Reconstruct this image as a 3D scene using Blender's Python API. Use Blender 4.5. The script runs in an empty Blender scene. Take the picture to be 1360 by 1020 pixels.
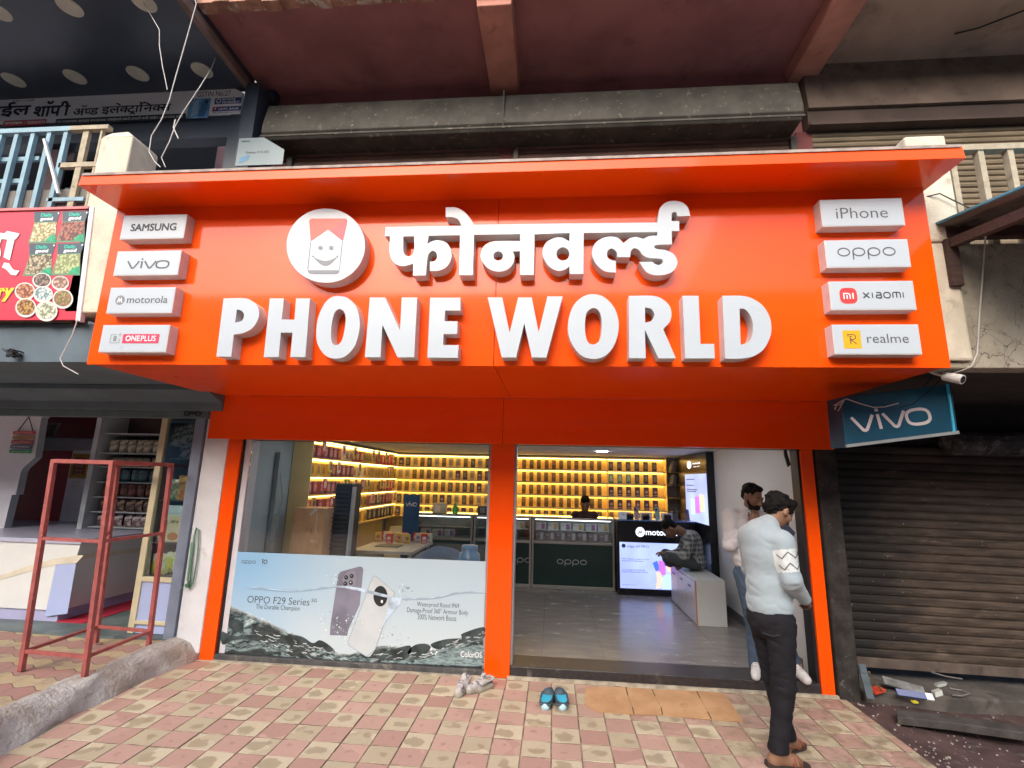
import bpy, bmesh, math, random
import numpy as np
from mathutils import Vector, Matrix
from mathutils.geometry import tessellate_polygon
random.seed(7)
SC = bpy.context.scene
COL = SC.collection
# ------------------------------------------------------------------ camera
cam = bpy.data.cameras.new('camera'); camo = bpy.data.objects.new('camera', cam); COL.objects.link(camo)
CAM = Vector((0, -4.7747, 1.749)); F_PX = 643.2375
RT = Vector((0.99622996, 0.08334299, 0.0240793)); UP = Vector((-0.00731451, -0.19588029, 0.98060054)); FW = Vector((-0.08644284, 0.97707976, 0.1945322))
cam.sensor_fit = 'HORIZONTAL'; cam.sensor_width = 36; cam.lens = F_PX / 1360 * 36
cam.clip_start = 0.05; cam.clip_end = 2000
m = Matrix.Identity(4)
for i in range(3):
    m[i][0] = RT[i]; m[i][1] = UP[i]; m[i][2] = -FW[i]; m[i][3] = CAM[i]
camo.matrix_world = m
SC.camera = camo
# ------------------------------------------------------------------ light
SUN_EL, SUN_AZ = 36, -165          # high thin cloud: a soft sun behind the camera's left shoulder
w = bpy.data.worlds.new('World'); SC.world = w; w.use_nodes = True
nt = w.node_tree
sky = nt.nodes.new('ShaderNodeTexSky'); sky.sky_type = 'NISHITA'; sky.sun_disc = False
sky.sun_elevation = math.radians(SUN_EL); sky.sun_rotation = math.radians(SUN_AZ)
sky.air_density = 1.0; sky.dust_density = 4.0; sky.ozone_density = 1.0
nt.links.new(sky.outputs[0], nt.nodes['Background'].inputs[0]); nt.nodes['Background'].inputs[1].default_value = 0.15
sun = bpy.data.lights.new('sun', 'SUN'); suno = bpy.data.objects.new('sun', sun); COL.objects.link(suno)
sun.energy = 0.9; sun.angle = math.radians(60); sun.color = (1, 0.99, 0.97)
d = Vector((math.sin(math.radians(SUN_AZ)) * math.cos(math.radians(SUN_EL)), math.cos(math.radians(SUN_AZ)) * math.cos(math.radians(SUN_EL)), math.sin(math.radians(SUN_EL))))
suno.rotation_euler = d.to_track_quat('Z', 'Y').to_euler(); suno.location = (0, -8, 12)
SC.view_settings.view_transform = 'Standard'; SC.view_settings.look = 'None'
SC.view_settings.exposure = 1.14; SC.view_settings.gamma = 1
SC.cycles.use_denoising = True
SC.cycles.max_bounces = 8; SC.cycles.diffuse_bounces = 5; SC.cycles.transparent_max_bounces = 12
SC.cycles.sample_clamp_indirect = 8

# ------------------------------------------------------------------ photo geometry helpers
def ray(px): return FW + RT * ((px[0] - 680) / F_PX) + UP * ((510 - px[1]) / F_PX)
def on(ax, val, px):
    r = ray(px); t = (val - CAM[ax]) / r[ax]; return CAM + r * t
def zp(org, s, x, y): return (org[0] + x / s, org[1] + y / s)
def rectY(Y, org, s, x0, y0, x1, y1):       # rectangle of the photo -> (X0, Z0, X1, Z1) on a plane Y = const
    a = on(1, Y, zp(org, s, x0, (y0 + y1) / 2)); b = on(1, Y, zp(org, s, x1, (y0 + y1) / 2))
    c = on(1, Y, zp(org, s, (x0 + x1) / 2, y1)); e = on(1, Y, zp(org, s, (x0 + x1) / 2, y0))
    return (a.x, c.z, b.x, e.z)

# ------------------------------------------------------------------ materials
def srgb(r, g, b):
    f = lambda c: (c / 255 / 12.92) if c / 255 <= .04045 else ((c / 255 + .055) / 1.055) ** 2.4
    return (f(r), f(g), f(b), 1)
def rgba(c): return tuple(c) if len(c) == 4 else tuple(c) + (1,)
class NT:
    def __init__(s, name):
        s.m = bpy.data.materials.new(name); s.m.use_nodes = True; s.t = s.m.node_tree; s.b = s.t.nodes['Principled BSDF']
    def n(s, kind, **kw):
        o = s.t.nodes.new('ShaderNode' + kind)
        for k, v in kw.items(): setattr(o, k, v)
        return o
    def l(s, a, b): s.t.links.new(a, b)
    def val(s, sock, v):
        if hasattr(v, 'is_linked') or hasattr(v, 'links'): s.l(v, sock)
        else: sock.default_value = v
    def math(s, op, a, b=None, c=None):
        o = s.n('Math', operation=op); s.val(o.inputs[0], a)
        if b is not None: s.val(o.inputs[1], b)
        if c is not None: s.val(o.inputs[2], c)
        return o.outputs[0]
    def vmath(s, op, a, b=None):
        o = s.n('VectorMath', operation=op); s.val(o.inputs[0], a)
        if b is not None: s.val(o.inputs[1], b)
        return o.outputs[0]
    def mix(s, f, a, b, blend='MIX'):
        o = s.n('Mix', data_type='RGBA', blend_type=blend); s.val(o.inputs[0], f)
        s.val(o.inputs[6], rgba(a) if isinstance(a, (tuple, list)) else a); s.val(o.inputs[7], rgba(b) if isinstance(b, (tuple, list)) else b)
        return o.outputs[2]
    def obj(s): return s.n('TexCoord').outputs['Object']
    def noise(s, vec, scale, detail=4, rough=.55, dist=0):
        o = s.n('TexNoise'); s.l(vec, o.inputs['Vector']); o.inputs['Scale'].default_value = scale
        o.inputs['Detail'].default_value = detail; o.inputs['Roughness'].default_value = rough; o.inputs['Distortion'].default_value = dist
        return o.outputs[0]
    def ramp(s, f, lo, hi):
        o = s.n('MapRange', interpolation_type='SMOOTHSTEP'); s.val(o.inputs[0], f); o.inputs[1].default_value = lo; o.inputs[2].default_value = hi
        return o.outputs[0]
    def stretch(s, vec, sx, sy, sz): return s.vmath('MULTIPLY', vec, (sx, sy, sz))
    def bump(s, h, strength, dist=.01):
        o = s.n('Bump'); o.inputs['Strength'].default_value = strength; o.inputs['Distance'].default_value = dist
        s.l(h, o.inputs['Height']); s.l(o.outputs[0], s.b.inputs['Normal'])
    def set(s, **kw):
        for k, v in kw.items(): s.val(s.b.inputs[{'col': 'Base Color', 'rough': 'Roughness', 'metal': 'Metallic', 'coat': 'Coat Weight', 'spec': 'Specular IOR Level', 'em': 'Emission Color', 'es': 'Emission Strength', 'alpha': 'Alpha'}[k]], rgba(v) if isinstance(v, (tuple, list)) else v)
        return s
def mat(name, col, rough=.6, metal=0, var=.08, scale=6, bump=0, bscale=40, dirt=None, coat=0, spec=.5, st=(1, 1, 1)):
    """Principled surface with mottled colour, optional dirt (colour, scale, lo, hi) and bump."""
    N = NT(name); c = rgba(col); o = N.stretch(N.obj(), *st)
    f = N.noise(o, scale)
    hi = tuple(min(1, x * (1 + var)) for x in c[:3]); lo = tuple(x * (1 - var) for x in c[:3])
    k = N.mix(N.ramp(f, .3, .7), lo, hi)
    if dirt:
        g = N.noise(o, dirt[1], 6, .65, .4); k = N.mix(N.ramp(g, dirt[2], dirt[3]), k, dirt[0])
    N.set(col=k, metal=metal, coat=coat, spec=spec)
    r = N.n('MapRange'); N.l(f, r.inputs[0]); r.inputs[3].default_value = max(0, rough - .06); r.inputs[4].default_value = min(1, rough + .06)
    N.set(rough=r.outputs[0])
    if bump: N.bump(N.noise(o, bscale, 5), bump)
    return N.m
def glow(name, col, strength, base=None):
    N = NT(name); N.set(col=base or col, em=col, es=strength, rough=.4); return N.m
def glass(name, tint=(1, 1, 1), rough=0, extra=1.0):
    N = NT(name); t = N.n('BsdfTransparent'); t.inputs[0].default_value = rgba(tint)
    g = N.n('BsdfGlossy'); g.inputs['Roughness'].default_value = rough; g.inputs[0].default_value = (.9, .95, 1, 1)
    fr = N.n('Fresnel'); fr.inputs[0].default_value = 1.5
    mx = N.n('MixShader'); N.l(N.math('MULTIPLY', fr.outputs[0], extra), mx.inputs[0]); N.l(t.outputs[0], mx.inputs[1]); N.l(g.outputs[0], mx.inputs[2])
    N.l(mx.outputs[0], N.t.nodes['Material Output'].inputs[0]); return N.m

# ------------------------------------------------------------------ object helpers
def tag(o, label=None, cat=None, group=None, kind=None):
    if label: o['label'] = label
    if cat: o['category'] = cat
    if group: o['group'] = group
    if kind: o['kind'] = kind
    return o
def thing(name, loc, label, cat, group=None):
    o = bpy.data.objects.new(name, None); COL.objects.link(o); o.location = loc; o.empty_display_size = .05
    o['org'] = list(loc)
    return tag(o, label, cat, group)
def org_of(o): return Vector(o['org']) if o is not None and 'org' in o else Vector((0, 0, 0))
class MB:
    def __init__(s): s.v = []; s.f = []; s.m = []
    def add(s, vs, fs, mi=0):
        b = len(s.v); s.v += [tuple(v) for v in vs]; s.f += [tuple(b + i for i in f) for f in fs]; s.m += [mi] * len(fs); return s
    def box(s, x0, x1, y0, y1, z0, z1, mi=0):
        return s.add([(x0, y0, z0), (x1, y0, z0), (x1, y1, z0), (x0, y1, z0), (x0, y0, z1), (x1, y0, z1), (x1, y1, z1), (x0, y1, z1)],
                     [(0, 3, 2, 1), (4, 5, 6, 7), (0, 1, 5, 4), (1, 2, 6, 5), (2, 3, 7, 6), (3, 0, 4, 7)], mi)
    def hexa(s, P, mi=0):     # eight corners: bottom ring, top ring
        return s.add(P, [(0, 3, 2, 1), (4, 5, 6, 7), (0, 1, 5, 4), (1, 2, 6, 5), (2, 3, 7, 6), (3, 0, 4, 7)], mi)
    def obox(s, c, ax, ay, az, mi=0):  # centre and three half-axis vectors
        c, ax, ay, az = map(Vector, (c, ax, ay, az))
        return s.hexa([c - ax - ay - az, c + ax - ay - az, c + ax + ay - az, c - ax + ay - az, c - ax - ay + az, c + ax - ay + az, c + ax + ay + az, c - ax + ay + az], mi)
    def beam(s, a, b, w, h, mi=0, up=(0, 0, 1)):
        a, b = Vector(a), Vector(b); t = (b - a).normalized(); u = Vector(up)
        if abs(t.dot(u)) > .95: u = Vector((0, 1, 0))
        r = t.cross(u).normalized(); u = r.cross(t)
        return s.obox((a + b) / 2, r * w / 2, t * (b - a).length / 2, u * h / 2, mi)
    def tube(s, pts, r, n=8, mi=0):
        pts = [Vector(p) for p in pts]; rings = []
        rr = r if isinstance(r, (list, tuple)) else [r] * len(pts)
        t0 = (pts[1] - pts[0]).normalized(); u = t0.orthogonal().normalized(); vs = []
        for i, p in enumerate(pts):
            t = ((pts[min(i + 1, len(pts) - 1)] - pts[max(i - 1, 0)])).normalized()
            u = (u - t * u.dot(t)).normalized(); w_ = t.cross(u)
            vs += [p + (u * math.cos(2 * math.pi * k / n) + w_ * math.sin(2 * math.pi * k / n)) * rr[i] for k in range(n)]
        fs = [(i * n + k, i * n + (k + 1) % n, (i + 1) * n + (k + 1) % n, (i + 1) * n + k) for i in range(len(pts) - 1) for k in range(n)]
        fs += [tuple(range(n - 1, -1, -1)), tuple((len(pts) - 1) * n + k for k in range(n))]
        return s.add(vs, fs, mi)
    def lathe(s, c, axis, prof, n=20, mi=0):   # prof: (distance along axis, radius)
        axis = Vector(axis).normalized(); u = axis.orthogonal().normalized(); w_ = axis.cross(u); c = Vector(c)
        vs = [c + axis * a + (u * math.cos(2 * math.pi * k / n) + w_ * math.sin(2 * math.pi * k / n)) * r for a, r in prof for k in range(n)]
        L = len(prof)
        fs = [(i * n + k, i * n + (k + 1) % n, (i + 1) * n + (k + 1) % n, (i + 1) * n + k) for i in range(L - 1) for k in range(n)]
        fs += [tuple(range(n - 1, -1, -1)), tuple((L - 1) * n + k for k in range(n))]
        return s.add(vs, fs, mi)
    def extr(s, contours, pl, d0, d1, mf=0, ms=0):   # filled outline with holes, from depth d0 to front d1
        tri = tessellate_polygon([[Vector((x, y, 0)) for x, y in c] for c in contours])
        flat = [p for c in contours for p in c]; n = len(flat)
        vs = [pl.at(x, y, d1) for x, y in flat]; s.add(vs, [t for t in tri], mf)
        if d0 != d1:
            vs2 = [pl.at(x, y, d0) for x, y in flat]; fs = []; b = 0
            for c in contours:
                k = len(c); fs += [(b + i, b + (i + 1) % k, n + b + (i + 1) % k, n + b + i) for i in range(k)]; b += k
            s.add(vs + vs2, fs, ms); s.add(vs2, [t[::-1] for t in tri], ms)
        return s
    def deco(s, g, pl, rect, off, mi=0):     # flat 2-D shape fitted in a rectangle of a plane
        vs, fs = g; xs = [v[0] for v in vs]; ys = [v[1] for v in vs]; x0, x1, y0, y1 = min(xs), max(xs), min(ys), max(ys)
        if rect is None: f = lambda x, y: (x, y)
        else: f = lambda x, y: (rect[0] + (x - x0) / max(1e-6, x1 - x0) * (rect[2] - rect[0]), rect[1] + (y - y0) / max(1e-6, y1 - y0) * (rect[3] - rect[1]))
        return s.add([pl.at(*f(x, y), off) for x, y in vs], fs, mi)
    def bold(s, g, pl, rect, off, mi=0, wt=.03):     # heavier lettering: the shape laid down again with small shifts, each a hair prouder
        w_ = (rect[3] - rect[1]) * wt
        for k, (a, c) in enumerate(((0, 0), (1, 0), (0, 1), (1, 1), (.5, .5))): s.deco(g, pl, (rect[0] + a * w_, rect[1] + c * w_, rect[2] + a * w_, rect[3] + c * w_), off + .0003 * k, mi)
        return s
    def build(s, name, mats, parent=None, smooth=False, bevel=0, loc=None, seg=2):
        o_ = org_of(parent) if loc is None else Vector(loc)
        me = bpy.data.meshes.new(name); me.from_pydata([tuple(Vector(v) - o_) for v in s.v], [], s.f); me.update()
        for mm in (mats if isinstance(mats, (list, tuple)) else [mats]): me.materials.append(mm)
        me.polygons.foreach_set('material_index', s.m)
        if smooth: me.polygons.foreach_set('use_smooth', [True] * len(s.f))
        bm = bmesh.new(); bm.from_mesh(me); bmesh.ops.recalc_face_normals(bm, faces=bm.faces) if not getattr(s, 'keep', False) else None; bm.to_mesh(me); bm.free()
        o = bpy.data.objects.new(name, me); COL.objects.link(o)
        if loc is not None: o.location = loc; o['org'] = list(loc)
        if parent is not None: o.parent = parent; o['org'] = list(org_of(parent))
        if bevel:
            b = o.modifiers.new('bevel', 'BEVEL'); b.width = bevel; b.segments = seg; b.limit_method = 'ANGLE'; b.angle_limit = math.radians(40)
        return o
class Plane:
    def __init__(s, O, U, V): s.O = Vector(O); s.U = Vector(U).normalized(); s.V = Vector(V).normalized(); s.N = s.U.cross(s.V).normalized()
    def at(s, u, v, d=0): return s.O + s.U * u + s.V * v + s.N * d
def PY(Y): return Plane((0, Y, 0), (1, 0, 0), (0, 0, 1))       # facing the camera; u = X, v = Z
# 2-D shapes
_tc = {}
def g_text(t, bold=0, shear=0):
    if (t, bold, shear) not in _tc:
        cu = bpy.data.curves.new('t', 'FONT'); cu.body = t; cu.resolution_u = 3; cu.offset = bold; cu.shear = shear
        ob = bpy.data.objects.new('t', cu); me = bpy.data.meshes.new_from_object(ob)
        _tc[(t, bold, shear)] = ([(v.co.x, v.co.y) for v in me.vertices], [tuple(p.vertices) for p in me.polygons])
        bpy.data.objects.remove(ob); bpy.data.curves.remove(cu); bpy.data.meshes.remove(me)
    return _tc[(t, bold, shear)]
def g_rect(x0=0, y0=0, x1=1, y1=1): return ([(x0, y0), (x1, y0), (x1, y1), (x0, y1)], [(0, 1, 2, 3)])
def g_disc(n=28): return ([(math.cos(2 * math.pi * k / n), math.sin(2 * math.pi * k / n)) for k in range(n)], [tuple(range(n))])
def g_poly(pts):
    tri = tessellate_polygon([[Vector((x, y, 0)) for x, y in pts]]); return (list(pts), [tuple(t) for t in tri])
def g_holes(cs):
    tri = tessellate_polygon([[Vector((x, y, 0)) for x, y in c] for c in cs]); return ([p for c in cs for p in c], [tuple(t) for t in tri])
def g_round(w_, h, r, n=5):
    pts = []
    for cx, cy, a in ((w_ - r, h - r, 0), (r, h - r, 90), (r, r, 180), (w_ - r, r, 270)):
        pts += [(cx + r * math.cos(math.radians(a + 90 * k / n)), cy + r * math.sin(math.radians(a + 90 * k / n))) for k in range(n + 1)]
    return (pts, [tuple(range(len(pts)))])
def g_stroke(pts, wd, closed=False):
    P = [Vector((x, y)) for x, y in pts]; n = len(P); L = []; R = []
    for i in range(n):
        a = P[(i - 1) % n] if (closed or i > 0) else P[i]; b = P[(i + 1) % n] if (closed or i < n - 1) else P[i]
        t1 = (P[i] - a); t2 = (b - P[i]); t1 = t1.normalized() if t1.length else t2.normalized(); t2 = t2.normalized() if t2.length else t1
        t = (t1 + t2).normalized(); k = 1 / max(.4, t.dot(t1)); nn = Vector((-t.y, t.x)) * wd / 2 * k
        L.append(P[i] + nn); R.append(P[i] - nn)
    vs = [tuple(p) for p in L + R]; m_ = n if closed else n - 1
    return (vs, [(i, (i + 1) % n, n + (i + 1) % n, n + i) for i in range(m_)])
def g_join(*gs):
    vs = []; fs = []
    for g in gs:
        b = len(vs); vs += list(g[0]); fs += [tuple(b + i for i in f) for f in g[1]]
    return (vs, fs)
def g_move(g, dx, dy, sx=1, sy=None):
    sy = sx if sy is None else sy; return ([(x * sx + dx, y * sy + dy) for x, y in g[0]], g[1])
def arc(cx, cy, rx, ry, a0, a1, n=14): return [(cx + rx * math.cos(math.radians(a0 + (a1 - a0) * k / n)), cy + ry * math.sin(math.radians(a0 + (a1 - a0) * k / n))) for k in range(n + 1)]
def smooth(pts, n=6):      # Catmull-Rom through pts; a third item marks a corner
    P = [Vector(p[:2]) for p in pts]; c = [len(p) > 2 for p in pts]; N_ = len(P); out = []
    for i in range(N_):
        j = (i + 1) % N_; p1, p2 = P[i], P[j]
        if c[i] and c[j]: out.append(tuple(p1)); continue
        p0 = p1 * 2 - p2 if c[i] else P[i - 1]; p3 = p2 * 2 - p1 if c[j] else P[(j + 1) % N_]
        if c[i]: p0 = p1 - (p3 - p1) * .25
        if c[j]: p3 = p2 + (p2 - p0) * .25
        for k in range(n):
            t = k / n; q = .5 * ((2 * p1) + (p2 - p0) * t + (2 * p0 - 5 * p1 + 4 * p2 - p3) * t * t + (3 * p1 - p0 - 3 * p2 + p3) * t ** 3); out.append(tuple(q))
    return out
def ring(rx, ry, wd, cx=0, cy=0, n=28): return g_stroke([(cx + rx * math.cos(2 * math.pi * k / n), cy + ry * math.sin(2 * math.pi * k / n)) for k in range(n)], wd, True)
def g_squig(n, seed):      # a line of print too small to read in the photograph: short letter-like strokes
    r = random.Random(seed); gs = []; x = 0
    for k in range(n):
        w_ = r.uniform(.35, .8)
        gs.append(g_stroke([(x, 0), (x, r.choice([.7, 1, .7])), (x + w_ * .8, r.choice([.7, .6])), (x + w_ * .8, r.choice([0, .35]))], .16)); x += w_ + (.5 if r.random() < .2 else .22)
    return g_join(*gs)
# wide geometric wordmarks of the phone makers, drawn as strokes
def superell(cx, cy, rx, ry, e=.75, n=32):
    f = lambda v: math.copysign(abs(v) ** e, v)
    return [(cx + rx * f(math.cos(2 * math.pi * k / n)), cy + ry * f(math.sin(2 * math.pi * k / n))) for k in range(n)]
def w_oppo(t=.16):
    gs = []
    for i in range(4): gs.append(ring(.78, .5, t, i * 2.02, 0))
    for i in (1, 2): gs.append(g_stroke([(i * 2.02 - .78, .1), (i * 2.02 - .78, -1.0)], t))
    return g_join(*gs)
def w_vivo(t=.2):
    gs = [g_stroke([(0, 1), (.55, .08), (.68, .02), (.81, .08), (1.36, 1)], t), g_stroke([(1.68, 0), (1.68, 1)], t), g_move(g_rect(-.11, 0, .11, .2), 1.68, 1.18),
          g_stroke([(2.0, 1), (2.55, .08), (2.68, .02), (2.81, .08), (3.36, 1)], t), g_stroke(superell(4.15, .5, .72, .49), t, True)]
    return g_join(*gs)
def w_xiaomi(t=.19):
    def m_(x): return g_join(g_stroke([(x, 0), (x, .72)] + arc(x + .25, .74, .25, .24, 180, 90, 5) + [(x + 1.05, .98)] + arc(x + 1.05, .73, .25, .25, 90, 0, 5) + [(x + 1.3, 0)], t), g_stroke([(x + .65, 0), (x + .65, .95)], t))
    i_ = lambda x: g_stroke([(x, 0), (x, .98)], t)
    a_ = g_stroke([(2.3, .98), (2.9, .98)] + arc(2.9, .75, .22, .23, 90, 0, 4) + [(3.12, 0), (2.45, 0)] + arc(2.45, .25, .2, .25, 270, 90, 6) + [(3.12, .52)], t)
    return g_join(g_stroke([(0, .98), (1.05, 0)], t), g_stroke([(0, 0), (1.05, .98)], t), i_(1.6), a_, g_stroke(superell(4.15, .49, .55, .49), t, True), m_(5.15), i_(6.95))
def w_moto_m(): return g_poly([(-.62, -.45), (-.28, .62), (0, -.02), (.28, .62), (.62, -.45), (.38, -.45), (.24, .1), (0, -.42), (-.24, .1), (-.38, -.45)])
def devan(word):   # list of (glyph string, x, y, scale[, keep-left-of]) -> flat shape
    gs = []
    for it in word:
        g = g_text(it[0], it[5] if len(it) > 5 else .012)
        vs, fs = g
        if len(it) > 4 and it[4]:
            fs = [f for f in fs if sum(vs[i][0] for i in f) / len(f) < it[4]]
        gs.append(g_move((vs, fs), it[1], it[2], it[3]))
    return g_join(*gs)
# ------------------------------------------------------------------ implicit bodies (smooth unions polygonised with surface nets)
def sdf_mesh(prims, vox=.01, k=.03, disp=None, pad=.05):
    lo = np.full(3, 1e9); hi = -lo
    for p in prims:
        if p[0] == 'c': pts = (np.array(p[1]) - p[3], np.array(p[1]) + p[3], np.array(p[2]) - p[4], np.array(p[2]) + p[4])
        else: r_ = max(p[2]); pts = (np.array(p[1]) - r_, np.array(p[1]) + r_)
        for q in pts: lo = np.minimum(lo, q); hi = np.maximum(hi, q)
    lo -= pad; hi += pad; n = np.ceil((hi - lo) / vox).astype(int) + 1
    g = np.meshgrid(*[lo[i] + vox * np.arange(n[i]) for i in range(3)], indexing='ij'); X = np.stack(g, -1)
    D = None
    for p in prims:
        kk = k
        if p[0] == 'c':
            a = np.array(p[1], float); b = np.array(p[2], float); ba = b - a
            t = np.clip(((X - a) @ ba) / max(1e-9, ba @ ba), 0, 1); e = np.linalg.norm(X - a - t[..., None] * ba, axis=-1) - (p[3] + t * (p[4] - p[3]))
            if len(p) > 5: kk = p[5]
        else:
            r_ = np.array(p[2], float); q = X - np.array(p[1], float)
            if len(p) > 3 and p[3] is not None: q = q @ np.array(p[3])
            k0 = np.linalg.norm(q / r_, axis=-1); k1 = np.linalg.norm(q / r_ ** 2, axis=-1) + 1e-9; e = k0 * (k0 - 1) / k1
            if len(p) > 4: kk = p[4]
        if D is None: D = e
        else:
            h = np.clip(kk - np.abs(D - e), 0, None) / kk; D = np.minimum(D, e) - h * h * kk * .25
    if disp is not None: D = D + disp(X)
    ins = D < 0; cs = [(i, j, l) for i in (0, 1) for j in (0, 1) for l in (0, 1)]
    sl = lambda A, c: A[c[0]:A.shape[0] - 1 + c[0], c[1]:A.shape[1] - 1 + c[1], c[2]:A.shape[2] - 1 + c[2]]
    cnt = sum(sl(ins, c).astype(int) for c in cs); mixed = (cnt > 0) & (cnt < 8)
    acc = np.zeros(mixed.shape + (3,)); num = np.zeros(mixed.shape)
    for a in range(8):
        for b in range(a + 1, 8):
            ca, cb = cs[a], cs[b]
            if sum(abs(ca[i] - cb[i]) for i in range(3)) != 1: continue
            da, db = sl(D, ca), sl(D, cb); x = (da < 0) != (db < 0); t = np.where(x, da / np.where(x, da - db, 1), 0)
            pos = np.array(ca) + t[..., None] * (np.array(cb) - np.array(ca)); acc += np.where(x[..., None], pos, 0); num += x
    idx = -np.ones(mixed.shape, int); ii = np.argwhere(mixed); idx[mixed] = np.arange(len(ii))
    V = lo + vox * (ii + acc[mixed] / num[mixed][:, None]); F = []
    for ax in range(3):
        o1, o2 = [(1, 2), (2, 0), (0, 1)][ax]
        A = np.take(ins, range(0, ins.shape[ax] - 1), ax); B = np.take(ins, range(1, ins.shape[ax]), ax)
        for flip, e in ((False, A & ~B), (True, ~A & B)):
            q = np.argwhere(e); q = q[(q[:, o1] > 0) & (q[:, o2] > 0) & (q[:, o1] < ins.shape[o1] - 1) & (q[:, o2] < ins.shape[o2] - 1)]
            if not len(q): continue
            def gi(d1, d2):
                r_ = q.copy(); r_[:, o1] -= d1; r_[:, o2] -= d2; return idx[r_[:, 0], r_[:, 1], r_[:, 2]]
            f = np.stack([gi(1, 1), gi(0, 1), gi(0, 0), gi(1, 0)], 1); F.append(f[:, ::-1] if flip else f)
    F = np.concatenate(F); F = F[(F >= 0).all(1)]
    return V, F
def body(name, prims, frame, mats, parent, vox=.01, k=.03, disp=None, matfn=None):
    """prims in a person's own frame (right, forward, up) -> one smooth mesh in the world."""
    V, F = sdf_mesh(prims, vox, k, disp); O, Rr, Ff = frame; Uu = Vector((0, 0, 1))
    Mx = np.array([Rr, Ff, Uu]); W = V @ Mx + np.array(O) - np.array(org_of(parent))
    me = bpy.data.meshes.new(name); me.from_pydata(W.tolist(), [], F.tolist()); me.update()
    mats = mats if isinstance(mats, (list, tuple)) else [mats]
    for mm in mats: me.materials.append(mm)
    if matfn is not None:
        c = V[F].mean(1); me.polygons.foreach_set('material_index', np.array(matfn(c), dtype=np.int32))
    me.polygons.foreach_set('use_smooth', [True] * len(F))
    bm = bmesh.new(); bm.from_mesh(me); bmesh.ops.recalc_face_normals(bm, faces=bm.faces); bm.to_mesh(me); bm.free()
    o = bpy.data.objects.new(name, me); COL.objects.link(o); o.parent = parent; o['org'] = list(org_of(parent)); return o
def heading(deg):  # 0 faces +Y, positive turns towards +X
    a = math.radians(deg); return Vector((math.cos(a), -math.sin(a), 0)), Vector((math.sin(a), math.cos(a), 0))
# ------------------------------------------------------------------ palette
ORANGE = NT('orange_panel')
o_ = ORANGE.obj(); f_ = ORANGE.noise(o_, 1.1, 3)
ORANGE.set(col=ORANGE.mix(ORANGE.ramp(f_, .3, .7), (.95, .083, .001), (.97, .096, .001)), spec=.10, coat=.55); ORANGE.b.inputs['Coat Roughness'].default_value = .07
sm_ = ORANGE.noise(ORANGE.stretch(o_, 3, 3, .6), 4, 6, .6)
rr_ = ORANGE.n('MapRange'); ORANGE.l(sm_, rr_.inputs[0]); rr_.inputs[1].default_value = .3; rr_.inputs[2].default_value = .75; rr_.inputs[3].default_value = .27; rr_.inputs[4].default_value = .36
ORANGE.set(rough=rr_.outputs[0]); ORANGE.bump(ORANGE.noise(o_, 2.2, 2), .05, .02); ORANGE = ORANGE.m
WHITE = mat('white_acrylic', (.49, .55, .60), .3, var=.015, scale=3)
WSIDE = mat('white_return', (.56, .555, .55), .45, var=.06, scale=14)
INK = mat('dark_ink', (.045, .05, .06), .5, var=.05)
GREYINK = mat('grey_ink', (.10, .11, .12), .5, var=.05)
MIDGREY = mat('mid_grey_ink', (.22, .24, .26), .5, var=.05)
CORAL = mat('coral_vinyl', (.80, .10, .07), .4, var=.1, scale=8)
PINKV = mat('pink_vinyl', (.72, .045, .11), .4, var=.04)
REDV = mat('red_vinyl', (.72, .05, .05), .4, var=.04)
YELV = mat('yellow_vinyl', (.80, .42, .01), .4, var=.04)
PUREW = mat('white_ink', (.85, .86, .88), .4, var=.01)
MAROON = mat('maroon_ceiling', (.36, .150, .148), .85, var=.16, scale=1.6, dirt=((.17, .075, .075, 1), 2.6, .52, .85), bump=.15, bscale=14)
SALMON = mat('salmon_beam', (.56, .25, .19), .85, var=.16, scale=3, dirt=((.20, .07, .055, 1), 5, .55, .8), bump=.2)
BROWNC = mat('brown_ceiling', (.44, .315, .25), .9, var=.15, scale=1.8, dirt=((.08, .055, .045, 1), 2.2, .55, .85), bump=.2, bscale=10)
EDGE = mat('broken_edge_plaster', (.38, .20, .14), .95, var=.3, scale=9, dirt=((.55, .52, .47, 1), 7, .5, .62), bump=.7, bscale=30)
GREYB = mat('grey_slab_paint', (.10, .142, .172), .7, var=.15, scale=3, bump=.08)
PLASTER = mat('cream_plaster', (.66, .60, .48), .95, var=.10, scale=6, dirt=((.36, .31, .24, 1), 5, .55, .78), bump=.6, bscale=55)
WHITEWALL = mat('white_painted_plaster', (.70, .72, .75), .85, var=.05, scale=4, dirt=((.45, .44, .42, 1), 3.2, .60, .80), bump=.25, bscale=60)
ROUGHBLACK = mat('grimy_black_plaster', (.032, .029, .027), .95, var=.5, scale=8, dirt=((.15, .14, .13, 1), 10, .60, .75), bump=.8, bscale=28)
# cracked render: mottled grey-beige with a web of dark cracks
N = NT('cracked_render'); o = N.obj(); v = N.n('TexVoronoi', feature='DISTANCE_TO_EDGE'); wv = N.n('TexNoise'); N.l(o, wv.inputs['Vector']); wv.inputs['Scale'].default_value = 5
wv.inputs['Detail'].default_value = 5
N.l(N.vmath('ADD', o, N.vmath('MULTIPLY', wv.outputs['Color'], (.25, .25, .25))), v.inputs['Vector']); v.inputs['Scale'].default_value = 6
cr = N.ramp(v.outputs['Distance'], .0, .018); nn = N.noise(o, 3, 6)
base = N.mix(N.ramp(nn, .3, .7), (.30, .265, .20), (.46, .42, .335)); base = N.mix(N.ramp(N.noise(o, 20, 5), .55, .75), base, (.22, .20, .165))
mask = N.math('MULTIPLY', N.math('SUBTRACT', 1, cr), N.ramp(N.noise(o, 1.7, 3), .30, .48))
N.set(col=N.mix(mask, base, (.07, .06, .05)), rough=.95); N.bump(N.noise(o, 45, 5), .5); CRACKED = N.m
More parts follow.
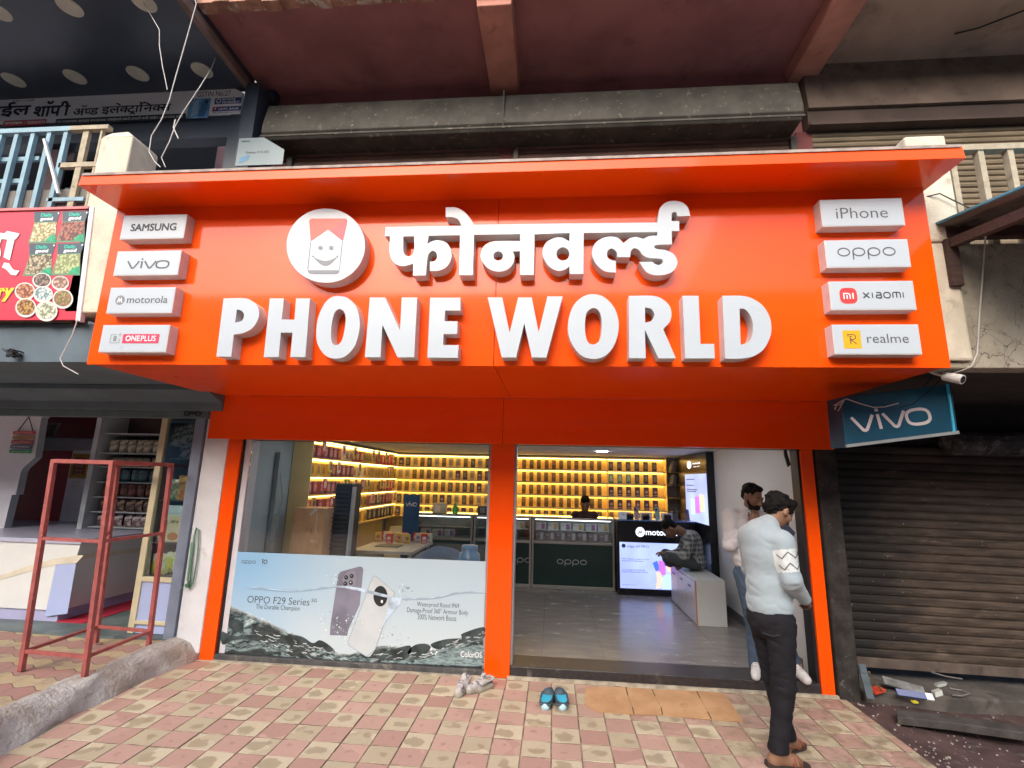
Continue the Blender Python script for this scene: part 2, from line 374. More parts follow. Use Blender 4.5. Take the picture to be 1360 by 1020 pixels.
ZINC = mat('weathered_zinc', (.064, .059, .049), .75, metal=.05, var=.3, scale=4, dirt=((.21, .185, .13, 1), 14, .58, .70), bump=.15, bscale=20)
RUST = mat('rusty_shutter_slats', (.145, .075, .055), .7, var=.25, scale=3, st=(.6, 1, 6), dirt=((.05, .035, .03, 1), 4, .5, .75))
TANSH = mat('tan_shutter_slats', (.185, .142, .09), .75, var=.25, scale=3, st=(.6, 1, 5), dirt=((.075, .055, .04, 1), 5, .55, .8))
NAVY = mat('navy_cladding', (.042, .056, .080), .35, var=.12, scale=2, dirt=((.045, .05, .06, 1), 3, .55, .8))
CREAMBAR = mat('cream_painted_bars', (.40, .345, .25), .8, var=.15, scale=14, dirt=((.22, .17, .12, 1), 16, .58, .72), bump=.2)
BLUEBAR = mat('pale_blue_steel', (.22, .36, .43), .5, var=.12, scale=10, dirt=((.30, .27, .22, 1), 14, .62, .75))
REDSTEEL = mat('red_oxide_steel', (.34, .085, .075), .6, var=.18, scale=12, dirt=((.50, .30, .26, 1), 22, .60, .75))
WIREW = mat('pale_wire', (.55, .53, .50), .6); WIREK = mat('black_wire', (.02, .02, .02), .6)
# ------------------------------------------------------------------ ground
def tile_material():
    N = NT('checker_paving'); o = N.obj(); S = .2
    t = N.vmath('MULTIPLY', N.vmath('ADD', o, (20, 20.04, 0)), (1 / S, 1 / S, 0)); wob = N.n('TexNoise'); N.l(o, wob.inputs['Vector']); wob.inputs['Scale'].default_value = 3
    t = N.vmath('ADD', t, N.vmath('MULTIPLY', N.vmath('SUBTRACT', wob.outputs['Color'], (.5, .5, .5)), (.06, .06, 0)))
    cell = N.vmath('FLOOR', t); fr = N.vmath('SUBTRACT', N.vmath('FRACTION', t), (.5, .5, 0))
    sx = N.n('SeparateXYZ'); N.l(fr, sx.inputs[0]); sc = N.n('SeparateXYZ'); N.l(cell, sc.inputs[0])
    par = N.math('MODULO', N.math('ADD', sc.outputs[0], sc.outputs[1]), 2)
    par = N.math('GREATER_THAN', N.math('ABSOLUTE', par), .5)
    rnd = N.n('TexWhiteNoise'); N.l(cell, rnd.inputs['Vector']); rv = rnd.outputs['Value']; rc = rnd.outputs['Color']
    big = N.noise(o, .9, 4); fine = N.noise(o, 30, 6, .7); mid = N.noise(o, 8, 5, .6)
    cream = N.mix(rv, (.41, .350, .235), (.55, .485, .345)); pink = N.mix(rv, (.375, .225, .18), (.49, .325, .265))
    col = N.mix(par, pink, cream); col = N.mix(N.ramp(fine, .35, .8), col, (.35, .26, .18), 'MIX') if False else N.mix(N.math('MULTIPLY', N.ramp(fine, .45, .8), .35), col, (.33, .24, .17))
    # damp worn patch in the middle of most tiles, each of its own size and outline
    ofs = N.vmath('MULTIPLY', N.vmath('SUBTRACT', rc, (.5, .5, .5)), (.35, .35, 0)); wn = N.n('TexNoise'); N.l(o, wn.inputs['Vector']); wn.inputs['Scale'].default_value = 11; wn.inputs['Detail'].default_value = 5
    dd = N.n('VectorMath', operation='LENGTH'); N.l(N.vmath('MULTIPLY', N.vmath('ADD', N.vmath('ADD', fr, ofs), N.vmath('MULTIPLY', N.vmath('SUBTRACT', wn.outputs['Color'], (.5, .5, .5)), (.62, .62, 0))), (1, 1.15, 0)), dd.inputs[0])
    rad = N.math('MULTIPLY_ADD', rv, .24, .14); rad = N.math('MULTIPLY', rad, N.math('MULTIPLY_ADD', par, .75, .25))
    spot = N.math('SUBTRACT', 1, N.ramp(N.math('SUBTRACT', dd.outputs['Value'], rad), -.05, .04))
    dark = N.mix(par, (.24, .085, .06), (.20, .15, .078)); col = N.mix(N.math('MULTIPLY', spot, .55), col, dark)
    # broad dirt, more towards the right-hand corner where feet go
    gx = N.n('SeparateXYZ'); N.l(o, gx.inputs[0])
    dirt = N.math('MULTIPLY', N.ramp(mid, .42, .68), N.ramp(N.math('ADD', gx.outputs[0], N.math('MULTIPLY', big, 2.5)), 1.2, 3.2)); col = N.mix(N.math('MULTIPLY', dirt, .7), col, (.17, .12, .085))
    col = N.mix(N.math('MULTIPLY', N.ramp(big, .45, .75), .4), col, (.27, .205, .145))
    e = N.math('MAXIMUM', N.math('ABSOLUTE', sx.outputs[0]), N.math('ABSOLUTE', sx.outputs[1])); e = N.math('ADD', e, N.math('MULTIPLY', N.math('SUBTRACT', fine, .5), .03))
    joint = N.ramp(e, .472, .486); col = N.mix(joint, col, N.mix(N.ramp(mid, .4, .6), (.17, .115, .08), (.36, .27, .19)))
    N.set(col=col, rough=N.math('SUBTRACT', .8, N.math('MULTIPLY', spot, .25)))
    N.bump(N.math('ADD', N.math('MULTIPLY', joint, -1.2), N.math('MULTIPLY', fine, .35)), .5, .006); return N.m
TILE = tile_material()
DIRTG = mat('grimy_ground', (.085, .062, .056), .9, var=.35, scale=3, dirt=((.19, .165, .145, 1), 7, .52, .72), bump=.8, bscale=24)
ASPH = mat('asphalt', (.05, .05, .05), .9, var=.2, scale=8, bump=.4, bscale=60)
def paver_material():
    N = NT('wavy_paving'); o = N.obj(); s = N.n('SeparateXYZ'); N.l(o, s.inputs[0])
    wob = N.math('MULTIPLY', N.math('SINE', N.math('MULTIPLY', s.outputs[0], 31)), .022)
    y = N.math('ADD', s.outputs[1], N.math('ADD', wob, N.math('MULTIPLY', s.outputs[0], .08))); yy = N.math('DIVIDE', y, .155)
    row = N.math('FLOOR', N.math('ADD', yy, 50)); fy = N.math('FRACT', N.math('ADD', yy, 50)); par = N.math('GREATER_THAN', N.math('MODULO', row, 2), .5)
    fine = N.noise(o, 26, 6, .7); big = N.noise(o, 2.5, 5)
    c = N.mix(par, N.mix(big, (.29, .15, .125), (.38, .205, .17)), N.mix(big, (.36, .27, .155), (.45, .365, .22)))
    c = N.mix(N.math('MULTIPLY', N.ramp(fine, .45, .75), .5), c, (.30, .235, .18)); c = N.mix(N.ramp(N.noise(o, 5, 6), .5, .72), c, (.25, .185, .145))
    j = N.math('ABSOLUTE', N.math('SUBTRACT', fy, .5)); xx = N.math('FRACT', N.math('ADD', N.math('DIVIDE', s.outputs[0], .2), N.math('MULTIPLY', row, .5)))
    j2 = N.math('ABSOLUTE', N.math('SUBTRACT', xx, .5)); e = N.math('MAXIMUM', N.ramp(j, .46, .49), N.math('MULTIPLY', N.ramp(j2, .475, .49), .7))
    c = N.mix(e, c, (.16, .11, .085)); N.set(col=c, rough=.9); N.bump(N.math('SUBTRACT', fine, N.math('MULTIPLY', e, 1.5)), .5, .006); return N.m
PAVER = paver_material()
tag(MB().box(-300, 300, -300, 300, -.5, -.12).build('ground', DIRTG), kind='structure')
tag(MB().box(-200, 200, -60, -9.0, -.119, -.10).build('road', ASPH), kind='structure')
b = MB(); b.v = []; nx, ny = 24, 30
b.box(-5.2, 2.478, -8.9, -.0, -.119, -.006); rnd = random.Random(12)
for i in range(-17, 13):          # real tiles with eased edges, each a hair out of level
    for j in range(-24, 1):
        x0, y0 = .2 * i, .2 * j - .04; x1, y1 = min(x0 + .2, 2.478), min(y0 + .2, -.002)
        if x1 - x0 < .01 or y1 - y0 < .01: continue
        h = [rnd.gauss(0, .0012) + c for c in (0, 0, 0, 0) for _ in (0,)]; base_h = rnd.gauss(0, .0012); g_ = .0022; e_ = .0055 + rnd.random() * .002
        o_ = [(x0 + g_, y0 + g_), (x1 - g_, y0 + g_), (x1 - g_, y1 - g_), (x0 + g_, y1 - g_)]; n_ = [(x0 + e_, y0 + e_), (x1 - e_, y0 + e_), (x1 - e_, y1 - e_), (x0 + e_, y1 - e_)]
        b.add([(x, y, -.006) for x, y in o_] + [(x, y, -.0022 + base_h) for x, y in o_] + [(x, y, base_h + h[k]) for k, (x, y) in enumerate(n_)], [(0, 1, 5, 4), (1, 2, 6, 5), (2, 3, 7, 6), (3, 0, 4, 7), (4, 5, 9, 8), (5, 6, 10, 9), (6, 7, 11, 10), (7, 4, 8, 11), (8, 9, 10, 11)])
tag(b.build('pavement', TILE), kind='structure')
# grimy apron to the right, falling away from the paving with a broken lip and loose grit
b = MB(); nx, ny = 40, 40; X0, X1, Y0, Y1 = 2.47, 8.0, -8.9, .30
rnd = random.Random(3)
hz = lambda x, y: -.012 - .05 * min(1, max(0, (x - 2.47) / .8)) + .012 * math.sin(7 * x + 3 * y) * math.sin(5 * y)
vs = []
for j in range(ny + 1):
    for i in range(nx + 1):
        x = X0 + (X1 - X0) * (i / nx) ** 1.6; y = Y1 + (Y0 - Y1) * (j / ny) ** 1.8; vs.append((x, y, hz(x, y) + rnd.uniform(-.006, .006)))
b.add(vs, [(j * (nx + 1) + i, j * (nx + 1) + i + 1, (j + 1) * (nx + 1) + i + 1, (j + 1) * (nx + 1) + i) for j in range(ny) for i in range(nx)])
tag(b.build('dirt_ground', mat('maroon_grimed_concrete', (.070, .040, .038), .85, var=.35, scale=4, dirt=((.16, .135, .12, 1), 9, .55, .74), bump=.9, bscale=22), smooth=True), kind='structure')
b = MB()
GRIT = mat('pale_grit', (.42, .38, .33), .95, var=.3, scale=40)
for k in range(190):
    t = rnd.random(); x = 2.50 + abs(rnd.gauss(0, .16)) + (rnd.random() ** 3) * 1.2; y = .15 - 1.6 * t ** 1.0; r = rnd.uniform(.0015, .006) * (1.5 if rnd.random() < .1 else 1)
    z = hz(x, y); a = rnd.random() * 6; b.obox((x, y, z + r * .5), (r * math.cos(a), r * math.sin(a), 0), (-r * .7 * math.sin(a), r * .7 * math.cos(a), 0), (0, 0, r * .6))
tag(b.build('gravel', GRIT), kind='stuff')
# raised wavy paving of the neighbour on the left, and the worn concrete hump between
b = MB(); rnd = random.Random(5); nx, ny = 36, 44; vs = []
for j in range(ny + 1):
    for i in range(nx + 1):
        x = -11 + (11 - 3.60) * (1 - (1 - i / nx) ** 1.8); y = -.02 - 8.8 * (j / ny) ** 1.7
        vs.append((x, y, .15 + .010 * math.sin(3.1 * x + 1.7 * y) + .008 * math.sin(6.3 * y)))
b.add(vs, [(j * (nx + 1) + i, j * (nx + 1) + i + 1, (j + 1) * (nx + 1) + i + 1, (j + 1) * (nx + 1) + i) for j in range(ny) for i in range(nx)])
tag(b.build('side_pavement', PAVER, smooth=True), kind='structure')
N = NT('worn_kerb_concrete'); o = N.obj(); so = N.stretch(o, 5, 2.2, 5); n1 = N.noise(so, 3, 6, .65); n2 = N.noise(o, 3.5, 5); n3 = N.noise(o, 40, 5)
c = N.mix(N.ramp(n2, .40, .60), (.50, .49, .465), (.37, .335, .29)); c = N.mix(N.math('MULTIPLY', N.ramp(n1, .52, .75), .6), c, (.20, .18, .16)); c = N.mix(N.ramp(n3, .68, .74), c, (.72, .70, .66))
N.set(col=c, rough=.95); N.bump(N.math('ADD', N.math('MULTIPLY', n2, 1.5), N.math('ADD', n1, N.math('MULTIPLY', n3, .5))), 1, .03); KERBM = N.m
b = MB(); prof = [(-.30, .135), (-.25, .158), (-.18, .180), (-.10, .175), (-.04, .145), (.0, .09), (.03, .03), (.05, -.03)]; rows = 150; vs = []; kr = random.Random(8)
for j in range(rows + 1):
    y = .10 - 8.5 * (j / rows) ** 1.6; cx = -3.45 - .015 * y * 0 + .035 * math.sin(2.1 * y) + .02 * math.sin(5.7 * y + 1) + max(0, -1.0 - y) * .035
    for i, (px_, pz) in enumerate(prof):
        vs.append((cx + px_ + .016 * math.sin(9 * y + i * 1.3) + kr.gauss(0, .003) + (.03 * math.sin(3.3 * y + 2) * (i > 3)), y, pz + (.014 * math.sin(4.3 * y + i) + .008 * math.sin(13 * y + 2 * i) + kr.gauss(0, .003) if i < 6 else 0)))
b.add(vs, [(j * len(prof) + i, j * len(prof) + i + 1, (j + 1) * len(prof) + i + 1, (j + 1) * len(prof) + i) for j in range(rows) for i in range(len(prof) - 1)]); b.f.append(tuple(range(len(prof)))); b.m.append(0)
tag(b.build('kerb', KERBM, smooth=True), kind='structure')
# ------------------------------------------------------------------ the arcade building
BLD = thing('commercial_building', (0, .1, 0), 'two storey concrete arcade building with maroon overhead slab, salmon beams and shuttered upper corridor', 'building')
YP = -1.3
b = MB(); b.box(-3.46, 2.60, -1.08, .0, 6.2, 6.38); b.build('maroon_slab', [MAROON], BLD)
b = MB(); nx = 70
for i in range(nx):    # broken plaster lip along the slab's front edge
    x0 = -3.62 + i * .165; z = 6.20 - .012 * rnd.random() - (.02 if rnd.random() < .2 else 0) - (.02 if x0 < .3 else 0)
    b.box(x0, x0 + .166, -1.19 - .008 * rnd.random(), -1.08, z, 6.40)
b.build('slab_edge', EDGE, BLD)
b = MB(); b.box(2.78, 10, -1.08, .0, 6.2, 6.38); b.build('brown_slab', BROWNC, BLD)
for (x0, x1, xx) in ((-.74, -.42, 0), (2.50, 2.78, 0)):
    b = MB(); b.hexa([(x0, -1.1, 6.05), (x1, -1.1, 6.05), (x1, 0, 6.05), (x0, 0, 6.05), (x0 - .015, -1.1, 6.205), (x1 + .015, -1.1, 6.205), (x1 + .015, 0, 6.205), (x0 - .015, 0, 6.205)])
    b.build('beam', SALMON, BLD, bevel=.012)
b = MB(); b.hexa([(2.62, -.16, 5.62), (10, -.16, 5.62), (10, 0, 5.62), (2.62, 0, 5.62), (2.62, -.10, 6.205), (10, -.10, 6.205), (10, 0, 6.205), (2.62, 0, 6.205)]); b.build('brown_lintel', mat('brown_lintel_paint', (.19, .135, .105), .9, var=.2, scale=2.5, dirt=((.09, .065, .05, 1), 4, .5, .75)), BLD); b = MB(); b.box(2.62, 10, -.12, 0, 5.42, 5.62).box(2.62, 10, -.16, -.1205, 5.42, 5.45); b.build('dark_recess', mat('dark_brown_recess', (.085, .058, .048), .9, var=.2, scale=3), BLD)
b = MB(); b.box(-3.46, 10, .0, .2, 2.9, 6.38); b.build('corridor_wall', MAROON, BLD)
PIERM = mat('maroon_pier', (.16, .045, .043), .8, var=.15)
for x0, x1 in ((-3.22, -3.12), (-.62, -.46), (2.52, 2.68)): MB().box(x0, x1, -.05, 0, 2.9, 5.42).build('corridor_pier', PIERM, BLD)
b = MB(); b.box(-14, -3.6, YP + .02, .60, 2.60, 2.92, 0); b.build('corridor_slab', GREYB, BLD)
b = MB(); b.box(-3.6, 12, YP + .16, .60, 2.60, 2.92, 0); b.build('corridor_slab', mat('dark_slab_underside', (.05, .045, .045), .9, var=.2), BLD)
b = MB(); b.box(2.2, 12, YP, YP + .15, 2.575, 3.49); b.build('cracked_parapet', CRACKED, BLD, bevel=.01)
b = MB(); b.box(-14, -3.97, YP + .02, YP + .14, 2.93, 4.16); b.build('weathered_parapet', mat('weathered_grey_board', (.20, .185, .165), .95, var=.2, scale=4, st=(8, 1, .6), dirt=((.09, .08, .07, 1), 5, .5, .7), bump=.4), BLD)
b = MB(); b.box(2.60, 2.885, YP - .05, YP + .16, 3.49, 4.345); b.box(2.3, 2.84, YP - .035, YP - .001, 2.62, 3.49); b.build('column', PLASTER, BLD, bevel=.02)
b = MB(); x0, x1 = -3.96, -3.66
b.box(x0, x1, YP - .06, YP + .22, 2.99, 4.60); b.hexa([(x0, YP - .06, 4.60), (x1, YP - .06, 4.60), (x1, YP + .22, 4.60), (x0, YP + .22, 4.60), (x0 + .03, YP, 4.69), (x1 - .12, YP, 4.70), (x1 - .12, YP + .18, 4.70), (x0 + .03, YP + .18, 4.69)])
b.build('column', PLASTER, BLD, bevel=.012)
# ground-storey dividing walls and the black header over the dark shop on the right
b = MB(); b.box(-3.62, -3.36, .0, .30, .05, 2.6); b.build('dividing_wall', WHITEWALL, BLD, bevel=.012)
b = MB(); b.box(2.425, 2.60, -.03, .62, -.1, 2.6); b.build('dividing_wall', ROUGHBLACK, BLD, bevel=.015)
b = MB(); b.box(2.66, 12, .38, .55, 2.16, 2.6); b.build('shop_header', mat('sooty_header', (.022, .019, .018), .9, var=.3, scale=5, dirt=((.07, .06, .058, 1), 6, .58, .75), bump=.4), BLD)
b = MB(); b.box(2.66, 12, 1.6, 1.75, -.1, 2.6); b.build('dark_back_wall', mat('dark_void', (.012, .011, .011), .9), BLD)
b = MB(); b.box(2.66, 12, .02, 1.6, -.115, .055); b.build('shop_step', mat('step_concrete', (.10, .088, .078), .95, var=.3, scale=5, dirt=((.06, .052, .048, 1), 6, .5, .7), bump=.7, bscale=26), BLD, bevel=.02)
# ------------------------------------------------------------------ roller shutters
def shutter(name, x0, x1, Y, z0, z1, pitch, m_, label, bar=None, hood=None, tilt=0, group=None, depth=.018):
    t = thing(name, ((x0 + x1) / 2, Y, z0), label, 'shutter', group); b = MB(); n = max(2, int((z1 - z0) / pitch)); P = []
    for i in range(n):
        z = z0 + i * (z1 - z0) / n; h = (z1 - z0) / n
        P += [(z + h * .0, 0), (z + h * .18, -depth * .9), (z + h * .5, -depth * 1.15), (z + h * .82, -depth * .9), (z + h * .97, 0)]
    vs = []
    for z, d_ in P: vs += [(x0, Y + d_, z), (x1, Y + d_, z - tilt)]
    b.add(vs, [(2 * i, 2 * i + 1, 2 * i + 3, 2 * i + 2) for i in range(len(P) - 1)]); b.build('slat_curtain', m_, t)
    return t
t = shutter('roller_shutter', -3.12, -.62, -.03, 2.92, 5.40, .062, RUST, 'rusty upstairs shutter left of the maroon post, mostly behind the orange sign')
MB().box(-3.05, -2.99, -.10, -.051, 4.6, 5.30).box(-2.99, -2.86, -.085, -.055, 5.12, 5.145).build('guide_rail', ZINC, t)
t = shutter('roller_shutter', -.46, 2.52, -.03, 2.92, 5.40, .062, RUST, 'rusty upstairs shutter right of the maroon post, mostly behind the orange sign')
MB().box(2.44, 2.50, -.10, -.051, 4.6, 5.33).box(2.30, 2.44, -.085, -.055, 5.16, 5.185).box(-.46, -.41, -.10, -.051, 4.6, 5.33).box(-.41, -.28, -.085, -.055, 5.12, 5.145).build('guide_rail', ZINC, t)
t = shutter('roller_shutter', 2.68, 9.5, -.03, 2.92, 5.42, .062, TANSH, 'tan upstairs shutter behind the cream bars at the top right')
b = MB(); sec = [(.0, 5.36), (-.30, 5.36), (-.36, 5.42), (-.36, 5.50), (-.30, 5.80), (-.16, 5.92), (.0, 5.92)]
for x0, x1 in ((-3.22, 2.46),):
    n = len(sec); vs = [(x0, y, z) for y, z in sec] + [(x1, y, z) for y, z in sec]; b.add(vs, [(i, (i + 1) % n, n + (i + 1) % n, n + i) for i in range(n)] + [tuple(range(n)), tuple(range(n, 2 * n))])
t = b.build('shutter_hood', ZINC, loc=(-.3, -.2, 5.36), bevel=.008); tag(t, 'long weathered grey sheet metal hood above the rusty upstairs shutters', 'shutter hood')
b = MB(); b.box(-3.22, 2.46, -.372, -.36, 5.355, 5.375); b.box(-.56, -.545, -.37, -.29, 5.38, 5.81)
b.build('seam_strip', ZINC, t)
# right-hand dark shutter with its bottom bar hanging above the floor
N = NT('sooty_dark_top_shutter'); o = N.obj(); g = N.n('SeparateXYZ'); N.l(o, g.inputs[0]); sn = N.noise(N.stretch(o, 1.2, 1, 9), 2.5, 6); n2 = N.noise(o, 1.3, 4)
c = N.mix(N.ramp(sn, .35, .7), (.042, .030, .022), (.115, .083, .060)); zz = N.ramp(N.math('ADD', g.outputs[2], N.math('MULTIPLY', n2, 1.2)), .9, 2.6); c = N.mix(N.math('MULTIPLY', zz, .6), c, (.036, .026, .022)); c = N.mix(N.ramp(N.noise(N.stretch(o, 1, 1, 3), 3.1, 7, .7), .56, .72), c, (.17, .13, .10))  # zz darkens the slats towards the top of the curtain
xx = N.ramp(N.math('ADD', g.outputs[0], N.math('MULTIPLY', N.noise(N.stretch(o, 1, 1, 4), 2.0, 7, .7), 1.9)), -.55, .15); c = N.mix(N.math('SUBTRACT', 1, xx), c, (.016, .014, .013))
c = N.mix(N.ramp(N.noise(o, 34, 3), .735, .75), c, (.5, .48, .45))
N.set(col=c, rough=.62, metal=.1); SOOT_DARK_TOP = N.m
t = shutter('roller_shutter', 2.60, 6.2, .33, .235, 2.18, .075, SOOT_DARK_TOP, 'soot stained brown roller shutter, darker towards its top, hanging a hand above the floor beside the orange pillar', tilt=.05, depth=.012)
MB().hexa([(2.61, .30, .16), (6.2, .30, .10), (6.2, .345, .10), (2.61, .345, .16), (2.61, .30, .242), (6.2, .30, .188), (6.2, .345, .188), (2.61, .345, .242)]).build('bottom_bar', mat('soiled_bottom_bar', (.115, .088, .072), .7, var=.25, scale=5, dirt=((.045, .036, .032, 1), 4, .5, .7)), t, bevel=.006)
b = MB(); b.lathe((3.78, .26, 2.20), (1, 0, 0), [(0, .10), (.02, .115), (2.9, .115), (2.92, .10)], 14); b.build('roller_barrel', mat('peeling_barrel', (.06, .06, .062), .8, var=.4, scale=9, dirt=((.17, .17, .175, 1), 10, .5, .62), bump=.5), t, smooth=False)
# ------------------------------------------------------------------ railings of the upper corridor
t = thing('railing', (-4.9, YP, 3.95), 'pale blue steel railing with cream end bars above the red banner', 'railing')
MB().box(-9, -4.32, YP - .03, YP + .02, 4.71, 4.755).build('top_rail', BLUEBAR, t)
for i in range(14): MB().box(-4.36 - .162 * i - .022, -4.36 - .162 * i + .018, YP - .02, YP + .015, 3.93, 4.71).build('baluster', BLUEBAR, t)
MB().box(-9, -4.62, YP + .02, YP + .05, 4.46, 4.50).box(-9, -4.70, YP + .02, YP + .05, 4.24, 4.28).box(-4.40, -4.05, YP - .02, YP + .015, 4.02, 4.055).build('cross_rail', BLUEBAR, t)
MB().box(-4.32, -3.95, YP - .03, YP + .02, 4.715, 4.755).build('top_rail', CREAMBAR, t); MB().box(-4.36, -3.96, YP - .02, YP + .02, 4.35, 4.395).build('cross_rail', CREAMBAR, t)
for x in (-4.17, -4.02): MB().box(x - (.028 if x < -4.1 else .01), x + (.028 if x < -4.1 else .01), YP - .015, YP + .015, 3.93, 4.715).build('baluster', CREAMBAR, t)
MB().beam((-4.53, YP - .04, 4.62), (-4.27, YP - .04, 4.08), .02, .02).build('loose_bar', mat('white_rod', (.7, .72, .74), .4), t)
t = thing('railing', (3.2, YP + .05, 3.49), 'cream painted railing with flat bars above the cracked wall at the right', 'railing')
MB().box(2.885, 8, YP + .02, YP + .09, 4.265, 4.31).build('top_rail', CREAMBAR, t)
for i in range(18): MB().box(2.955 + .205 * i, 2.995 + .205 * i, YP + .03, YP + .08, 3.49, 4.265).build('baluster', CREAMBAR, t)
# ------------------------------------------------------------------ lean-to awning on the far right
SHEET = mat('grimy_tin_sheet', (.135, .12, .105), .7, metal=.2, var=.25, scale=4, dirt=((.06, .05, .045, 1), 5, .5, .7)); TIMBER = mat('dark_iron_angle', (.06, .032, .026), .8, var=.3, scale=8, st=(1, 5, 5))
t = thing('awning', (3.4, YP - .05, 3.6), 'tin lean-to awning with blue edged sheet on dark brackets at the right edge', 'awning')
b = MB(); nw = 60; vs = []
for i in range(nw + 1):
    x = 2.73 + i * .05; o = .012 * math.cos(i * math.pi * .66)
    for (y, z) in ((YP, 3.615), (-2.45, 3.40)): vs += [(x + (.02 if y < -2 else 0), y, z + o), (x + (.02 if y < -2 else 0), y, z + o + .006)]
for i in range(nw):
    q = 4 * i; b.add([vs[q], vs[q + 2], vs[q + 6], vs[q + 4]], [(0, 1, 2, 3)], 0); b.add([vs[q + 1], vs[q + 3], vs[q + 7], vs[q + 5]], [(0, 1, 2, 3)], 1)
b.add([vs[0], vs[1], vs[3], vs[2]], [(0, 1, 2, 3)], 1); b.keep = True
b.build('tin_sheet', [SHEET, mat('blue_coating', (.10, .30, .42), .5, var=.1)], t)
MB().beam((2.73, YP, 3.638), (2.75, -2.46, 3.424), .022, .014).build('edge_trim', mat('blue_trim', (.10, .30, .42), .5, var=.1), t)
MB().beam((2.78, YP - .03, 3.555), (5.7, YP - .03, 3.575), .06, .075).build('wall_plate', TIMBER, t)
for x in (2.80, 3.9, 5.0): MB().beam((x, YP - .02, 3.475), (x - .01, -2.4, 3.30), .055, .065).build('rafter', TIMBER, t)
MB().box(2.755, 2.83, YP - .07, YP - .005, 3.15, 3.50).build('bracket_post', TIMBER, t)
# ------------------------------------------------------------------ terrace across the street (unseen, sized and darkened for the sign's and window's reflections)
t = thing('street_terrace', (0, -17, -.1), 'unseen plain two storey terrace across the street with shuttered shops and a flat roof', 'building')
MB().box(-40, 40, -24, -17, -.12, 9.3).build('front_wall', mat('street_wall_paint', (.13, .125, .115), .9, var=.2, scale=.5, dirt=((.07, .065, .06, 1), .8, .5, .7)), t)
MB().box(-40, 40, -17.0, -16.0, 4.0, 4.25).build('canopy_slab', GREYB, t)
SHB = mat('blue_grey_street_shutter', (.13, .17, .20), .6, var=.1, scale=3, st=(1, 1, 8)); WIN = mat('dark_window_glass', (.03, .04, .05), .1)
for i in range(12): MB().box(-38 + 6.4 * i, -33 + 6.4 * i, -16.99, -16.93, 0, 3.2).build('street_shutter', SHB, t); MB().box(-37 + 6.4 * i, -34.4 + 6.4 * i, -16.99, -16.94, 5.2, 7.0).build('window', WIN, t)
# ------------------------------------------------------------------ the orange sign
YS = -1.495; SX0, SX1 = -3.523, 2.560
SIGN = thing('shop_sign', (-.48, YS, 2.53), 'large orange projecting shop sign with raised white lettering and a flat capped top', 'shop sign')
b = MB(); xm = on(1, YS, (656, 470)).x
b.box(SX0, xm - .002, YS, YS + .02, 2.529, 3.84); b.box(xm + .002, SX1, YS, YS + .02, 2.529, 3.84); b.build('face_panel', ORANGE, SIGN, bevel=.002)
MB().box(SX0, SX0 + .02, YS + .022, -.09, 2.545, 3.84).box(SX1 - .02, SX1, YS + .022, -.09, 2.545, 3.84).build('side_panel', ORANGE, SIGN)
b = MB(); b.box(SX0 + .02, xm - .002, YS + .022, -.09, 2.537, 2.55); b.box(xm + .002, SX1 - .02, YS + .022, -.09, 2.537, 2.55); b.build('soffit_panel', ORANGE, SIGN, bevel=.002)
xf = on(1, -.085, (668, 560)).x
b = MB(); b.box(-3.528, xf - .0015, -.087, -.055, 2.092, 2.536); b.box(xf + .0015, 2.557, -.087, -.055, 2.092, 2.536); b.build('fascia_panel', ORANGE, SIGN, bevel=.001); MB().box(xf - .05, xf + .05, -.0545, -.050, 2.10, 2.534).build('seam_backing', mat('dark_seam_backing', (.10, .012, .004), .8), SIGN)
b = MB(); b.hexa([(-3.541, -1.813, 3.822), (2.595, -1.813, 3.822), (2.595, -.95, 3.822), (-3.541, -.95, 3.822), (-3.541, -1.80, 3.918), (2.595, -1.80, 3.918), (2.595, -.95, 3.945), (-3.541, -.95, 3.945)])
b.build('cap', ORANGE, SIGN, bevel=.003)
b = MB(); b.hexa([(-3.53, -1.795, 3.9195), (2.585, -1.795, 3.9195), (2.585, -.955, 3.9465), (-3.53, -.955, 3.9465), (-3.53, -1.795, 3.9235), (2.585, -1.795, 3.9235), (2.585, -.955, 3.951), (-3.53, -.955, 3.951)]); b.box(-3.48, 2.54, YS + .03, -1.28, 3.945, 3.975); b.box(-3.53, 2.58, -1.84 + .03, -1.805, 3.905, 3.925); b.build('top_flashing', mat('dusty_flashing', (.36, .30, .27), .8, var=.25, scale=12), SIGN)  # flashing sheet added over the unseen cap top to keep its bounce neutral
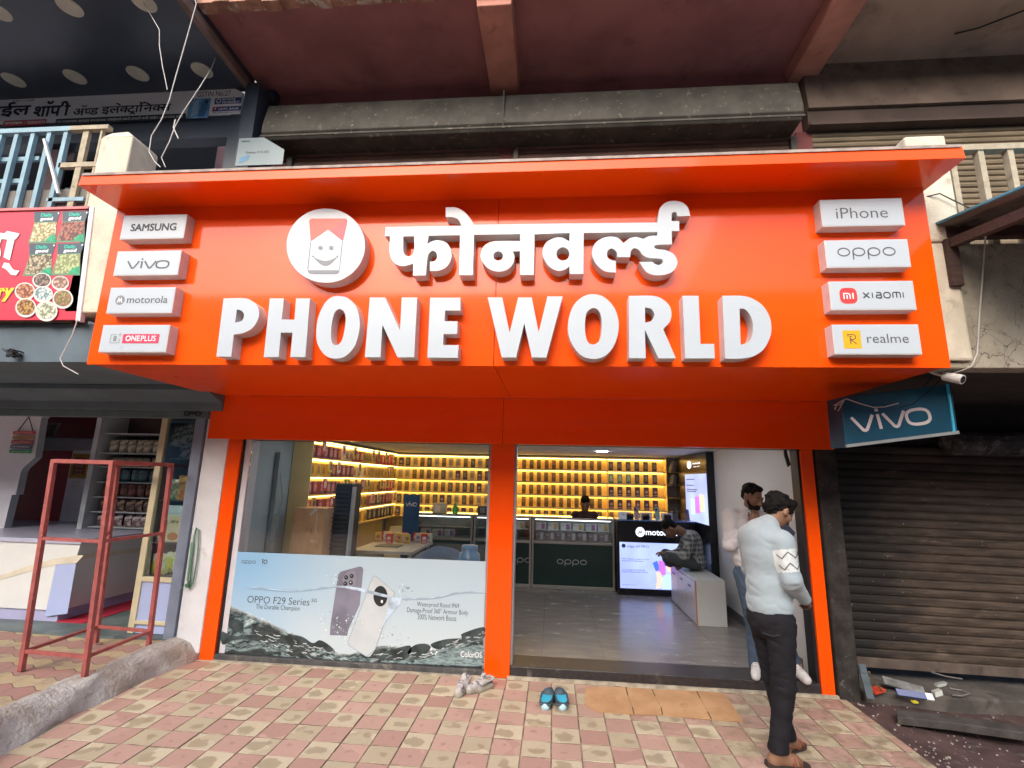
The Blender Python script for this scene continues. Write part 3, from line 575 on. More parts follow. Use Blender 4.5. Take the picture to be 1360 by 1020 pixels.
# raised letters traced from the photograph on their own plane, 10 cm deep
LF = -1.595
def contour(org, pts, s=6.8, Y=LF):
    out = []
    for p in pts:
        q = on(1, Y, zp(org, s, p[0], p[1])); out.append((q.x, q.z) + ((1,) if len(p) > 2 else ()))
    return smooth(out)
def letter(nm, cs, d0=.0, d1=.10):
    b = MB(); pl = PY(YS); b.extr(cs, pl, d0, d1, 0, 1); b.keep = False
    return b.build(nm, [WHITE, WSIDE], SIGN)
A = (280, 370); B_ = (460, 370); C_ = (640, 370); D_ = (830, 370)
c1 = 1
letters = [
 [(A, [(115, 178, 1), (290, 176), (360, 195), (415, 240), (437, 310), (420, 380), (370, 450), (290, 492), (207, 505, 1), (184, 705, 1), (50, 703, 1)]), (A, [(235, 278, 1), (280, 293), (299, 330), (280, 380), (218, 400, 1)])],
 [(A, [(533, 178, 1), (660, 178, 1), (640, 370, 1), (755, 370, 1), (770, 178, 1), (895, 178, 1), (853, 708, 1), (718, 708, 1), (738, 487, 1), (632, 487, 1), (612, 708, 1), (478, 708, 1)])],
 [(A, [(1150, 158), (1235, 175), (1310, 250), (1343, 370), (1338, 480), (1298, 610), (1215, 700), (1120, 722), (1030, 690), (965, 590), (952, 480), (970, 350), (1025, 230), (1085, 172)]), (A, [(1160, 275), (1203, 300), (1218, 370), (1205, 480), (1180, 565), (1135, 602), (1095, 580), (1085, 500), (1095, 390), (1120, 305)])],
 [(B_, [(212, 170, 1), (350, 170, 1), (485, 470, 1), (500, 170, 1), (640, 170, 1), (612, 710, 1), (462, 710, 1), (325, 415, 1), (308, 710, 1), (167, 710, 1)])],
 [(B_, [(757, 172, 1), (1030, 172, 1), (1030, 288, 1), (893, 288, 1), (885, 385, 1), (1005, 385, 1), (1000, 500, 1), (878, 500, 1), (873, 600, 1), (1015, 600, 1), (1005, 715, 1), (732, 713, 1)])],
 [(C_, [(52, 170, 1), (183, 170, 1), (250, 490, 1), (328, 170, 1), (450, 170, 1), (513, 485, 1), (592, 160, 1), (730, 160, 1), (582, 712, 1), (452, 712, 1), (383, 405, 1), (308, 712, 1), (180, 712, 1)])],
 [(C_, [(1000, 140), (1100, 165), (1190, 255), (1232, 370), (1230, 490), (1190, 610), (1110, 700), (1005, 725), (900, 695), (820, 600), (780, 490), (785, 360), (830, 240), (910, 165)]), (C_, [(1005, 265), (1055, 290), (1080, 360), (1080, 470), (1060, 560), (1010, 595), (960, 575), (935, 500), (932, 400), (948, 305)])],
 [(D_, [(35, 155, 1), (240, 155), (330, 180), (398, 240), (420, 310), (405, 390), (345, 455, 1), (460, 720, 1), (303, 720, 1), (180, 460, 1), (188, 718, 1), (38, 718, 1)]), (D_, [(182, 260, 1), (230, 270), (260, 300), (264, 340), (235, 385), (182, 398, 1)])],
 [(D_, [(520, 155, 1), (665, 155, 1), (683, 590, 1), (805, 590, 1), (812, 720, 1), (545, 720, 1)])],
 [(D_, [(880, 155, 1), (1050, 155), (1150, 180), (1240, 240), (1300, 330), (1322, 430), (1310, 530), (1250, 640), (1160, 700), (1050, 722), (905, 722, 1)]), (D_, [(1035, 270, 1), (1080, 275), (1125, 320), (1155, 400), (1155, 490), (1120, 570), (1045, 600, 1)])],
]
for L in letters: letter('letter', [contour(o, p) for o, p in L])
OA, OB, OC = (505, 260), (620, 260), (740, 255)
seq = [(OA, [(48, 282, 1), (735, 270, 1), (705, 215), (655, 193), (592, 192, 1), (592, 104, 1), (680, 105), (755, 142), (808, 200), (845, 262, 1)]),
 (OB, [(700, 252, 1)]),
 (OC, [(905, 275, 1), (913, 215), (930, 145), (985, 93), (1060, 80), (1130, 95), (1182, 143), (1202, 215, 1), (1085, 220, 1), (1078, 188), (1055, 180), (1036, 195), (1032, 262, 1), (1103, 262, 1), (1103, 352, 1), (1035, 352, 1), (1037, 472, 1), (905, 477), (876, 495), (905, 515), (980, 525), (1050, 560), (1086, 630), (1060, 700), (1000, 740), (900, 752), (810, 725), (740, 632, 1), (860, 630, 1), (885, 650), (920, 658), (953, 635), (945, 607), (905, 600), (830, 595), (775, 570), (740, 525), (700, 508), (668, 530), (658, 588, 1), (545, 588, 1), (535, 540), (495, 510), (457, 530), (452, 580), (480, 610), (530, 622, 1), (530, 728, 1), (430, 715), (352, 650), (315, 560), (335, 475), (400, 420), (480, 402), (550, 415), (600, 460, 1), (655, 418), (715, 405), (775, 422, 1), (835, 397), (903, 393, 1), (905, 360, 1), (240, 370, 1), (237, 740, 1), (113, 740, 1)]),
 (OB, [(925, 640, 1), (880, 668), (820, 678), (745, 640), (692, 560), (685, 490), (720, 420), (790, 382), (860, 377), (925, 410, 1), (928, 335, 1), (612, 348, 1), (605, 715, 1), (480, 715, 1), (480, 500, 1), (415, 503, 1), (430, 545), (418, 610), (370, 663), (290, 685), (200, 660), (137, 590), (125, 530), (150, 460), (210, 420), (290, 408), (482, 408, 1), (482, 345, 1), (65, 352, 1), (55, 715, 1)]),
 (OA, [(712, 718, 1), (720, 355, 1), (438, 360, 1), (425, 435, 1), (470, 410), (530, 402), (598, 425), (638, 490), (640, 570), (600, 640), (530, 675), (448, 680, 1), (450, 595, 1), (492, 588), (513, 555), (505, 515), (470, 497), (435, 530), (422, 600), (412, 718, 1), (295, 722, 1), (297, 610, 1), (235, 632), (170, 630), (112, 590), (82, 500), (88, 365, 1), (42, 365, 1)])]
def multi(seq):
    out = []
    for o, pts in seq:
        for p in pts:
            q = on(1, LF, zp(o, 6.8, p[0], p[1])); out.append((q.x, q.z) + ((1,) if len(p) > 2 else ()))
    return smooth(out)
circ = lambda cx, cy, rx, ry, n=12: [(cx + rx * math.cos(2 * math.pi * k / n), cy + ry * math.sin(2 * math.pi * k / n)) for k in range(n)]
letter('devanagari_word', [multi(seq), contour(OA, [(208, 367, 1), (308, 365, 1), (304, 500), (270, 543), (225, 535), (208, 490)]), contour(OB, circ(283, 543, 43, 42)), contour(OB, circ(868, 525, 58, 60))])
# round smiling-phone emblem
EM = contour((370, 260), circ(426, 450, 354, 335, 24))
em = letter('emblem_disc', [EM]); Z6 = (370, 260)
def cpx(pts): return [(on(1, LF - .002, zp(Z6, 6.8, *p)).x, on(1, LF - .002, zp(Z6, 6.8, *p)).z) for p in pts]
pl = PY(LF); b = MB()
b.deco(g_poly(cpx([(300, 205), (600, 205), (615, 212), (620, 230), (580, 408), (445, 303), (290, 408), (276, 230), (283, 212)])), pl, None, .002, 0)
b.deco(g_poly(cpx([(600, 205), (615, 212), (620, 230), (580, 408), (468, 320)])), pl, None, .0028, 1)
for l in ([(290, 415), (262, 668)], [(576, 412), (549, 668)]): b.deco(g_stroke(cpx(l), .003), pl, None, .0022, 2)
b.deco(g_poly(cpx([(262, 672), (549, 672), (545, 690), (530, 705), (283, 705), (266, 690)])), pl, None, .0022, 3)
for cx in (378, 475): b.deco(g_poly(cpx(circ(cx, 470, 21, 20, 14))), pl, None, .0022, 3)
up_ = [(308 + 227 * t / 10, 546 + 42 * math.sin(math.pi * t / 10)) for t in range(11)]; dn = [(535 - 227 * t / 10, 548 + 84 * math.sin(math.pi * t / 10)) for t in range(11)]
b.deco(g_poly(cpx(up_ + dn[1:-1])), pl, None, .0022, 3)
for cx in (312, 531): b.deco(g_poly(cpx(circ(cx, 547, 7, 7, 8))), pl, None, .0026, 2)
b.build('emblem_print', [CORAL, mat('coral_shade_vinyl', (.72, .075, .10), .4), INK, MIDGREY], em)
# eight brand boxes with their writing
ZL, ZR = (0, 250), (1000, 250); S3 = 3.7778; BF = -1.58
def brand(org, quad, label, marks):
    tl, tr, br, bl = [on(1, BF, zp(org, S3, *q)) for q in quad]
    x0 = (tl.x + bl.x) / 2; x1 = (tr.x + br.x) / 2; z0 = (bl.z + br.z) / 2; z1 = (tl.z + tr.z) / 2
    b = MB(); b.box(x0, x1, BF, YS, z0, z1, 1); b.box(x0 + .006, x1 - .006, BF - .0015, BF, z0 + .006, z1 - .006, 0)
    o = b.build('brand_box', [WHITE, WSIDE], SIGN, bevel=.002); o['label'] = label
    pl = PY(BF - .0015); d = MB(); ms = [INK, GREYINK, MIDGREY, PINKV, PUREW, CORAL, YELV, REDV]
    for k, mk in enumerate(marks): (d.bold(mk[0], pl, rectY(BF, org, S3, *mk[1]), .001 + .0005 * k, mk[2], mk[3]) if len(mk) > 3 else d.deco(mk[0], pl, rectY(BF, org, S3, *mk[1]), .001 + .0005 * k, mk[2]))
    d.build('lettering', ms, o)
A_SAM = g_text('S MSUNG', .03)
brand(ZL, [(620, 140), (937, 128), (925, 250), (603, 258)], 'white brand box, first on the left side of the sign', [(g_text('SAMSUNG'), (658, 180, 884, 215), 0, .07)])
brand(ZL, [(588, 320), (912, 308), (893, 435), (570, 440)], 'white brand box, second on the left side of the sign', [(w_vivo(.2), (638, 352, 852, 405), 1)])
brand(ZL, [(555, 503), (882, 492), (864, 625), (533, 630)], 'white brand box, third on the left side of the sign', [(g_disc(), (580, 538, 627, 586), 2), (w_moto_m(), (590, 548, 617, 574), 4), (g_text('motorola', .0), (640, 541, 843, 577), 1)])
brand(ZL, [(515, 688), (855, 684), (832, 822), (497, 824)], 'white brand box, fourth on the left side of the sign', [
    (g_join(g_stroke([(.62, .95), (0, .95), (0, 0), (1, 0), (1, .5)], .07), g_stroke([(.78, .95), (1.22, .95)], .06), g_stroke([(1, .73), (1, 1.17)], .06)), (555, 726, 611, 778), 2), (g_text('1', .03), (570, 742, 586, 768), 2),
    (g_rect(), (617, 732, 799, 778), 3), (g_text('ONE'), (632, 741, 703, 768), 4, .06), (g_text('PLUS', .01), (710, 740, 784, 768), 4)])
brand(ZR, [(335, 60), (746, 48), (764, 184), (347, 195)], 'white brand box, first on the right side of the sign', [(g_text('iPhone', -.004), (415, 97, 675, 151), 1)])
brand(ZR, [(356, 263), (775, 254), (793, 393), (372, 402)], 'white brand box, second on the right side of the sign', [(w_oppo(.17), (423, 297, 716, 358), 1)])
mi_ = g_join(g_stroke([(0, 0), (0, .98), (.6, .98)] + arc(.6, .6, .38, .38, 90, 0, 5) + [(.98, 0)], .2), g_stroke([(.49, 0), (.49, .66)], .2), g_stroke([(1.45, 0), (1.45, 1.08)], .2))
brand(ZR, [(378, 470), (802, 462), (821, 608), (393, 614)], 'white brand box, third on the right side of the sign', [(superell(0, 0, 1, 1, .62), None, 7) if False else ((superell(0, 0, 1, 1, .62), [tuple(range(32))]), (434, 500, 522, 580), 7), (mi_, (452, 526, 504, 556), 4), (w_xiaomi(.19), (550, 521, 755, 553), 0)])
r_ = g_join(g_stroke([(0, 1.15), (0, 1.5), (.55, 1.5)] + arc(.55, 1.1, .4, .4, 90, -90, 8) + [(.32, .7), (.98, 0)], .11), g_stroke([(.27, 0), (.27, 1.22), (.5, 1.22)], .11))
brand(ZR, [(398, 687), (829, 680), (848, 832), (407, 836)], 'white brand box, fourth on the right side of the sign', [(g_rect(), (452, 714, 541, 804), 6), (r_, (475, 732, 518, 784), 0), (g_text('realme', -.006), (570, 731, 779, 776), 1)])
# small black fixing screws on the returns
# ------------------------------------------------------------------ shop front: three orange pillars, sill, reveals
FRONT = thing('orange_cladding', (-.48, 0, 0), 'orange clad shop front with three pillars framing the glass and the open doorway', 'shop front')
for x0, x1 in ((-3.349, -3.206), (-.612, -.380), (2.297, 2.407)):
    MB().box(x0, x1, -.004, .20, .0, 2.10).build('pillar', ORANGE, FRONT, bevel=.003)
GRANITE = mat('dark_granite', (.030, .028, .030), .3, var=.3, scale=30, dirt=((.12, .11, .10, 1), 6, .60, .75))
b = MB(); b.box(-.378, 2.295, .0, .30, .02, .10); b.build('door_sill', GRANITE, FRONT, bevel=.006)
b = MB(); b.box(-3.2, -.614, -.01, .16, .0, .055); b.build('window_sill', mat('weathered_aluminium_sill', (.07, .072, .075), .55, var=.3, scale=8, dirt=((.2, .19, .17, 1), 9, .55, .7)), FRONT, bevel=.004)
b = MB(); b.box(-.40, 2.42, -.03, .0, -.02, .022); b.box(-3.2, -.6, -.045, -.011, -.02, .012); b.build('mortar_strip', mat('pale_mortar', (.40, .36, .28), .95, var=.3, scale=12, bump=.6), FRONT)
b = MB(); b.box(-3.206, -3.186, .02, .18, .055, 2.095); b.build('window_gasket', mat('black_gasket', (.015, .013, .018), .5), FRONT)
b = MB(); b.box(-3.186, -3.125, .035, .19, .055, 2.095); b.build('window_jamb', mat('white_jamb', (.62, .61, .66), .5, var=.04), FRONT, bevel=.003)
b = MB(); b.box(-.381, -.36, .03, .17, .10, 2.095); b.box(-.64, -.612, .03, .09, .055, 2.095); b.build('jamb_channel', mat('aluminium_channel', (.42, .43, .45), .4, metal=.6), FRONT)
b = MB(); b.box(2.275, 2.297, .02, .16, .10, 2.095); b.build('door_gasket', mat('black_gasket_strip', (.012, .011, .014), .5), FRONT)
q_ = on(1, .10, (1043, 600)); MB().box(q_.x - .012, q_.x + .012, .09, .11, 2.03, 2.098).obox((q_.x + .012, .10, 1.995), (.012, 0, .01), (0, .012, 0), (-.01, 0, .05)).build('hanging_latch', mat('black_latch', (.012, .012, .012), .5), FRONT)
b = MB(); b.box(-3.2, 2.3, -.05, .22, 2.098, 2.13); b.build('head_beam', mat('raw_head_board', (.25, .17, .11), .9, var=.3, scale=10), FRONT)
# ------------------------------------------------------------------ window and its poster
GLASS = glass('window_glass', (.95, .97, .96), extra=1.5)
t = MB().box(-3.124, -.641, .048, .056, .055, 2.095).build('window_glass', GLASS, loc=(-1.88, .05, .055)); tag(t, 'large clear display window with a phone poster along its lower half', 'window')
PYP = .030; PX0, PX1, PZ0, PZ1 = -3.122, -.632, .06, .985
N = NT('poster_print'); o = N.obj(); s = N.n('SeparateXYZ'); N.l(o, s.inputs[0])
u = N.math('DIVIDE', N.math('SUBTRACT', s.outputs[0], PX0), PX1 - PX0); v = N.math('DIVIDE', N.math('SUBTRACT', s.outputs[2], PZ0), PZ1 - PZ0)
back = N.mix(N.ramp(u, .0, .55), (.25, .48, .72), (.46, .60, .69)); back = N.mix(N.math('MULTIPLY', N.ramp(v, .9, .3), .45), back, (.52, .63, .69))
back = N.mix(N.math('MULTIPLY', N.ramp(u, .12, .45), N.ramp(N.math('ADD', v, 0), .55, .2)), back, (.54, .645, .70))
def wave(f0, amp, fr, ph): return N.math('MULTIPLY_ADD', N.math('SINE', N.math('MULTIPLY_ADD', u, fr, ph)), amp, f0)
st = N.noise(N.vmath('ADD', N.stretch(o, 3, 1, 9), N.vmath('MULTIPLY', N.noise(o, 3, 4), (1.2, 0, 2.0))), 4.0, 9, .68); edgeN = N.noise(o, 9, 7, .65)
hill = N.math('ADD', N.math('MAXIMUM', N.math('SUBTRACT', .46, N.math('MULTIPLY', u, .88)), N.math('MAXIMUM', N.math('SUBTRACT', N.math('MULTIPLY', u, .80), .50), N.math('MULTIPLY_ADD', N.math('SINE', N.math('MULTIPLY_ADD', u, 18, 2.6)), .05, .115))), N.math('MULTIPLY', N.math('SUBTRACT', edgeN, .5), .16))
rock = N.ramp(N.math('SUBTRACT', hill, v), 0, .008)
rc = N.mix(N.ramp(st, .40, .58), (.012, .022, .025), (.20, .29, .30)); rc = N.mix(N.ramp(st, .58, .72), rc, (.72, .82, .84)); 
dk = N.ramp(N.noise(N.stretch(o, 1.6, 1, 4.5), 2.0, 4, .5), .50, .55); rc = N.mix(N.math('MULTIPLY', dk, .85), rc, (.016, .024, .027))
foam = N.math('MULTIPLY', N.ramp(N.math('SUBTRACT', hill, v), .055, .0), N.ramp(edgeN, .40, .62)); rc = N.mix(N.math('MULTIPLY', foam, .8), rc, (.78, .88, .90))
N.set(col=N.mix(rock, back, rc), rough=.28, coat=.3); PM = N.m
POST = MB().box(PX0, PX1, PYP - .003, PYP, PZ0, PZ1).build('window_poster', PM, loc=(0, 0, 0)); POST.location = (0, 0, 0)
tag(POST, 'wide blue and white poster of two phones in splashing water on the shop window', 'poster')
pl = PY(PYP - .003); b = MB(); Q1, Q1s = (290, 730), 6.375; Q2, Q2s = (400, 740), 5.2308
def pr1(*r): return rectY(PYP, Q1, Q1s, *r)
def pr2(*r): return rectY(PYP, Q2, Q2s, *r)
def pp(q, sc_, pts): return [(on(1, PYP, zp(q, sc_, *p)).x, on(1, PYP, zp(q, sc_, *p)).z) for p in pts]
pm = [INK, PUREW, mat('phone_print_grey', (.19, .19, .25), .3, var=.25, scale=3), mat('phone_print_white', (.54, .60, .63), .3, var=.05, scale=5), mat('camera_print', (.02, .025, .03), .3), mat('camera_ring_print', (.26, .26, .32), .3), mat('water_line_print', (.46, .58, .70), .3, var=.3, scale=12), mat('water_dark_print', (.20, .32, .42), .3)]
b.deco(w_oppo(.2), pl, pr1(197, 90, 320, 126), .001, 0); b.deco(g_rect(), pl, pr1(344, 78, 346, 138), .001, 7)
b.deco(g_join(g_stroke([(0, .85), (.25, 1), (.25, 0)], .16), ring(.34, .42, .16, .85, .45)), pl, pr1(366, 76, 418, 122), .001, 0); b.deco(g_text('Years', .0), pl, pr1(366, 130, 412, 140), .001, 7)
b.deco(g_text('OPPO F29 Series', -.006), pl, (pr1(247, 388, 775, 470)[0], pr1(247, 400, 400, 444)[1] - .008, pr1(247, 388, 775, 470)[2], pr1(247, 388, 400, 444)[3] - .004), .001, 0); b.deco(g_text('5G'), pl, pr1(790, 414, 835, 444), .001, 0)
b.deco(g_text('The Durable Champion', -.004), pl, pr1(318, 468, 690, 520), .001, 0)
for s_, r in (('Waterproof Rated IP69', (805, 316, 1098, 356)), ('Damage-Proof 360° Armour Body', (736, 356, 1160, 402)), ('300% Network Boost', (810, 400, 1080, 438))): b.deco(g_text(s_, -.004), pl, pr2(*r), .001, 0)
b.deco(g_text('ColorOS', .01), pl, pr2(1108, 655, 1256, 696), .0012, 1)
b.deco(g_poly(pp(Q2, Q2s, [(275, 100), (405, 64), (425, 68), (433, 85), (408, 330), (330, 500), (320, 545), (200, 540), (205, 470), (258, 120)])), pl, None, .001, 2)
b.deco(g_poly(pp(Q2, Q2s, smooth([(290, 150), (320, 105), (365, 95), (383, 130), (378, 180), (345, 200), (300, 195)]))), pl, None, .0014, 5)
for cx, cy in ((314, 140), (352, 130), (308, 183), (347, 176)): b.deco(g_poly(pp(Q2, Q2s, circ(cx, cy, 14, 16, 14))), pl, None, .0018, 4); b.deco(g_poly(pp(Q2, Q2s, circ(cx - 2, cy - 2, 5, 5, 8))), pl, None, .0021, 1 if cy > 170 and cx > 330 else 5)
b.deco(g_poly(pp(Q2, Q2s, [(500, 135), (520, 130), (650, 245), (640, 280), (515, 640), (480, 690), (455, 690), (330, 610), (325, 590), (470, 210)])), pl, None, .0016, 3)
b.deco(g_stroke(pp(Q2, Q2s, [(500, 135), (520, 130), (650, 245), (640, 280), (515, 640), (455, 690), (330, 610), (325, 590), (470, 210)]), .004, True), pl, None, .0019, 7)
b.deco(g_poly(pp(Q2, Q2s, circ(548, 270, 53, 75, 20))), pl, None, .0022, 3); b.deco(g_poly(pp(Q2, Q2s, circ(552, 270, 49, 72, 20))), pl, None, .0025, 4); b.deco(g_poly(pp(Q2, Q2s, circ(562, 307, 8, 11, 10))), pl, None, .0028, 1)
wl = smooth([(-265, 205), (-180, 225), (-60, 232), (60, 222), (240, 200), (330, 205), (420, 220), (520, 250), (620, 275), (700, 285), (800, 285), (950, 275), (1080, 245), (1180, 238), (1280, 246)], 4)[:-4]
b.deco(g_stroke(pp(Q2, Q2s, wl), .006), pl, None, .0031, 6); b.deco(g_stroke(pp(Q2, Q2s, [(x, y + 9) for x, y in wl]), .003), pl, None, .0034, 7)
b.deco(g_poly(pp(Q2, Q2s, [(240, 196), (330, 200), (420, 214), (520, 240), (600, 262), (600, 280), (500, 258), (400, 232), (300, 212), (240, 208)])), pl, None, .0037, 6)
b.deco(g_poly(pp(Q2, Q2s, [(610, 270), (700, 285), (690, 320), (640, 380), (580, 460), (560, 500), (600, 380)])), pl, None, .0036, 6)
rnd = random.Random(11)
for k in range(150):
    cx, cy = rnd.choice([(220, 150, 22, 70), (580, 540, 60, 70), (690, 560, 70, 40), (720, 235, 50, 25), (160, 440, 60, 70), (260, 480, 60, 70), (360, 440, 40, 60), (300, 560, 110, 40)])[:2], 0
    (cx, cy) = cx; x = rnd.gauss(cx, 26); y = rnd.gauss(cy, 30); r = rnd.choice([2, 2, 3, 3, 4, 6])
    b.deco(g_poly(pp(Q2, Q2s, circ(x, y, r, r * 1.1, 7))), pl, None, .0040, rnd.choice([1, 6, 7, 7 if x < 150 or x > 560 else 1]))
for cx, cy, s_ in ((902, 640, 6), (905, 660, 5), (915, 670, 4), (940, 660, 5), (935, 672, 4), (908, 632, 4)): b.deco(g_poly(pp(Q2, Q2s, circ(cx, cy, s_, s_ * 1.4, 7))), pl, None, .004, 1)
pm += [mat('cave_print', (.040, .058, .062), .3, var=.6, scale=9), mat('foam_print', (.58, .66, .68), .3, var=.2, scale=20)]
for dk_ in ([(20, 690), (130, 730), (260, 722), (350, 725), (420, 760), (470, 795), (380, 782), (230, 760), (120, 770), (60, 800), (30, 790)], [(545, 740), (640, 722), (720, 740), (800, 790), (860, 765), (930, 800), (990, 860), (960, 890), (860, 850), (760, 830), (660, 812), (560, 795)], [(100, 600), (170, 590), (215, 640), (200, 690), (140, 690), (90, 650)]):
    b.deco(g_poly(pp(Q1, Q1s, smooth(dk_, 5))), pl, None, .0006, len(pm) - 2)
for dk_ in ([(1050, 640), (1100, 600), (800, 605), (770, 640), (830, 690), (960, 700), (1000, 670)][0:0] or [(780, 690), (740, 660), (790, 610), (860, 600), (900, 620), (880, 660), (830, 700)], [(900, 605), (1000, 570), (1110, 560), (1120, 530), (1270, 485), (1268, 560), (1100, 600), (960, 640)], [(520, 690), (640, 640), (760, 615), (740, 700), (620, 718)]):
    b.deco(g_poly(pp(Q2, Q2s, smooth(dk_, 5))), pl, None, .0006, len(pm) - 2)
rnd = random.Random(31)
for k in range(120):      # broken white crests over the dark water
    if rnd.random() < .6: x = rnd.uniform(-320, 330); y = 500 + (x + 320) * .27 + abs(rnd.gauss(0, 55)); q_ = Q2
    else: x = rnd.uniform(480, 1260); y = 690 - max(0, x - 760) * .36 + abs(rnd.gauss(0, 40)) + (0 if x > 760 else -30 * rnd.random())
    if y > 715 + (x > 300) * 15 or (x < -240 and y > 690): continue
    L_ = rnd.uniform(12, 50); a = rnd.uniform(-.1, .55) if x < 400 else rnd.uniform(-.5, .1)
    ps = [(x + L_ * t * math.cos(a) , y + L_ * t * math.sin(a) + rnd.uniform(-4, 4)) for t in (0, .35, .7, 1)]
    b.deco(g_stroke(pp(Q2, Q2s, ps), rnd.uniform(.0025, .007)), pl, None, .0009, len(pm) - 1)
b.deco(g_poly(pp(Q2, Q2s, smooth([(780, 735), (900, 690), (1050, 650), (1265, 610), (1262, 748), (1000, 745)], 5))), pl, None, .0011, len(pm)); pm += [mat('pebble_print', (.20, .28, .29), .3, var=.5, scale=24, st=(1, 1, 3))]
b.build('print', pm, POST)
# ------------------------------------------------------------------ inside the phone shop
ROOM = thing('shop_interior', (-.45, 2.4, .1), 'phone shop interior with pale grey walls, white ceiling and grey tiled floor', 'shop interior')
ROOMW = mat('pale_grey_wall', (.60, .60, .61), .6, var=.03, scale=2); CEILW = mat('white_ceiling', (.72, .73, .74), .8, var=.02)
N = NT('grey_floor_tiles'); o = N.obj(); s = N.n('SeparateXYZ'); N.l(o, s.inputs[0])
j = N.math('MAXIMUM', N.ramp(N.math('ABSOLUTE', N.math('SUBTRACT', N.math('FRACT', N.math('DIVIDE', N.math('ADD', s.outputs[0], 9.25), .6)), .5)), .4955, .4975), N.ramp(N.math('ABSOLUTE', N.math('SUBTRACT', N.math('FRACT', N.math('DIVIDE', N.math('ADD', s.outputs[1], 9), 1.2)), .5)), .4975, .4985))
n1 = N.noise(N.stretch(o, 1, 3, 1), 3, 6); n2 = N.noise(o, 9, 5)
c = N.mix(N.ramp(n1, .3, .7), (.150, .143, .138), (.205, .196, .190)); c = N.mix(N.ramp(n2, .6, .8), c, (.20, .19, .18)); N.set(col=N.mix(N.math('MULTIPLY', j, .6), c, (.05, .05, .05)), rough=N.math('MULTIPLY_ADD', n1, .22, .13)); FLOORT = N.m
MB().box(-3.36, 2.42, .28, 4.75, .0, .097).build('tiled_floor', FLOORT, ROOM)
MB().box(2.30, 2.42, .17, 4.75, .097, 2.6).build('right_wall', ROOMW, ROOM)
MB().box(-3.36, -3.20, .3, 4.75, .097, 2.6).build('left_wall', mat('blue_grey_wall', (.36, .42, .46), .6, var=.05), ROOM)
MB().box(-3.20, 2.30, 4.65, 4.75, .097, 2.6).build('back_wall', ROOMW, ROOM)
MB().box(-3.20, 2.30, .22, 4.65, 2.225, 2.30).build('ceiling_panel', CEILW, ROOM)
MB().box(2.283, 2.30, .30, 2.6, .097, .20).build('skirting', mat('dark_skirting', (.10, .10, .105), .4), ROOM)
LAMP = glow('ceiling_lamp_glow', (.85, .93, 1), 18)
k = 0
for x, y in [(x, y) for x in (-2.4, -1.0, .5, 1.5) for y in (.75, 1.65)] + [(.75, 2.9)]:
    if True:
        t = MB().lathe((x, y, 2.2235), (0, 0, -1), [(0, .085), (.006, .085), (.010, .078)], 20).build('ceiling_light', [LAMP], loc=(x, y, 2.22))
        tag(t, 'flush round white ceiling light inside the phone shop', 'ceiling light', 'ceiling lights of the phone shop')
# wall shelving lit by warm strips
SHELFW = mat('cream_laminate', (.80, .60, .24), .5, var=.06, scale=4); LED = glow('warm_strip_glow', (1, .74, .26), 5.0)
ROWS = [1.966, 1.738, 1.510, 1.281, 1.050]
sh = thing('wall_shelf', (-.45, 4.55, .1), 'long yellow lit shelf wall across the back of the phone shop', 'shelf')
b = MB(); b.box(-3.19, 2.06, 4.60, 4.64, .6, 2.215)
for z in ROWS + [2.196]: b.box(-3.19, 2.06, 4.40, 4.60, z - .018, z - .002)
b.build('shelf_boards', SHELFW, sh)
b = MB()
for x in (-1.2, -.05, .985, 2.045): b.box(x, x + .012, 4.385, 4.60, .62, 2.215)
b.build('divider', SHELFW, sh)
b = MB()
for z in ROWS[:4] + [2.196]: b.box(-3.1, 2.03, 4.392, 4.402, z - .027, z - .0185); b.box(-3.1, 2.03, 4.57, 4.59, z - .027, z - .0185)
b.build('led_strip', LED, sh)
b = MB()
for z in ROWS[:4] + [2.196]: b.box(-3.15, 2.03, 4.383, 4.389, z - .028, z - .001)
b.build('front_lip', mat('lit_lip_laminate', (.80, .66, .36), .4), sh)
sl = thing('wall_shelf', (-3.08, 2.7, .1), 'yellow lit side shelf with colourful accessory packs along the left wall', 'shelf')
b = MB(); b.box(-3.195, -3.17, 1.0, 4.38, .6, 2.215)
for z in ROWS + [2.196]: b.box(-3.17, -2.95, 1.0, 4.38, z - .018, z - .002)
b.box(-3.19, -2.94, .985, 1.0, .1, 2.215); b.build('shelf_boards', SHELFW, sl)
b = MB()
for z in ROWS[:4] + [2.196]: b.box(-2.966, -2.956, 1.02, 4.36, z - .027, z - .019); b.box(-3.16, -3.14, 1.02, 4.36, z - .027, z - .019)
b.build('led_strip', LED, sl)
# phone boxes: every one an object of its own
def printed(nm, base, accent):
    return [mat(nm, base, .45, var=.12, scale=20), mat(nm + '_print', accent, .4, var=.35, scale=30)]
def pbox(nm, w_, d_, h, mats, label, group, cat='box', motif=0):
    b = MB(); b.box(-w_ / 2, w_ / 2, 0, d_, 0, h); pl = Plane((0, 0, 0), (1, 0, 0), (0, 0, 1))
    if motif == 1: b.deco(g_round(w_ * .72, h * .55, .006), pl, (-w_ * .36, h * .22, w_ * .36, h * .76), .001, 1); b.deco(g_rect(), pl, (-w_ * .25, h * .84, w_ * .25, h * .90), .001, 1)
    if motif == 2: b.deco(g_disc(16), pl, (-w_ * .3, h * .35, w_ * .3, h * .35 + w_ * .6), .001, 1); b.deco(g_rect(), pl, (-w_ * .38, h * .1, w_ * .38, h * .2), .001, 1)
    if motif == 3: b.deco(g_rect(), pl, (-w_ * .4, h * .45, w_ * .4, h * .9), .001, 1)
    return tag(b.build(nm, mats, loc=(0, 0, 0), bevel=.002, seg=1), label, cat, group)
def spread(proto, places, rot=None):
    for i, p in enumerate(places):
        o = proto if i == 0 else proto.copy()
        if i: COL.objects.link(o)
        o.location = p[:3]
        if len(p) > 3: o.rotation_euler.z = p[3]
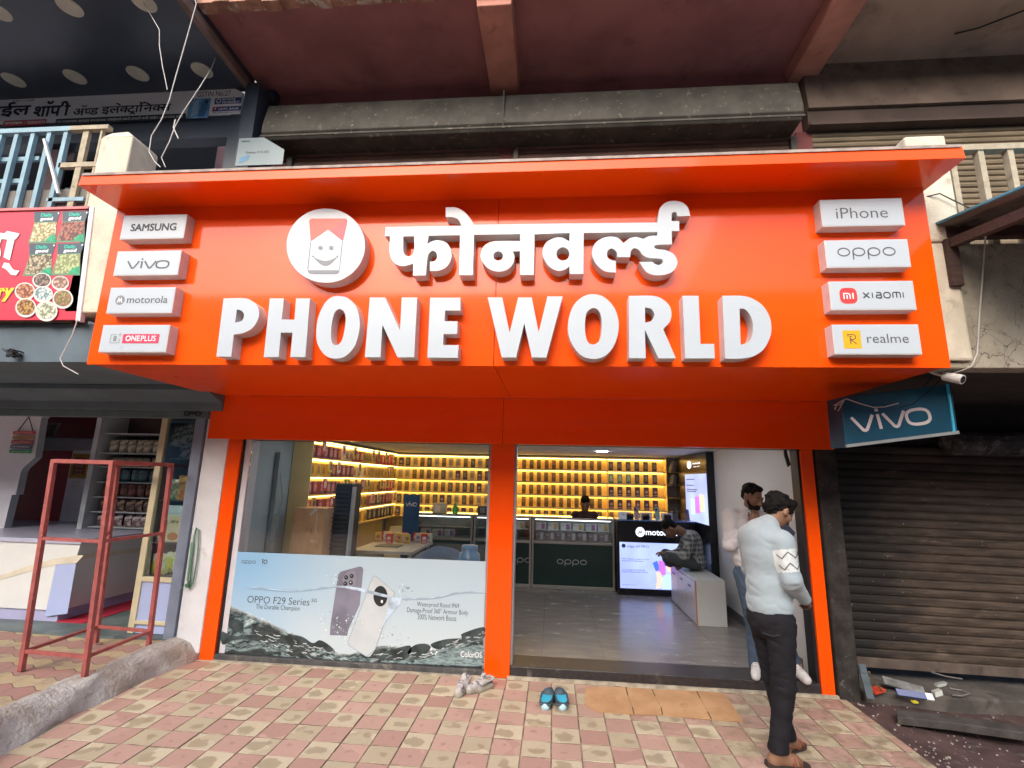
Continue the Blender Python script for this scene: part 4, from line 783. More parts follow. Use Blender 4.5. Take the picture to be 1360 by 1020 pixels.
rnd = random.Random(21); KR = mat('kraft_brown_box', (.135, .085, .045), .6, var=.15, scale=20)
KR2 = mat('kraft_label', (.22, .15, .085), .5)
plain = []; dark = []; purple = []; teal = []; white_ = []
for ri, z in enumerate(ROWS):
    x = -3.06
    while x < .93:
        if not (-.70 < x < -.58):
            q = (x + rnd.uniform(-.004, .004), 4.43 + rnd.uniform(0, .012), z - .001)
            if x < -.7: (white_ if rnd.random() < .28 else dark if rnd.random() < .4 else purple if rnd.random() < .3 else plain).append(q)
            else: (dark if ri == 4 else plain).append(q)
        x += .1395
    x = 1.06
    while x < 2.0:
        q = (x, 4.43 + rnd.uniform(0, .01), z - .001); (teal if ri == 1 and x < 1.45 else purple if ri in (2, 3) and x < 1.9 else dark if ri in (0, 1) else plain).append(q); x += .158
spread(pbox('phone_box', .072, .05, .170, [KR, KR2], 'plain kraft brown slim phone box standing on the yellow lit back shelf', 'kraft phone boxes on the back shelf', motif=3), plain)
spread(pbox('phone_box', .078, .05, .168, printed('charcoal_box', (.05, .045, .05), (.17, .15, .16)), 'charcoal phone box with grey print on the yellow lit back shelf', 'charcoal phone boxes on the back shelf', motif=1), dark)
spread(pbox('phone_box', .084, .05, .168, printed('plum_box', (.055, .03, .06), (.33, .28, .42)), 'plum phone box with pale circle print on the yellow lit back shelf', 'plum phone boxes on the back shelf', motif=2), purple)
spread(pbox('phone_box', .084, .05, .168, printed('teal_box', (.06, .16, .155), (.30, .42, .40)), 'teal phone box on the second row of the yellow lit back shelf', 'teal phone boxes on the back shelf', motif=1), teal)
spread(pbox('phone_box', .085, .05, .172, printed('pale_box', (.46, .40, .33), (.25, .22, .2)), 'pale printed phone box on the left part of the yellow lit back shelf', 'pale phone boxes on the back shelf', motif=1), white_)
R90 = math.radians(90); kinds = [('red_pack', (.42, .035, .03), (.6, .5, .4), 'red accessory pack on the yellow lit side shelf'), ('white_pack', (.50, .47, .43), (.3, .1, .08), 'white accessory pack on the yellow lit side shelf'), ('black_pack', (.03, .03, .035), (.35, .3, .25), 'black accessory pack on the yellow lit side shelf'), ('maroon_pack', (.16, .03, .06), (.45, .2, .25), 'maroon accessory pack on the yellow lit side shelf'), ('yellow_pack', (.50, .33, .06), (.25, .16, .05), 'yellow accessory pack on the yellow lit side shelf')]
bins = [[] for _ in kinds]
for ri, z in enumerate(ROWS):
    y = 1.12; kk = rnd.randrange(5)
    while y < 4.3:
        if rnd.random() < .22: kk = rnd.randrange(5)
        bins[kk].append((-2.99 - rnd.uniform(0, .02), y, z - .001, R90)); y += rnd.choice([.13, .145, .17, .21])
for kd, pl_ in zip(kinds, bins): spread(pbox('accessory_pack', .105, .06, .165 if kd[0] != 'white_pack' else .15, printed(kd[0], kd[1], kd[2]), kd[3], kd[3].split(' on ')[0] + 's on the side shelf', 'pack', motif=1), pl_)
t = thing('corner_shelf', (2.2, 4.3, .1), 'narrow wooden shelf with leaning packs in the right back corner', 'shelf')
b = MB(); b.box(2.27, 2.295, 4.12, 4.6, .9, 2.215)
for z in ROWS: b.box(2.07, 2.27, 4.12, 4.6, z - .018, z - .002)
b.build('shelf_boards', mat('brown_laminate', (.28, .19, .10), .5, var=.1), t)
b = MB()
for z in ROWS[:2]:
    for i in range(5): b.beam((2.12, 4.2 + .08 * i, z), (2.17, 4.23 + .08 * i, z + .17), .012, .07)
b.build('leaning_pack', mat('pale_leaning_pack', (.42, .40, .38), .5, var=.2), t)
# glass display counters
DGREEN = mat('deep_green_panel', (.012, .040, .034), .35, var=.1); ALU = mat('brushed_aluminium', (.42, .41, .38), .4, metal=.5, var=.06); CASEG = glass('case_glass', (.93, .97, .96))
CASEW = mat('case_white_board', (.48, .47, .46), .5)
labs = ['glass topped display counter with green front left of the pillar, behind the shop window', 'glass topped display counter just right of the middle pillar, front partly cut off', 'glass topped display counter with a green front between its neighbour and the black stand']
for (x0, x1), lb in zip(((-2.3, -1.30), (-1.28, -.345), (-.335, .965)), labs):
    t = thing('display_counter', ((x0 + x1) / 2, 3.3, .1), lb, 'counter')
    MB().box(x0 + .03, x1 - .03, 3.315, 3.80, .15, .765).build('front_panel', DGREEN, t)
    b = MB(); b.box(x0, x0 + .03, 3.30, 3.84, .10, 1.17); b.box(x1 - .03, x1, 3.30, 3.84, .10, 1.17); b.box(x0 + .03, x1 - .03, 3.30, 3.84, .77, .81); b.box(x0 + .03, x1 - .03, 3.30, 3.33, 1.145, 1.175); b.box(x0 + .03, x1 - .03, 3.30, 3.80, .10, .148)
    b.build('metal_frame', ALU, t, bevel=.003)
    MB().box(x0 + .03, x1 - .03, 3.80, 3.83, .812, 1.14).box(x0 + .03, x1 - .03, 3.50, 3.78, .952, .958).build('inner_shelf', CASEW, t)
    MB().box(x0 + .03, x1 - .03, 3.306, 3.310, .812, 1.143).box(x0, x1, 3.335, 3.84, 1.176, 1.182).build('case_glass', CASEG, t)
    MB().box(x0 + .05, x1 - .05, 3.345, 3.355, 1.13, 1.143).build('case_light', glow('case_light_glow', (.95, .95, 1), 2.2), t)
    fp = t.children[0]; cx = (x0 + x1) / 2 if x0 > -1 else x0 + .72
    MB().deco(w_oppo(.2), PY(3.315), (cx - .25, .44, cx + .22, .545), .002).build('lettering', mat('silver_letter_%d' % int(cx * 10), (.42, .47, .46), .3, metal=.3), fp)
    nb = int((x1 - x0) / .19)
WB = [mat('white_phone_carton', (.62, .62, .64), .45, var=.03), mat('carton_print_plum', (.30, .12, .30), .4, var=.6, scale=14)]
WB2 = [WB[0], mat('carton_print_amber', (.50, .30, .08), .4, var=.6, scale=14)]; WB3 = [mat('mauve_carton', (.28, .20, .27), .45, var=.2), WB[0]]
def carton(nm, ms, label, group, places, w_=.17, h=.115):
    b = MB(); b.box(-w_ / 2, w_ / 2, 0, .04, 0, h); pl = Plane((0, 0, 0), (1, 0, 0), (0, 0, 1))
    b.deco(g_rect(), pl, (w_ * .05, h * .12, w_ * .38, h * .88), .001, 1); b.deco(g_rect(), pl, (-w_ * .42, h * .62, -w_ * .15, h * .70), .001, 1)
    spread(tag(b.build(nm, ms, loc=(0, 0, 0), bevel=.002, seg=1), label, 'box', group), places)
pa = []; pb = []; pc = []
for i in range(6): (pa if i % 2 == 0 else pb).append((-.20 + .205 * i, 3.56, .958))
for i in range(7): pc.append((-.215 + .172 * i, 3.40, .811))
for i in range(3): pb.append((-.95 + .2 * i, 3.56, .958)); pc.append((-1.0 + .18 * i, 3.40, .811)); pa.append((-2.1 + .2 * i, 3.42, .811))
carton('phone_carton', WB, 'white phone carton with plum picture inside the glass counter', 'plum picture cartons in the counter', pa)
carton('phone_carton', WB2, 'white phone carton with amber picture inside the glass counter', 'amber picture cartons in the counter', pb)
carton('phone_carton', WB3, 'mauve phone carton on the bottom of the glass counter', 'mauve cartons in the counter', pc, .15, .13)
# black branded stand with a glowing poster
BLK = mat('black_gloss_panel', (.010, .010, .014), .25, var=.1); Y0 = 3.1
t = thing('brand_counter', (1.55, Y0, .1), 'black phone brand counter with a glowing white poster front and white round emblem', 'counter')
MB().box(.985, 2.17, Y0, 3.55, .097, 1.175).build('body', BLK, t, bevel=.004)
SCRN = NT('lit_poster'); o = SCRN.obj(); n1 = SCRN.noise(o, 1.6, 2); col = SCRN.mix(SCRN.ramp(n1, .35, .65), (.36, .44, .95), (.50, .62, 1.0)); SCRN.set(col=(.1, .1, .1), em=col, es=.62); SCRN = SCRN.m
Z5, S5 = (810, 680), 6.375
def pr5(*r): return rectY(Y0 - .006, Z5, S5, *r)
x0, z0, _, z1 = pr5(85, 255, 200, 645)
sc_ = MB().box(x0, 2.03, Y0 - .006, Y0 - .0005, z0, z1).build('lit_poster', SCRN, t)
pl = PY(Y0 - .006); EM_ = [glow('print_navy', (.02, .03, .10), .3), glow('print_blue', (.04, .10, .85), 1.0), glow('print_violet', (.34, .10, .62), 1.0), glow('print_skin', (.80, .42, .30), .9), glow('print_denim', (.30, .45, .80), 1.0), glow('print_rose', (.80, .25, .45), .8)]
b = MB(); b.deco(g_disc(), pl, pr5(99, 268, 133, 303), .001, 0); b.deco(g_text('edge 60 PRO', .0), pl, pr5(146, 280, 330, 308), .001, 0)
for i, r in enumerate(((100, 392, 335, 405), (100, 408, 285, 420), (102, 485, 295, 497), (102, 502, 320, 514), (105, 612, 220, 620))): b.deco(g_squig(18, i), pl, pr5(*r), .001, 0)
def p5(pts): return [(on(1, Y0 - .006, zp(Z5, S5, *p)).x, on(1, Y0 - .006, zp(Z5, S5, *p)).z) for p in pts]
b.deco(g_poly(p5([(362, 432), (400, 412), (425, 490), (390, 503)])), pl, None, .001, 1); b.deco(g_poly(p5([(412, 412), (470, 415), (472, 535), (415, 532)])), pl, None, .0014, 2)
b.deco(g_poly(p5([(395, 505), (430, 510), (440, 560), (436, 640), (390, 648), (400, 580)])), pl, None, .0018, 3); b.deco(g_poly(p5([(475, 450), (510, 440), (530, 470), (525, 520), (490, 500)])), pl, None, .0018, 3)
b.deco(g_poly(p5([(440, 560), (470, 530), (540, 530), (560, 655), (442, 653)])), pl, None, .0012, 4)
b.build('print', EM_, sc_)
b = MB(); WG = [glow('white_emblem_glow', (.9, .95, 1), .75), BLK]
b.deco(g_disc(), PY(Y0), rectY(Y0, Z5, S5, 218, 128, 295, 210), .002, 0); b.deco(w_moto_m(), PY(Y0), rectY(Y0, Z5, S5, 236, 147, 277, 190), .003, 1)
r0 = rectY(Y0, Z5, S5, 303, 147, 478, 198); b.deco(g_text('motorola', .015), PY(Y0), (r0[0], r0[1], r0[0] + (r0[2] - r0[0]) * 1.52, r0[3]), .002, 0)
b.build('lit_lettering', WG, t)
MB().box(.99, 2.16, Y0 - .012, Y0 + .40, 1.176, 1.192).build('glass_top', mat('blue_glass_edge', (.10, .20, .45), .1, var=.05), t)
for i, (x, hgt, ms, lb) in enumerate(((1.30, .19, (.16, .05, .10), 'plum'), (1.62, .19, (.20, .38, .36), 'mint'), (1.90, .16, (.07, .06, .05), 'dark bronze'), (2.07, .17, (.05, .06, .07), 'slate'))):
    b = MB(); b.obox((x, 3.2, 1.195 + hgt / 2), (.036, 0, 0), (0, .006, 0), (0, .03, hgt / 2)); b.obox((x - .015, 3.186, 1.195 + hgt * .82), (.013, 0, 0), (0, .004, 0), (0, .002, .017), 1)
    tag(b.build('display_phone', [mat(lb.replace(' ', '_') + '_phone', ms, .25), BLK], loc=(x, 3.2, 1.195), bevel=.003), lb + ' coloured display phone standing on the black brand counter', 'phone')
for i, x in enumerate((1.12, 1.46, 1.78)): 
    b = MB(); b.box(x - .085, x + .085, 3.26, 3.275, 1.193, 1.30); b.deco(g_text('edge'), PY(3.26), (x - .05, 1.25, x + .01, 1.275), .001, 1)
    tag(b.build('spec_card', [PUREW, INK], loc=(x, 3.26, 1.193)), 'white phone specification card standing on the black brand counter', 'card', 'white cards on the brand counter')
for x in (1.20, 1.44, 1.77): tag(MB().obox((x, 3.19, 1.235), (.05, 0, 0), (0, .03, .012), (0, -.012, .035)).obox((x, 3.16, 1.205), (.03, 0, 0), (0, .02, 0), (0, 0, .011)).build('phone_cradle', BLK, loc=(x, 3.19, 1.195)), 'small black phone cradle on the black brand counter', 'phone cradle', 'phone cradles on the brand counter')
t = thing('brand_wall_panel', (2.24, 3.4, .1), 'tall black brand panel with a lit screen on the right wall of the shop', 'wall panel')
XP = 2.19; MB().box(XP, 2.299, 2.50, 4.05, .10, 2.22).build('body', BLK, t, bevel=.004)
pX = Plane((XP, 0, 0), (0, -1, 0), (0, 0, 1))
def xr(px): q = on(0, XP, px); return (-q.y, q.z)
a_ = xr((911, 631)); c_ = xr((940, 628)); e_ = xr((912, 690)); f2 = xr((941, 697)); u0, u1 = (a_[0] + e_[0]) / 2, (c_[0] + f2[0]) / 2; v0, v1 = (e_[1] + f2[1]) / 2, (a_[1] + c_[1]) / 2
s2 = MB().deco(g_rect(), pX, (u0, v0, u1, v1), .008).build('lit_screen', SCRN, t)
b = MB(); L = lambda x, y: (u0 + (u1 - u0) * x, v0 + (v1 - v0) * y)
for i, (x, mi) in enumerate(((.24, 4), (.46, 2), (.66, 3))): b.deco(g_round(1, 2, .1), pX, L(x, .14 + .05 * i) + L(x + .2, .48 + .05 * i), .010 + .0005 * i, mi)
for y, x1_ in ((.88, .4), (.75, .35), (.66, .5), (.62, .45)): b.deco(g_rect(), pX, L(.08, y) + L(.08 + x1_, y + .02), .010, 0)
b.build('print', EM_, s2)
hdr = MB(); hdr.deco(g_disc(), pX, xr((913, 623)) + xr((918, 612)), .004, 0); hdr.deco(g_text('motorola', .015), pX, xr((920, 617)) + xr((930, 613)), .004, 0); hdr.deco(g_text('edge 60', .02), pX, xr((921, 621)) + xr((929, 618.5)), .004, 0); hdr.build('lit_lettering', [WG[0]], t)
# white storage bench
GW = mat('grey_white_laminate', (.50, .52, .52), .35, var=.02); t = thing('storage_bench', (1.90, 2.2, .1), 'low white laminate cabinet with side doors used as a seat', 'cabinet')
MB().box(1.735, 2.075, 1.62, 2.90, .097, .62).build('carcass', GW, t, bevel=.004)
for i in range(3): d_ = MB().box(1.722, 1.734, 1.66 + .41 * i, 2.06 + .41 * i, .12, .58).build('door', mat('mauve_white_door_%d' % i, (.46, .46, .52), .3), t, bevel=.002); MB().box(1.714, 1.7215, 1.83 + .41 * i, 1.95 + .41 * i, .49, .51).build('handle', BLK, d_)
MB().box(1.728, 1.7345, 1.622, 1.655, .10, .60).build('edge_band', mat('orange_edge_band', (.42, .16, .06), .5), t)
# things behind the left window
CB = mat('corrugated_cardboard', (.60, .34, .18), .8, var=.1, scale=7, dirt=((.26, .14, .07, 1), 6, .55, .8)); TAPE = mat('clear_tape', (.46, .31, .19), .25)
t = MB().box(-2.96, -2.48, .80, 1.2, .097, .80).build('cardboard_carton', CB, loc=(-2.72, 1, .1), bevel=.006); tag(t, 'lower cardboard carton on the shop floor behind the window poster', 'carton')
t = thing('cardboard_carton', (-2.74, 1, .80), 'brown cardboard carton with tape marks standing high behind the shop window', 'carton')
MB().box(-3.0, -2.62, .80, 1.1, .80, 1.375).build('box_body', CB, t, bevel=.008)
b = MB(); b.beam((-2.80, .797, 1.30), (-2.72, .797, 1.37), .03, .002, up=(0, 1, 0)); b.box(-2.72, -2.71, .796, .799, 1.1, 1.30); b.box(-2.76, -2.73, .796, .799, 1.0, 1.02); b.build('tape', mat('pale_tape', (.62, .58, .52), .4), t)
t = thing('tower_cooler', (-2.52, 1.15, .1), 'tall black louvred tower with a pale edge standing behind the shop window', 'tower')
MB().hexa([(-2.66, 1.0, .097), (-2.44, 1.0, .097), (-2.44, 1.35, .097), (-2.66, 1.35, .097), (-2.63, 1.04, 1.66), (-2.42, 1.02, 1.66), (-2.42, 1.34, 1.66), (-2.63, 1.34, 1.66)]).build('body', mat('matt_black_plastic', (.022, .024, .028), .5), t, bevel=.015)
b = MB()
for i in range(14): b.box(-2.64, -2.45, .99 + .0015 * i, 1.0 + .0025 * i, .9 + .05 * i, .915 + .05 * i)
b.build('louvre', mat('charcoal_louvre', (.05, .055, .06), .4), t)
MB().hexa([(-2.437, 1.0, .097), (-2.405, 1.0, .097), (-2.405, 1.1, .097), (-2.437, 1.1, .097), (-2.417, 1.02, 1.62), (-2.39, 1.02, 1.62), (-2.39, 1.1, 1.62), (-2.417, 1.1, 1.62)]).build('pale_edge', mat('grey_plastic_edge', (.45, .47, .49), .4), t, bevel=.008)
t = thing('desk', (-2.0, 1.9, .1), 'pale topped desk behind the tower and the shop window', 'desk')
MB().box(-2.55, -1.75, 1.45, 2.5, .80, .835).build('desktop', mat('beige_desktop', (.42, .38, .32), .4), t, bevel=.004)
for x in (-2.52, -1.82):
    for y in (1.5, 2.42): MB().box(x, x + .04, y, y + .04, .097, .80).build('leg', ALU, t)
tag(MB().obox((-2.2, 1.9, .842), (.16, 0, 0), (0, .11, 0), (0, 0, .006)).build('notebook', mat('olive_notebook', (.12, .11, .07), .6), loc=(-2.2, 1.9, .836), bevel=.002), 'dark flat notebook lying on the pale desk', 'notebook')
t = thing('plastic_chair', (-2.45, 2.75, .1), 'cream plastic chair behind the desk in the shop window', 'chair'); CR = mat('cream_plastic', (.55, .46, .30), .4)
MB().box(-2.65, -2.25, 2.6, 2.98, .50, .53).build('seat', CR, t, bevel=.01); MB().hexa([(-2.63, 2.96, .53), (-2.27, 2.96, .53), (-2.27, 2.99, .53), (-2.63, 2.99, .53), (-2.58, 3.05, .98), (-2.32, 3.05, .98), (-2.32, 3.08, .98), (-2.58, 3.08, .98)]).build('backrest', CR, t, bevel=.01)
for x in (-2.64, -2.29):
    for y in (2.62, 2.94): MB().box(x, x + .03, y, y + .03, .097, .50).build('leg', CR, t)
t = thing('display_standee', (-2.05, 2.5, .1), 'blue brand standee board behind the glass counter end in the window', 'standee')
bd = MB().box(-2.22, -1.98, 2.5, 2.52, .097, 1.50).build('board', mat('brand_blue_board', (.012, .06, .17), .35), t); MB().deco(w_vivo(.2), PY(2.5), (-2.19, 1.33, -2.02, 1.40), .002).build('lettering', PUREW, bd)
rnd = random.Random(17); cc_ = 0
SP = [('amber_pack', (.60, .40, .06), (.3, .1, .05), 'amber accessory pack standing on the pale desk'), ('scarlet_pack', (.55, .05, .04), (.6, .55, .5), 'scarlet accessory pack standing on the pale desk'), ('ivory_pack', (.55, .52, .46), (.15, .2, .4), 'ivory accessory pack standing on the pale desk')]
sb = [[], [], []]
for k in range(15): sb[k % 3].append((-2.50 + .052 * k, 2.28 + rnd.uniform(-.14, .14), .836, rnd.uniform(-.5, .5)))
for kd, pl_ in zip(SP, sb): spread(pbox('accessory_pack', .085, .045, .13, printed(kd[0], kd[1], kd[2]), kd[3], kd[0].replace('_', ' ') + 's on the desk', 'pack', motif=2), pl_)
SP = [('lemon_card', (.62, .50, .10), (.1, .1, .1), 'lemon hanging card pack under the side shelf boards'), ('white_card', (.60, .60, .58), (.5, .06, .05), 'white hanging card pack under the side shelf boards'), ('crimson_card', (.50, .03, .05), (.6, .55, .5), 'crimson hanging card pack under the side shelf boards')]
sb = [[], [], []]
for k in range(26): sb[rnd.randrange(3)].append((-2.925 + rnd.uniform(0, .015), 1.1 + .125 * k, rnd.choice([1.79, 2.02, 1.56, 1.33]), R90))
for kd, pl_ in zip(SP, sb): spread(pbox('hanging_card', .09, .012, .15, printed(kd[0], kd[1], kd[2]), kd[3], kd[0].replace('_', ' ') + 's on the side shelf', 'card pack', motif=1), pl_)
for k, (x, y, w_, h, c, lb) in enumerate(((-1.9, 3.44, .22, .16, (.50, .46, .38), 'beige'), (-1.15, 3.46, .20, .13, (.06, .06, .07), 'black'), (-1.0, 3.62, .16, .20, (.45, .45, .46), 'silver grey'), (-.75, 3.46, .24, .11, (.30, .05, .05), 'dark red'))):
    b = MB(); b.box(x - w_ / 2, x + w_ / 2, y, y + .14, 1.1825, 1.1825 + h); b.deco(g_rect(), PY(y), (x - w_ * .3, 1.20, x + w_ * .1, 1.18 + h * .8), .001, 1)
    tag(b.build('gadget_box', [mat(lb.replace(' ', '_') + '_gadget_box', c, .45), mat(lb.replace(' ', '_') + '_gadget_print', tuple(min(.7, v + .2) for v in c), .4)], loc=(x, y, 1.1825), bevel=.003), lb + ' gadget box standing on the glass counter seen through the window', 'box')
# blue bag (soft lump), jar and small bright items
def lump(name, prims, m_, label, cat, loc, vox=.012, k=.06):
    V, F = sdf_mesh(prims, vox, k, lambda X: .006 * np.sin(31 * X[..., 0] + 9 * X[..., 2]) * np.sin(23 * X[..., 1] + 17 * X[..., 2]))
    me = bpy.data.meshes.new(name); me.from_pydata((V - np.array(loc)).tolist(), [], F.tolist()); me.materials.append(m_); me.polygons.foreach_set('use_smooth', [True] * len(F)); me.update()
    bm = bmesh.new(); bm.from_mesh(me); bmesh.ops.recalc_face_normals(bm, faces=bm.faces); bm.to_mesh(me); bm.free()
    o = bpy.data.objects.new(name, me); COL.objects.link(o); o.location = loc; return tag(o, label, cat)
lump('travel_bag', [('e', (-1.28, 1.0, .62), (.36, .22, .36)), ('e', (-1.05, 1.0, .55), (.3, .22, .36)), ('e', (-1.45, 1.0, .55), (.25, .2, .34))], mat('navy_bag_cloth', (.012, .045, .11), .6, var=.3, scale=8), 'large dark blue cloth bag slumped behind the window poster', 'bag', (-1.28, 1.0, .10))
tag(MB().lathe((-.92, .8, .097), (0, 0, 1), [(0, .11), (.78, .12), (.84, .115), (.86, .09), (.90, .092), (.93, .085), (.935, .0)], 24).build('water_jar', mat('blue_jar_plastic', (.05, .17, .34), .3), loc=(-.92, .8, .1), smooth=True), 'blue plastic water jar behind the right end of the window poster', 'jar')
tag(MB().lathe((-1.62, 3.42, 1.182), (0, 0, 1), [(0, .045), (.10, .048), (.13, .02), (.17, .018), (.175, .0)], 16).build('green_bottle', mat('vivid_green_plastic', (.04, .40, .06), .3), loc=(-1.62, 3.42, 1.182), smooth=True), 'small vivid green bottle on the glass counter seen through the window', 'bottle')
t = MB().box(-3.19, -3.14, .62, .66, .4, 2.0).tube([(-3.16, .64, 1.9), (-3.10, .70, 1.5), (-3.12, .66, 1.0)], .006).build('cable_trunking', mat('grey_trunking', (.30, .33, .35), .5), loc=(-3.17, .64, .4)); tag(t, 'grey cable trunking on the left shop wall', 'trunking')
# ------------------------------------------------------------------ upstairs neighbour at the top left: dark soffit, banner, interior
t = thing('ceiling_canopy', (-5.5, -.9, 6.05), 'dark navy clad soffit with round recessed lights at the top left', 'canopy'); ZS = 6.05
MB().hexa([(-12, -1.75, ZS), (-3.46, -1.75, ZS), (-3.46, -.25, ZS), (-12, -.25, ZS), (-12, -1.75, ZS + .18), (-3.46, -1.75, ZS + .18), (-3.46, -.25, ZS + .18), (-12, -.25, ZS + .18)]).build('soffit', NAVY, t, bevel=.004)
LENS = mat('opal_lens', (.58, .56, .46), .5, var=.08, scale=9)
for yy, xs in ((-.565, [-3.85 - .755 * i for i in range(8)]), (-1.335, [-3.85 - .755 * i for i in range(8)])):
    for x in xs: MB().lathe((x, yy, ZS + .002), (0, 0, -1), [(0, .105), (.004, .105), (.007, .095)], 28).build('recessed_light', LENS, t)
MB().beam((-3.47, -1.75, ZS + .02), (-3.47, -.05, ZS - .0), .06, .09).build('edge_pipe', mat('brown_edge_pipe', (.20, .13, .11), .7, var=.2), t)
YB = -.30; ZU = (0, 110); SU = 4.0
q = lambda x, y: on(1, YB, zp(ZU, SU, x, y))
bn = thing('shop_banner', (-4.9, YB, 5.68), 'long white shop name banner with black lettering under the navy soffit', 'banner')
zb0, zb1 = q(700, 200).z, q(700, 50).z
xb1 = q(1284, 110).x
MB().add([(-8.5, YB, zb0 + .03), (xb1, YB, zb0 + .03), (xb1, YB, zb1 - .08), (xb1 - .14, YB, zb1), (-8.5, YB, zb1), (-8.5, YB + .02, zb0 + .03), (xb1, YB + .02, zb0 + .03), (xb1, YB + .02, zb1 - .08), (xb1 - .14, YB + .02, zb1), (-8.5, YB + .02, zb1)],
         [(0, 1, 2, 3, 4), (9, 8, 7, 6, 5), (0, 5, 6, 1), (1, 6, 7, 2), (2, 7, 8, 3), (3, 8, 9, 4), (4, 9, 5, 0)]).build('banner_sheet', mat('banner_white', (.88, .88, .89), .5, var=.04, scale=3), bn)
d = MB(); pl = PY(YB); ru = lambda *r: rectY(YB, ZU, SU, *r)
BL = mat('banner_black', (.015, .016, .03), .4)
W = {}
def ext(g): xs = [v[0] for v in g[0]]; return min(xs), max(xs)
def word(parts, bold):     # lay glyphs side by side; (glyph, advance tweak, cut fraction kept)
    x = 0; gs = []
    for it in parts:
        g = g_text(it[0], bold); a, b_ = ext(g); vs, fs = g; keep = it[2] if len(it) > 2 else 1
        if keep < 1:
            lim = a + (b_ - a) * keep; vs = [(min(vx, lim), vy) for vx, vy in vs]; b_ = lim
        gs.append(g_move((vs, fs), x - a + (it[1] if len(it) > 1 else 0), 0)); x += b_ - a + (it[1] if len(it) > 1 else 0) - .02
    return g_join(*gs)
def over(base, mark, dx, bold, dy=0):
    a, b_ = ext(base); g = g_text(mark, bold); c, e_ = ext(g); return g_join(base, g_move(g, b_ + dx - e_, dy))
w1 = word([('ा', 0), ('ई', 0), ('ल', 0)], 0); w2 = word([('श', 0), ('ा', 0), ('प', 0), ('ी', 0)], 0); w2 = g_join(w2, g_move(g_stroke(arc(0, 0, .13, .13, 180, 360, 8), .07), .80, .95))
w3 = word([('अ', 0), ('ण', 0, .52), ('ड', 0)], 0); w3 = g_join(w3, g_move(g_stroke(arc(0, 0, .13, .13, 180, 360, 8), .07), .66, .95))
e1 = word([('इ', 0), ('ल', 0), ('क', 0, .66), ('ट', 0), ('ा', 0), ('ि', 0), ('न', -.36), ('क', 0, .66), ('स', 0)], 0)
xs_ = ext(e1)
e1 = g_join(e1, g_move(g_stroke([(0, 0), (-.10, .13), (-.26, .20)], .075), .5 + .62, .72), g_move(g_stroke(arc(0, 0, .13, .13, 180, 360, 8), .07), 2.55, .95), g_move(g_stroke([(-.15, -.16), (0, 0), (.15, -.16)], .07), 2.05, -.03))
for g, r, k in ((w1, (-25, 108, 158, 182), .055), (w2, (184, 100, 368, 178), .055), (w3, (392, 120, 524, 172), .03), (e1, (544, 104, 906, 168), .03)): d.bold(g, pl, ru(*r), .002, 0, k)
d.deco(g_text('GSTIN No:27', .0), pl, ru(1050, 45, 1226, 72), .002, 0)
d.deco(g_rect(), pl, ru(300, 178, 985, 206), .002, 1); d.deco(g_text('सव परकारचया नामाकत कपनयाचया मोबाईलची वकरी-दरसती कली जाईल व करणयात यईल'), pl, ru(306, 184, 970, 202), .003, 3)
d.deco(g_rect(), pl, ru(20, 198, 245, 226), .002, 2); d.deco(g_text('9890094041 / 7028424024', .02), pl, ru(26, 204, 240, 219), .003, 3)
d.deco(g_squig(9, 77), pl, ru(70, 88, 186, 100), .002, 0)
d.deco(g_rect(), pl, ru(1000, 84, 1114, 188), .002, 4); d.deco(g_poly([(0, 0), (1, .2), (.9, 1), (.1, .9)]), pl, ru(1020, 90, 1056, 182), .003, 5); d.deco(g_poly([(0, 0), (.8, 0), (1, 1), (.3, 1)]), pl, ru(1058, 90, 1106, 180), .0035, 6); d.deco(g_disc(), pl, ru(1092, 92, 1106, 110), .004, 0)
d.deco(g_rect(), pl, ru(1142, 80, 1282, 112), .002, 7); d.deco(g_disc(), pl, ru(1150, 84, 1176, 110), .003, 3); d.deco(g_disc(), pl, ru(1155, 89, 1171, 105), .0035, 7); d.deco(g_text('BAJAJ', .03), pl, ru(1182, 83, 1250, 95), .003, 3); d.deco(g_text('FINSERV', .03), pl, ru(1182, 97, 1274, 109), .003, 3)
d.deco(g_rect(), pl, ru(1130, 126, 1280, 150), .002, 7); d.deco(g_rect(), pl, ru(1134, 129, 1154, 148), .003, 2); d.deco(g_disc(), pl, ru(1139, 134, 1149, 143), .0035, 3); d.deco(g_text('HDFC BANK', .03), pl, ru(1162, 132, 1272, 145), .003, 3); d.deco(g_text('We understand your world'), pl, ru(1130, 154, 1276, 162), .002, 0)
d.build('lettering', [BL, mat('banner_dark_strip', (.02, .025, .03), .4), mat('banner_red', (.5, .03, .05), .4), PUREW, mat('banner_sky_blue', (.16, .36, .58), .4, var=.3, scale=14), mat('banner_pale_blue', (.36, .58, .78), .4), mat('banner_mid_blue', (.07, .20, .42), .4), mat('banner_navy', (.02, .05, .22), .4)], bn)
up = thing('upstairs_shop', (-5, 1, 2.95), 'dim upstairs shop room with grey walls behind the blue railing', 'shop interior')
MB().box(-12, -3.36, -.27, -.12, 5.45, 5.72).box(-3.66, -3.34, -.29, .0, 2.92, 5.78).box(-3.46, -3.30, -.38, -.02, 2.92, 6.04).build('navy_lintel', NAVY, up)
MB().box(-12, -3.36, 2.6, 2.7, 2.9, 6.6).build('back_wall', mat('dim_grey_wall', (.36, .37, .39), .7, var=.08), up)
MB().box(-12, -3.30, -.10, .0, 5.70, 6.7).build('upper_wall', NAVY, up); MB().box(-4.95, -3.2, 1.2, 1.3, 2.92, 6.6).build('white_partition', mat('pale_partition', (.66, .67, .69), .7), up); MB().box(-12, -3.36, -.10, 2.6, 6.60, 6.66).build('ceiling_panel', mat('dim_ceiling', (.05, .055, .065), .7), up)
PB = mat('maroon_brown_pier', (.075, .035, .04), .7)
